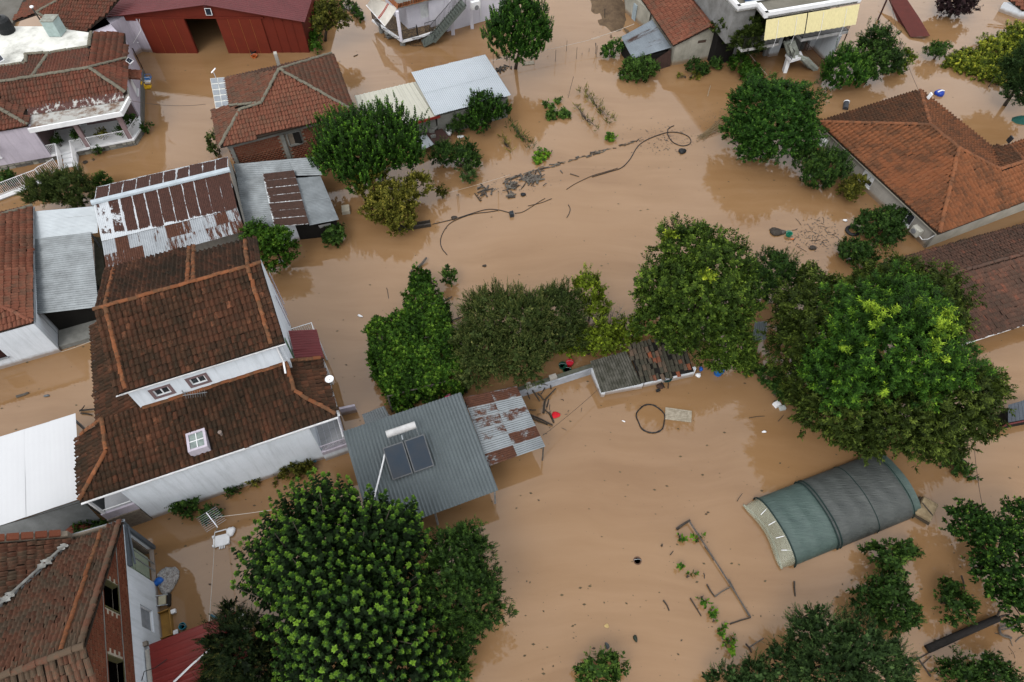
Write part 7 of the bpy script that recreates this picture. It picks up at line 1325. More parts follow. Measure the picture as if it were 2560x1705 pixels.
# planks, posts, beams
for nm, lb_, k, a_, b_, r, m_, z in (
    ('plank', 'grey plank sticking up above the arbor tip', 'G', (1775, 950), (1852, 862), .1, WOODG, (.05, .3)), ('post', 'dark leaning post right of the arbor', 'L', (1830, 45), (1862, 150), .09, WOODD, (.6, 0)), ('plank', 'dark plank leaning on the post beside the arbor', 'L', (1862, 135), (1965, 100), .05, WOODD, (.12, .05)),
    ('branch', 'grey branch in the water below the lone sapling', 'H', (350, 1220), (425, 1180), .05, WOODG, (.03, .05)), ('stick', 'thin upright stick in the garden', 'C', (1875, 625), (1830, 800), .02, WOODD, (1.2, 0)), ('post', 'short post standing in the lower garden', 'C', (1700, 1225), (1690, 1255), .04, WOODD, (.35, 0)),
    ('pole', 'thin stake pair below the greenhouse', 'U', (215, 745), (222, 868), .045, WOODD, (.1, .02)), ('post', 'dark post standing behind the round bush', 'U', (1580, 703), (1605, 812), .05, WOODD, (.9, 0)), ('pipe', 'pale pipe bent over the round dark bush', 'U', (1590, 975), (1705, 1095), .035, WOODP, (1.2, .1)),
    ('beam', 'short thick beam at the head of the cane row', 'T', (1278, 320), (1390, 245), .08, WOODD, (.05, .3)), ('cane', 'long pale cane slanting down the drowned garden', 'T', (1385, 258), (1885, 1038), .045, WOODG, (.25, .08)), ('cane', 'second cane closing beside the long one', 'T', (1705, 730), (1870, 1030), .035, WOODG, (.1, .1)), ('cane', 'dark cane at the foot of the garden frame', 'T', (1715, 1093), (1885, 1040), .04, WOODD, (.05, .1)),
    ('cane', 'cross cane of the garden frame', 'T', (1590, 872), (1720, 790), .035, WOODG, (.05, .12)), ('cane', 'dark broken cane left of the cross cane', 'T', (1525, 770), (1590, 870), .04, WOODD, (.1, .05)), ('stick', 'short dark stick left of the garden row', 'T', (1170, 900), (1218, 985), .04, WOODD, (.05, .03)), ('stick', 'longer dark stick beside the garden row', 'T', (1390, 882), (1480, 1030), .035, WOODD, (.08, .03)),
    ('stake', 'tiny stake in the middle of the garden', 'T', (1500, 680), (1506, 722), .03, WOODD, (.2, 0)), ('post', 'dark post of the cross frame near the cedar', 'T', (1845, 1258), (1890, 1325), .05, WOODD, (.25, 0)), ('cane', 'bar of the cross frame near the cedar', 'T', (1865, 1290), (1990, 1210), .035, WOODG, (.12, .12)), ('branch', 'branching twig left of the cane row', 'T', (1225, 530), (1252, 497), .03, WOODD, (.05, .2)), ('branch', 'dark twig by the cane crossing', 'T', (1510, 460), (1585, 575), .05, WOODD, (.1, .1)),
    ('log', 'brown log drifting in the lane at the left', 'K', (135, 430), (232, 398), .09, WOODG, (.05, .06)), ('branch', 'dark branch caught beside the white canopy', 'K', (650, 545), (775, 530), .06, WOODD, (.1, .15)), ('branch', 'thin branch rising from the caught driftwood', 'K', (650, 545), (690, 503), .04, WOODD, (.1, .4)), ('branch', 'lower branch of the driftwood by the canopy', 'K', (660, 565), (750, 578), .05, WOODD, (.08, .08)),
    ('branch', 'thick forked branch in the walled yard', 'M', (845, 890), (858, 780), .08, WOODD, (.08, .12)), ('branch', 'upper arm of the forked branch in the yard', 'M', (858, 780), (945, 690), .05, WOODD, (.12, .2)), ('branch', 'side arm of the forked branch in the yard', 'M', (870, 845), (888, 775), .05, WOODD, (.05, .2)), ('plank', 'dark plank beside the red cloth', 'M', (895, 890), (930, 968), .07, WOODD, (.05, .05)), ('branch', 'thin branch from the fork to the red cloth', 'M', (845, 855), (900, 905), .035, WOODD, (.06, .08)),
    ('stake', 'stake leaning on the yard wall, left one', 'M', (755, 705), (815, 795), .05, WOODD, (.5, .05)), ('stake', 'stake leaning on the yard wall, right one', 'M', (795, 728), (845, 785), .05, WOODD, (.3, .05)), ('stake', 'short stake by the yard wall', 'M', (855, 685), (825, 735), .045, WOODD, (.5, .1)), ('stake', 'thin stake at the yard wall corner', 'M', (715, 725), (735, 778), .04, WOODD, (.4, .1)), ('branch', 'branch lying over the yard wall', 'M', (825, 655), (880, 665), .03, WOODD, (.75, .6)), ('stake', 'short post below the yard wall coping', 'M', (900, 625), (908, 695), .05, WOODD, (.6, 0)),
    ('plank', 'board edge beside the rusty lean-to', 'M', (735, 905), (920, 990), .06, WOODD, (.15, .1)), ('plank', 'second board edge by the rusty lean-to', 'M', (745, 925), (880, 985), .05, WOODD, (.1, .05)), ('stick', 'stick by the rusty lean-to', 'M', (730, 862), (785, 865), .04, WOODD, (.2, .1)),
    ('pole', 'leaning rusty pole in front of the pink side wall', 'Y', (2025, 440), (1870, 800), .06, mat('rust_pole', (.17, .09, .06), .8), (2.4, .0)), ('pole', 'dark iron pole beside the lilac house', 'A', (1082, 395), (1170, 570), .05, mat('red_brown_post', (.07, .025, .02), .7), (2.6, 0)), ('cane', 'floating cane below the bay window of the old house', 'E', (1800, 712), (1850, 632), .04, WOODD, (.0, .8)),
    ('branch', 'branch afloat beside the white cans', 'N', (435, 800), (560, 785), .02, WOODD, (.03, .03)), ('branch', 'twig curving below the white cans', 'N', (670, 828), (715, 775), .02, WOODD, (.03, .05)), ('stick', 'little branch above the greenhouse corner', 'N', (335, 1480), (380, 1415), .02, WOODD, (.03, .2)), ('stick', 'drifting stick in the lane behind the barn', 'B', (1255, 460), (1290, 445), .05, WOODD, (.03, .03)), ('stick', 'stick drifting between arbor and brick shed', 'G', (1525, 1110), (1540, 1195), .025, WOODD, (.02, .02)), ('stick', 'dark splinter right of the log jam', 'H', (1390, 178), (1462, 200), .04, WOODD, (.03, .03)), ('stick', 'short splinter above the dark one', 'H', (1312, 150), (1328, 172), .05, WOODG, (.03, .03)), ('stick', 'tan pole drifting below the cream gable', 'D', (945, 785), (968, 700), .03, WOODP, (.02, .02))):
    stick(nm, lb_, k, a_, b_, r, m_, z, cat=nm)
solo('wooden_rake', 'broken ladder frame left of the log jam', 'ladder', MB().bar(at('H', 610, 337, .05), at('H', 655, 400, .05), .05).bar(at('H', 655, 400, .05), at('H', 668, 392, .05), .04).bar(at('H', 648, 385, .05), at('H', 662, 378, .05), .04).bar(at('H', 638, 372, .05), at('H', 652, 366, .05), .04).bar(at('H', 625, 355, .05), at('H', 640, 350, .05), .04), WOODD)
tr_ = thing('trough', 'long dark feeding trough floating under the yellowish tree', 'trough', at('G', 1750, 630, 0)); a_, b_ = at('G', 1605, 655, .0), at('G', 1888, 608, .0); d = (b_ - a_).normalized(); n_ = Vector((-d.y, d.x, 0))
add('side', MB().bar(a_ + Vector((0, 0, .12)), b_ + Vector((0, 0, .12)), .06, .28), WOODD, tr_); add('side', MB().bar(a_ + n_ * .4 + Vector((0, 0, .12)), b_ + n_ * .4 + Vector((0, 0, .12)), .06, .28), WOODD, tr_); add('floor', MB().bar(a_ + n_ * .2, b_ + n_ * .2, .4, .04), WOODG, tr_)
lg = thing('tree_trunk', 'thick black fallen trunk in the bottom right', 'log', at('U', 1600, 1180, 0)); add('stem', MB().tube([at('U', 1300, 1300, .1), at('U', 1580, 1175, .18), at('U', 1880, 1045, .3)], .2, 9, .17), mat('black_bark', (.02, .018, .017), .9, (.035, .03, .028), 8), lg, smooth=True)
for x, y, z in ((1915, 935, .9), (1975, 1015, .5), (1900, 985, .7)): add('branch', MB().tube([at('U', 1865, 1050, .3), at('U', (1865 + x) / 2, (1050 + y) / 2 - 5, .5), at('U', x, y, z)], .07, 6, .03), WOODD, lg)
solo('conduit', 'thin dark pipe floating along the fallen trunk', 'pipe', MB().tube(path('U', .04, [(1215, 1385), (1350, 1310), (1480, 1240), (1620, 1190), (1740, 1125)]), .03, 5), WOODD)
solo('hurdle', 'dark wooden hurdle at the bottom right between two bushes', 'frame', MB().bar(at('U', 1215, 1358, .1), at('U', 1330, 1525, .1), .06).bar(at('U', 1255, 1430, .1), at('U', 1335, 1355, .1), .04).bar(at('U', 1310, 1500, .1), at('U', 1380, 1450, .1), .04), WOODD)
solo('brushwood', 'tangle of grey branches right of the fallen trunk', 'branches', MB().tube(path('U', .15, [(1890, 1125), (1960, 1095), (2070, 1075)]), .05, 5).tube(path('U', .1, [(1890, 1120), (1905, 1180), (1990, 1210)]), .06, 5).tube(path('U', .15, [(1910, 1140), (2000, 1120), (2090, 1060)]), .04, 5), WOODG)
# round things
tp = at('I', 2062, 645, .05); solo('tyre', 'black tyre floating beside the leafy bush', 'tyre', MB().grid(lambda u, v: tp + Vector((math.cos(2 * math.pi * u) * (.4 + .12 * math.cos(2 * math.pi * v)), math.sin(2 * math.pi * u) * (.4 + .12 * math.cos(2 * math.pi * v)), .12 * math.sin(2 * math.pi * v) + .03)), 26, 10, uv=False), BLACKP, smooth=True)
def lump(c, rx, ry, rz, a_=0, seed=0, n=14):
    mb = MB(); c = Vector(c)
    def fn(u, v):
        th, ph = 2 * math.pi * u, math.pi * (v - .5); w = 1 + .12 * math.sin(3 * th + seed) * math.cos(ph) + .07 * math.sin(7 * th + 4 * ph + seed); x, y = rx * w * math.cos(ph) * math.cos(th), ry * w * math.cos(ph) * math.sin(th)
        return c + Vector((x * math.cos(a_) - y * math.sin(a_), x * math.sin(a_) + y * math.cos(a_), rz * w * math.sin(ph)))
    return mb.grid(fn, n, 8, uv=False)
FILM2, t_, b_, o_ = _nodes('clear_plastic'); t_.links.new(ramp(t_, noise(t_, 6, 6, .8), [(.4, (.2, .2, .2)), (.62, (.5, .5, .5))]), b_.inputs['Base Color']); b_.inputs['Roughness'].default_value = .2; bump(t_, b_, noise(t_, 7, 6, .8), 1.0, .12)
tp_ = t_.nodes.new('ShaderNodeBsdfTransparent'); mx_ = t_.nodes.new('ShaderNodeMixShader'); mx_.inputs[0].default_value = .4; t_.links.new(b_.outputs[0], mx_.inputs[1]); t_.links.new(tp_.outputs[0], mx_.inputs[2]); t_.links.new(mx_.outputs[0], o_.inputs['Surface'])
for lb_, nm, k, x, y, rx, ry, rz, a_, m_, z in (('large brown root ball left of the green bucket', 'root_ball', 'I', 1440, 652, .5, .38, .2, -.2, WOODD, .06), ('smaller brown root lump touching the large one', 'root_ball', 'I', 1490, 655, .25, .2, .16, 0, WOODG, .05), ('dark clod in the debris raft', 'clod', 'I', 1737, 783, .25, .2, .15, 0, WOODD, .04), ('dark stone like clod under the hose loop', 'clod', 'D', 737, 1235, .32, .28, .2, .3, BLACKP, .05), ('dark clod right of the small log cluster', 'clod', 'H', 1006, 347, .2, .17, .12, 0, BLACKP, .05), ('brown clod beside the long hose', 'clod', 'H', 441, 537, .22, .17, .12, .4, WOODD, .05), ('small dark clod in open water', 'clod', 'H', 690, 929, .15, .1, .08, .1, WOODD, .03), ('clear plastic sack of refuse by the brick house', 'plastic_bag', 'R', 1370, 730, .55, .72, .2, .2, FILM2, .12), ('blue plastic bag beside the clear sack', 'plastic_bag', 'R', 1298, 748, .3, .2, .22, .6, plain('blue_bag', (.02, .13, .5), .35), .2),
    ('white knotted bag next to the floating white chair', 'plastic_bag', 'R', 1885, 338, .24, .26, .16, .3, WHITE2, .12), ('white bag beside the cream shed', 'plastic_bag', 'C', 855, 1068, .3, .45, .35, .2, WHITE2, .3), ('flat white bag in the water by the cream shed', 'plastic_bag', 'C', 950, 1115, .28, .18, .08, .2, WHITE2, .04), ('white plastic scrap under the green tree', 'plastic_scrap', 'G', 655, 892, .38, .12, .05, .1, WHITE2, .03), ('white scrap afloat left of the arbor', 'plastic_scrap', 'G', 1308, 1338, .2, .08, .03, -.5, WHITE2, .03), ('small white scrap by the grey shed bush', 'plastic_scrap', 'G', 1020, 708, .12, .16, .08, 0, WHITE2, .05), ('white bottle on the bottom right bush', 'bottle', 'U', 1805, 1380, .12, .3, .1, .5, WHITE2, .75), ('white bottle afloat in the debris raft', 'bottle', 'I', 2003, 558, .16, .1, .08, -.2, WHITE2, .05), ('tiny white scrap in open water above the coil', 'plastic_scrap', 'M', 1500, 957, .11, .04, .03, -.4, WHITE2, .02), ('pale blue scrap below the walnut branches', 'plastic_scrap', 'N', 557, 912, .14, .07, .05, .1, WHITE2, .03), ('brown tarpaulin dome behind the tiled roof corner', 'tarpaulin', 'R', 648, 340, .75, .5, .55, .1, mat('rust_tarp', (.2, .055, .03), .7), .2),
    ('yellow leaf scrap near the bottom edge', 'scrap', 'T', 708, 1110, .12, .1, .02, 0, plain('tan_scrap', (.5, .36, .15)), .01), ('green glass bottle floating upright near the bottom', 'bottle', 'T', 942, 1212, .1, .17, .1, .2, mat('green_glass', (.03, .045, .03), .2), .05), ('dark bottle with pale label above the bottom bush', 'bottle', 'T', 712, 1272, .1, .16, .1, .3, mat('dark_bottle', (.1, .12, .12), .3), .05), ('blue can stuck in weeds by the tiled shed', 'can', 'N', 40, 400, .12, .16, .14, 0, plain('blue_can', (.02, .12, .5), .35), .1), ('white jug beside the blue can', 'jug', 'N', 18, 450, .18, .16, .12, 0, WHITE2, .05), ('grey float adrift in the lane at the left', 'float', 'K', 380, 422, .18, .08, .06, .1, mat('grey_float', (.16, .18, .2), .5), .04), ('red cloth spread in the walled yard', 'cloth', 'M', 945, 906, .27, .22, .04, .3, plain('red_cloth', (.55, .01, .02)), .03), ('yellow toy scrap near the weeds', 'scrap', 'N', 430, 455, .05, .1, .05, .4, plain('yellow_scrap', (.6, .4, .03)), .04), ('orange scrap beside the green bucket', 'scrap', 'I', 1570, 710, .16, .06, .05, .3, plain('orange_scrap', (.55, .15, .05)), .03)):
    solo(nm, lb_, nm.replace('_', ' '), lump(at(k, x, y, z), rx, ry, rz, a_, seed=x), m_, smooth=True)
def bucket(label, k, x, y, m, r=.17, h=.32, name='bucket', tilt=None, lid=None, cat='bucket'):
    p = at(k, x, y, -.05); t = thing(name, label, cat, p); add('body', MB().lathe(p, [(r * .8, 0), (r, h), (r * 1.08, h), (r * 1.08, h + .03), (r * .92, h + .03), (r * .75, .05)], 16), m, t)
    if lid: add('lid', MB().lathe(p + Vector((0, 0, h + .031)), [(r * 1.05, 0), (r * 1.05, .03), (r * .2, .045)], 16), lid, t)
    add('handle', MB().tube([p + Vector((math.cos(q) * r, math.sin(q) * .05, h + math.sin(q) * r * .5)) for q in [math.pi * i / 8 for i in range(9)]], .012, 5), GALV, t); return t
bucket('green bucket floating in the debris raft', 'I', 1536, 686, plain('sea_green', (.02, .3, .17), .4), .22, .3); bucket('pink bucket with a white label by the solar heater roof', 'L', 1836, 775, plain('pink_red', (.5, .03, .12), .4), .2, .3, lid=plain('pink_lid', (.6, .06, .16), .4)); bucket('red bucket by the garden wall', 'M', 1057, 505, plain('deep_red', (.4, .01, .02), .4), .22, .4, lid=plain('red_lid', (.5, .02, .04), .4)); bucket('dark green bucket left of the red bucket', 'M', 1000, 520, plain('bottle_green', (.015, .09, .06), .4), .24, .3); bucket('low green basin below the red bucket', 'M', 1035, 542, plain('leaf_green', (.02, .12, .05), .4), .26, .12, name='basin')
bucket('blue barrel floating beside the small leaning tree', 'N', 175, 440, plain('barrel_blue', (.01, .13, .45), .35), .3, .45, name='barrel', cat='barrel', lid=plain('barrel_lid', (.015, .16, .5), .35)); bucket('pale blue bucket at the end of the long white wall', 'L', 745, 1282, plain('sky_blue', (.12, .36, .6), .4), .14, .25); bucket('orange bucket floating at the barn wall', 'B', 447, 470, plain('bucket_orange', (.5, .12, .03), .5), .28, .2); bucket('black tub behind the orange bucket', 'B', 440, 440, BLACKP, .24, .3, name='tub'); bucket('teal bottle crate by the red annexe roof', 'Q', 895, 1040, plain('teal', (.03, .27, .36), .4), .16, .3, name='jar'); bucket('wicker basket ring floating in open water', 'T', 958, 580, mat('wicker', (.16, .09, .06), .8), .2, .05, name='basket', cat='basket')
for lb_, nm, k, x, y, sx, sy, h_, a_, m_ in (('black fuel can floating at the hose end', 'fuel_can', 'H', 912, 522, .3, .38, .3, .2, mat('slate_can', (.045, .055, .065), .5)), ('white jerrycan, left of the two by the walnut', 'jerrycan', 'N', 655, 697, .4, .34, .2, .5, WHITE2), ('white jerrycan, right of the two by the walnut', 'jerrycan', 'N', 700, 727, .36, .26, .2, .2, mat('dull_white', (.5, .53, .52), .5)), ('teal box by the arbor edge', 'plastic_box', 'L', 1705, 815, .46, .36, .25, .35, plain('teal_box', (.03, .32, .25), .4)), ('dark blue sack on the pile by the solar roof', 'sack', 'L', 1848, 735, .4, .34, .2, .3, plain('navy_sack', (.02, .035, .09), .6)), ('green can on the pile by the solar roof', 'can', 'L', 1915, 705, .28, .3, .25, .1, plain('dark_green_can', (.015, .07, .05), .4)), ('ivory wash basin behind the grey shed', 'basin', 'G', 1195, 485, .6, .75, .3, .2, mat('ivory_plastic', (.48, .44, .35), .5)), ('grey seat pad on the trodden planks by the forked tree', 'pallet', 'C', 1515, 520, .9, .5, .06, .2, WOODP), ('teal plank floating by the red annexe roof', 'plank', 'Q', 1185, 938, .45, .12, .05, -.4, mat('teal_plank', (.06, .2, .28), .6))):
    p = at(k, x, y, -.04); f_ = Frame(p, math.degrees(a_)); t = thing(nm, lb_, nm.replace('_', ' '), p); z0, z1 = -.04, h_
    add('body', MB().hexa([f_(-sx / 2, -sy / 2, z0), f_(sx / 2, -sy / 2, z0), f_(sx / 2, sy / 2, z0), f_(-sx / 2, sy / 2, z0)], [f_(-sx * .46, -sy * .46, z1), f_(sx * .46, -sy * .46, z1), f_(sx * .46, sy * .46, z1), f_(-sx * .46, sy * .46, z1)]), m_, t)
    if nm in ('fuel_can', 'jerrycan', 'can'): add('cap', MB().lathe(f_(sx * .28, sy * .3, z1), [(.05, 0), (.05, .05), (.02, .06)], 8), m_, t); add('handle', MB().tube([f_(-sx * .25, 0, z1), f_(-sx * .2, 0, z1 + .06), f_(sx * .1, 0, z1 + .06), f_(sx * .15, 0, z1)], .02, 5), m_, t)
    elif nm == 'plastic_box': add('lid', MB().box(f_, -sx * .49, sx * .49, -sy * .49, sy * .49, z1 + .001, z1 + .03), m_, t)
cr = thing('crate', 'yellow green plastic crate by the arbor and solar roof', 'crate', at('L', 1835, 690, 0)); f_ = Frame(at('L', 1835, 690, 0), 30); YC = plain('lime_plastic', (.36, .42, .08), .5); add('floor', MB().box(f_, -.3, .3, -.2, .2, .02, .04), YC, cr)
for u0, u1, v0, v1 in ((-.3, .3, -.22, -.2), (-.3, .3, .2, .22), (-.32, -.3, -.22, .22), (.3, .32, -.22, .22)): add('side', MB().box(f_, u0, u1, v0, v1, .0, .22), YC, cr)
for i in range(5): add('slat', MB().box(f_, -.25 + i * .11, -.22 + i * .11, -.2, .2, .041, .055), YC, cr)
# wooden board of separate planks
q = ats('M', .05, (1842, 842), (2058, 872), (2053, 966), (1838, 940)); bd = thing('wooden_board', 'pale wooden board floating beside the hose coil', 'board', q[3])
for i in range(7): a0, a1 = i / 7 + .006, (i + 1) / 7 - .006; add('plank', MB().slab([q[0].lerp(q[3], a0), q[1].lerp(q[2], a0), q[1].lerp(q[2], a1), q[0].lerp(q[3], a1)], .04), WOODP, bd)
# bale, wheelbarrow, furniture by the brick house
bl = thing('foam_block', 'tan weathered block of foam bobbing beside the greenhouse', 'block', at('U', 1290, 170, 0)); q = [at('U', x, y, .45) for x, y in ((1270, 50), (1395, 120), (1330, 255), (1200, 185))]; cen = sum(q, Vector()) / 4
TAN = mat('tan_foam', (.36, .28, .17), .85, (.22, .16, .09), 3, bmp=.5); add('body', MB().hexa([p - Vector((0, 0, .6)) for p in q], [p for p in q]).hexa([p + Vector((0, 0, .001)) for p in q], [p.lerp(cen, .12) + Vector((0, 0, .08)) for p in q]), TAN, bl); add('dark_edge', MB().tube([q[0] - Vector((.06, 0, .2)), q[3] - Vector((.06, 0, .2)), q[2] - Vector((.0, .06, .25))], .1, 6), mat('brown_foam_edge', (.08, .06, .04), .9), bl); add('strap', MB().bar(q[3].lerp(q[0], .55) + Vector((.1, 0, .1)), q[2].lerp(q[1], .2) + Vector((0, .1, .1)), .06, .02), WOODD, bl)
wbw = thing('wheelbarrow', 'wheelbarrow with a dark green tub at the low white shed', 'wheelbarrow', at('M', 1830, 680, 0)); p = at('M', 1845, 630, .0); add('tub', MB().lathe(p + Vector((0, 0, .1)), [(.18, 0), (.3, .3), (.32, .3), (.25, .25), (.15, .1)], 14), plain('tub_green', (.02, .09, .09), .4), wbw); add('handle', MB().tube([at('M', 1805, 640, .2), at('M', 1835, 685, .15)], .03, 5), IRON, wbw); add('handle', MB().tube([at('M', 1865, 645, .2), at('M', 1862, 690, .15)], .03, 5), IRON, wbw); add('wheel', MB().tube([at('M', 1778, 700, .12), at('M', 1784, 712, .12)], .14, 12), BLACKP, wbw); add('tray', lump(at('M', 1800, 670, .05), .25, .2, .08, .4), mat('rust_tray', (.09, .05, .035), .8), wbw)
ch = thing('plastic_chair', 'white plastic chair floating on its back near the mulberry', 'chair', at('R', 1810, 410, 0)); f_ = Frame(at('R', 1812, 415, 0), 15); add('seat', MB().box(f_, -.42, .42, -.3, .3, .02, .1), WHITE2, ch); add('backrest', MB().tube([f_(-.35, .32, .08), f_(-.3, .5, .15), f_(.3, .52, .15), f_(.36, .34, .08)], .035, 6), WHITE2, ch)
for u, v in ((-.38, -.25), (.38, -.25), (-.38, .25), (.38, .25)): add('leg', MB().box(f_, u - .05, u + .05, v - .06, v + .06, .1, .22), WHITE2, ch)
for i in range(4): add('slat', MB().box(f_, -.12 + i * .08, -.08 + i * .08, -.46, -.3, .03, .08), WHITE2, ch)
for lb_, x, y, m_ in (('blue plastic chair half sunk by the lilac house', 1212, 645, plain('chair_blue', (.06, .2, .5), .45)), ('white plastic chair half sunk between the blue and the yellow', 1207, 672, WHITE2), ('yellow plastic chair half sunk by the lilac house', 1213, 715, plain('chair_yellow', (.62, .36, .01), .45))):
    p = at('A', x, y, 0); f_ = Frame(p, 100); t = thing('plastic_chair', lb_, 'chair', p); add('seat', MB().box(f_, -.25, .25, -.25, .25, .02, .07), m_, t); add('backrest', MB().hexa([f_(-.25, .2, .07), f_(.25, .2, .07), f_(.25, .25, .07), f_(-.25, .25, .07)], [f_(-.2, .38, .55), f_(.2, .38, .55), f_(.2, .42, .55), f_(-.2, .42, .55)]), m_, t); add('armrest', MB().tube([f_(-.27, .25, .3), f_(-.28, -.2, .28), f_(-.27, -.24, .05)], .025, 5), m_, t); add('armrest', MB().tube([f_(.27, .25, .3), f_(.28, -.2, .28), f_(.27, -.24, .05)], .025, 5), m_, t)
p = at('Q', 690, 795, 0); f_ = Frame(p, -75); t = thing('trolley', 'metal trolley chair leaning by the white wall', 'trolley', p); add('frame', MB().tube([f_(-.1, -.75, .9), f_(-.25, -.3, .5), f_(-.25, .3, .2)], .025, 6).tube([f_(.25, -.75, .9), f_(.25, -.3, .5), f_(.25, .3, .2)], .025, 6).tube([f_(-.1, -.75, .9), f_(.1, -.85, .95), f_(.25, -.75, .9)], .025, 6), GALV, t); add('seat', MB().box(f_, -.22, .22, -.1, .25, .28, .34), mat('ivory_cushion', (.5, .46, .33), .7), t); add('foot', MB().box(f_, -.3, .3, .25, .4, -.1, .2), IRON, t)
p = at('Q', 720, 1020, 0); f_ = Frame(p, -68); OAK = mat('orange_veneer', (.4, .22, .05), .5, (.32, .17, .045), 3); t = thing('drawer_box', 'yellow wooden cabinet lying open beside the white wall', 'cabinet', p)
add('floor', MB().box(f_, -.62, .62, -.3, .3, -.05, .06), OAK, t)
for u0, u1, v0, v1 in ((-.65, .65, -.34, -.3), (-.65, .65, .3, .34), (-.66, -.62, -.34, .34), (.62, .66, -.34, .34)): add('side', MB().box(f_, u0, u1, v0, v1, -.1, .35), OAK, t)
for u in (-.5, .55): add('foot', MB().box(f_, u - .1, u + .1, .34, .56, .05, .2), WHITE2, t)
stick('broom', 'broom leaning on the white wall of the brick house', 'Q', (490, 650), (620, 712), .02, WOODD, (1.5, .1), cat='broom'); solo('wall_bracket', 'short black bracket on the white lower wall', 'bracket', MB().bar(at('Q', 372, 975, 2.6), at('Q', 420, 957, 2.4), .07), IRON)
stick('white_pole', 'long white pole slanting over the red annexe roof', 'R', (1420, 1568), (1715, 1300), .05, WHITE2, (2.5, 3.2), cat='pole'); stick('white_pole', 'upper end of a white pole beside the small fir', 'R', (1930, 1075), (1990, 1012), .05, WHITE2, (3.0, 3.6), cat='pole')
an = thing('tv_aerial', 'tv aerial on a string over the alley by the white chair', 'aerial', at('R', 1755, 330, 0)); add('boom', MB().bar(at('R', 1685, 185, 2.2), at('R', 1778, 305, 2.2), .035), WHITE2, an)
for i in range(9): p = at('R', 1685, 185, 2.2).lerp(at('R', 1778, 305, 2.2), i / 9); add('element', MB().bar(p + Vector((-.42, -.32, 0)), p + Vector((.42, .32, 0)), .014), GALV, an)
add('mast', MB().tube([at('R', 1755, 240, 2.15), at('R', 1758, 330, .0) + Vector((0, 0, -.3))], .025, 5), WOODP, an)
# wires
WIRE = mat('wire_brown', (.09, .06, .045), .7); STRW = mat('string_white', (.5, .46, .4), .8)
for lb_, A, B, z0, z1, r, m_, sag in (('clothes line over the walled yard', ('M', 838, 1075), ('M', 1295, 695), 1.6, 1.0, .012, WIRE, .15), ('pale string across the alley to the mulberry', ('R', 1760, 222), ('S', 660, 118), 2.2, 3.0, .014, STRW, .1), ('pale string running down the alley', ('R', 1757, 330), ('R', 1708, 1080), 1.0, 2.3, .014, STRW, .05), ('overhead cable behind the orange roof', ('E', 1000, -10), ('E', 1248, 775), 4.5, 2.8, .015, WIRE, .4), ('overhead cable right of the greenhouse', ('O', 1685, 390), ('O', 1770, 960), 2.5, 2.2, .014, WIRE, .1), ('thin cable from the lilac house to the brick house', ('A', 1060, 820), ('A', 1680, 850), 3.4, 3.4, .016, WIRE, .3), ('pale string by the white house gable', ('F', 500, 1305), ('F', 775, 1205), .5, 2.0, .014, STRW, .05), ('pale wire above the garden posts', ('C', 1200, 497), ('C', 2091, 305), .9, 1.0, .014, STRW, .1), ('pale wire of the lower garden fence', ('H', 400, 330), ('H', 900, 185), .4, .4, .01, STRW, .05), ('cable over the white canopy edge', ('R', -20, 297), ('R', 690, 90), 2.2, 3.6, .016, IRON, .05), ('pale cable to the cottage', ('D', -10, 318), ('D', 345, 195), 1.0, 1.6, .02, STRW, .08), ('thin rope beside the ivy mound', ('D', 1275, 430), ('D', 1430, 612), 1.2, .2, .02, STRW, .0)):
    a_, b_ = at(*A, z0), at(*B, z1); solo('wire', lb_, 'wire', MB().tube([a_.lerp(b_, i / 14) - Vector((0, 0, sag * 4 * (i / 14) * (1 - i / 14))) for i in range(15)], r, 5), m_)
for i, (x, y0, y1) in enumerate(((1220, 440, 530), (1352, 430, 500), (1555, 405, 490), (1725, 385, 515), (1815, 330, 430), (1895, 370, 495), (1943, 432, 455), (2000, 395, 430), (2060, 340, 480), (1665, 455, 470))): solo('fence_post', 'fence post in the drowned wire fence, number %s from the left' % ('first second third fifth sixth seventh eighth ninth tenth fourth'.split()[i]), 'post', MB().bar(at('C', x, y1, -.2), at('C', x, y1, 0) + Vector((0, 0, min(1.3, (y1 - y0) / 85))), .035), WOODD, 'wire fence posts')
for i, (x, y, hh) in enumerate(((465, 350, .9), (475, 345, .8), (655, 290, .8), (803, 320, 1.1), (950, 190, .3), (1095, 160, .35))): solo('fence_post', 'post of the lower garden fence, %s from the left' % 'first second third fourth fifth sixth'.split()[i], 'post', MB().bar(at('H', x, y, -.2), at('H', x, y, hh), .05), WOODD, 'lower fence posts')
# lilac house: fence, manhole
fc = thing('garden_fence', 'white spiked iron fence on a low wall at the left edge', 'fence', at('W', 300, 830, 0)); pts = [at('W', -150, 1035, .35), at('W', 0, 985, .35), at('W', 300, 870, .35), at('W', 550, 775, .35)]
add('base_wall', MB().tube([p - Vector((0, 0, .2)) for p in pts], .18, 6), WHITE2, fc); railing(fc, pts, .95, WHITE2, .12, r=.01)
arc = [at('W', 560, 770, .2), at('W', 600, 740, .2), at('W', 690, 700, .2), at('W', 780, 640, .2)]; railing(fc, arc, 1.0, WHITE2, .12, name='gate')
mh = at('W', 1115, 553, .01); solo('pot_rim', 'dark round rim showing just above the water by the porch', 'pot', MB().lathe(mh, [(.16, -.1), (.19, .04), (.15, .05), (.13, 0)], 16), WOODD)
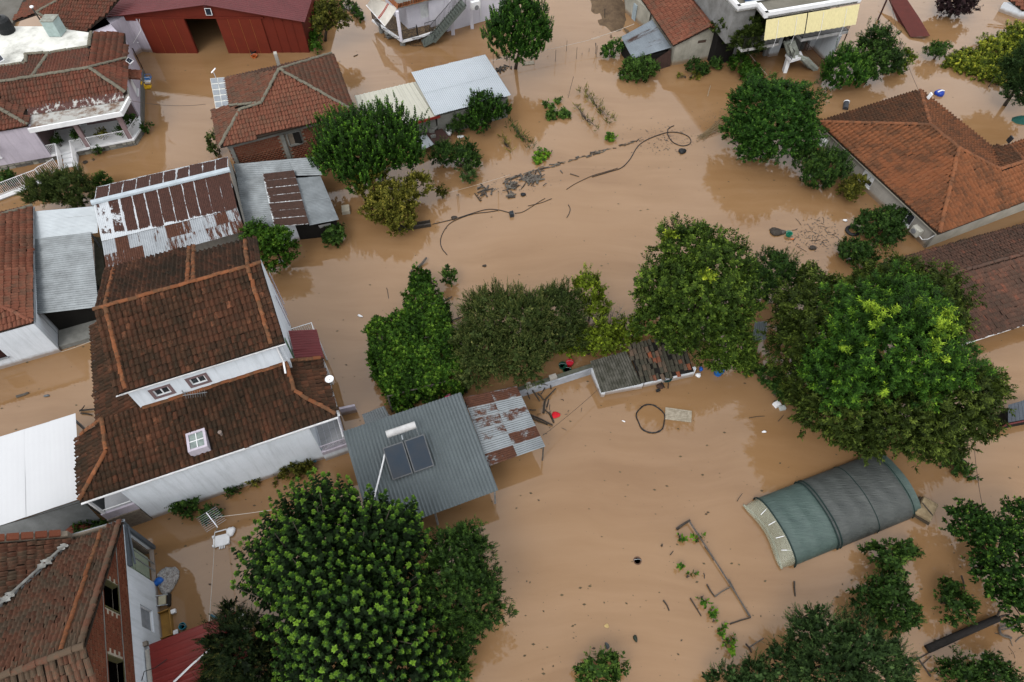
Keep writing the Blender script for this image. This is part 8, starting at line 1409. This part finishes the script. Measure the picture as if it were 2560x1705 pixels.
# right edge extras
p = at('E', 1397, 770, 0); t = thing('beach_ball', 'blue and white ball toy floating behind the orange roof', 'ball', p); add('body', lump(p + Vector((0, 0, .1)), .42, .36, .3, .1), plain('ball_blue', (.02, .06, .4), .35), t, smooth=True); add('stripe', MB().tube([p + Vector((-.3, -.1, .3)), p + Vector((0, -.05, .43)), p + Vector((.3, .05, .3))], .06, 6), WHITE2, t)
p = at('E', 630, 880, 0); t = thing('float_drum', 'dark grey drum with pale rim floating above the orange roof', 'drum', p); add('body', MB().tube([p + Vector((-.1, -.3, .1)), p + Vector((.1, .35, .25))], .22, 12), mat('slate_drum', (.08, .085, .1), .5), t); add('rim', MB().tube([p + Vector((.12, .35, .26)), p + Vector((.14, .42, .28))], .25, 12), WHITE2, t)
p = at('E', 2070, 985, 0); t = thing('parasol', 'dark green folded parasol floating at the right edge', 'parasol', p); add('canopy', MB().lathe(p, [(.7, .0), (.45, .25), (.05, .45)], 8, 1.2, .8), plain('parasol_green', (.01, .1, .08), .6), t); add('tip', MB().bar(p + Vector((0, 0, .4)), p + Vector((0, 0, .6)), .04), WOODD, t)
# mud bank at the top
rb_ = random.Random(3); g = [[at('P', 1385 + 200 * i / 14, -40 + 135 * j / 10, 0) for i in range(15)] for j in range(11)]; mb = MB()
def mz(i, j): e = min((i - 2.2 - j * .55) / 3.0, (14 - i) / 2, (11 - j) / 3.0); return -.25 + max(-.2, min(.75, e * .35)) + .12 * math.sin(i * 2.3 + j) + .08 * math.sin(j * 3.1 - i)
Z_ = [[mz(i, j) for i in range(15)] for j in range(11)]; mb.grid(lambda u, v: g[round(v * 10)][round(u * 14)] + Vector((0, 0, Z_[round(v * 10)][round(u * 14)])), 14, 10, uv=False)
structure('mud_bank', mb, mat('brown_soil', (.2, .135, .08), .95, (.1, .065, .04), 1.6, bmp=.8), smooth=True)
for i, (x, y) in enumerate(((105, 120), (30, 400))): stick('post', ['rusty stake at the edge of the mud bank', 'grey stake in the water below the mud bank'][i], 'D', (x, y - 50), (x, y + 40), .04, WOODD, (1.0, 0), cat='post')
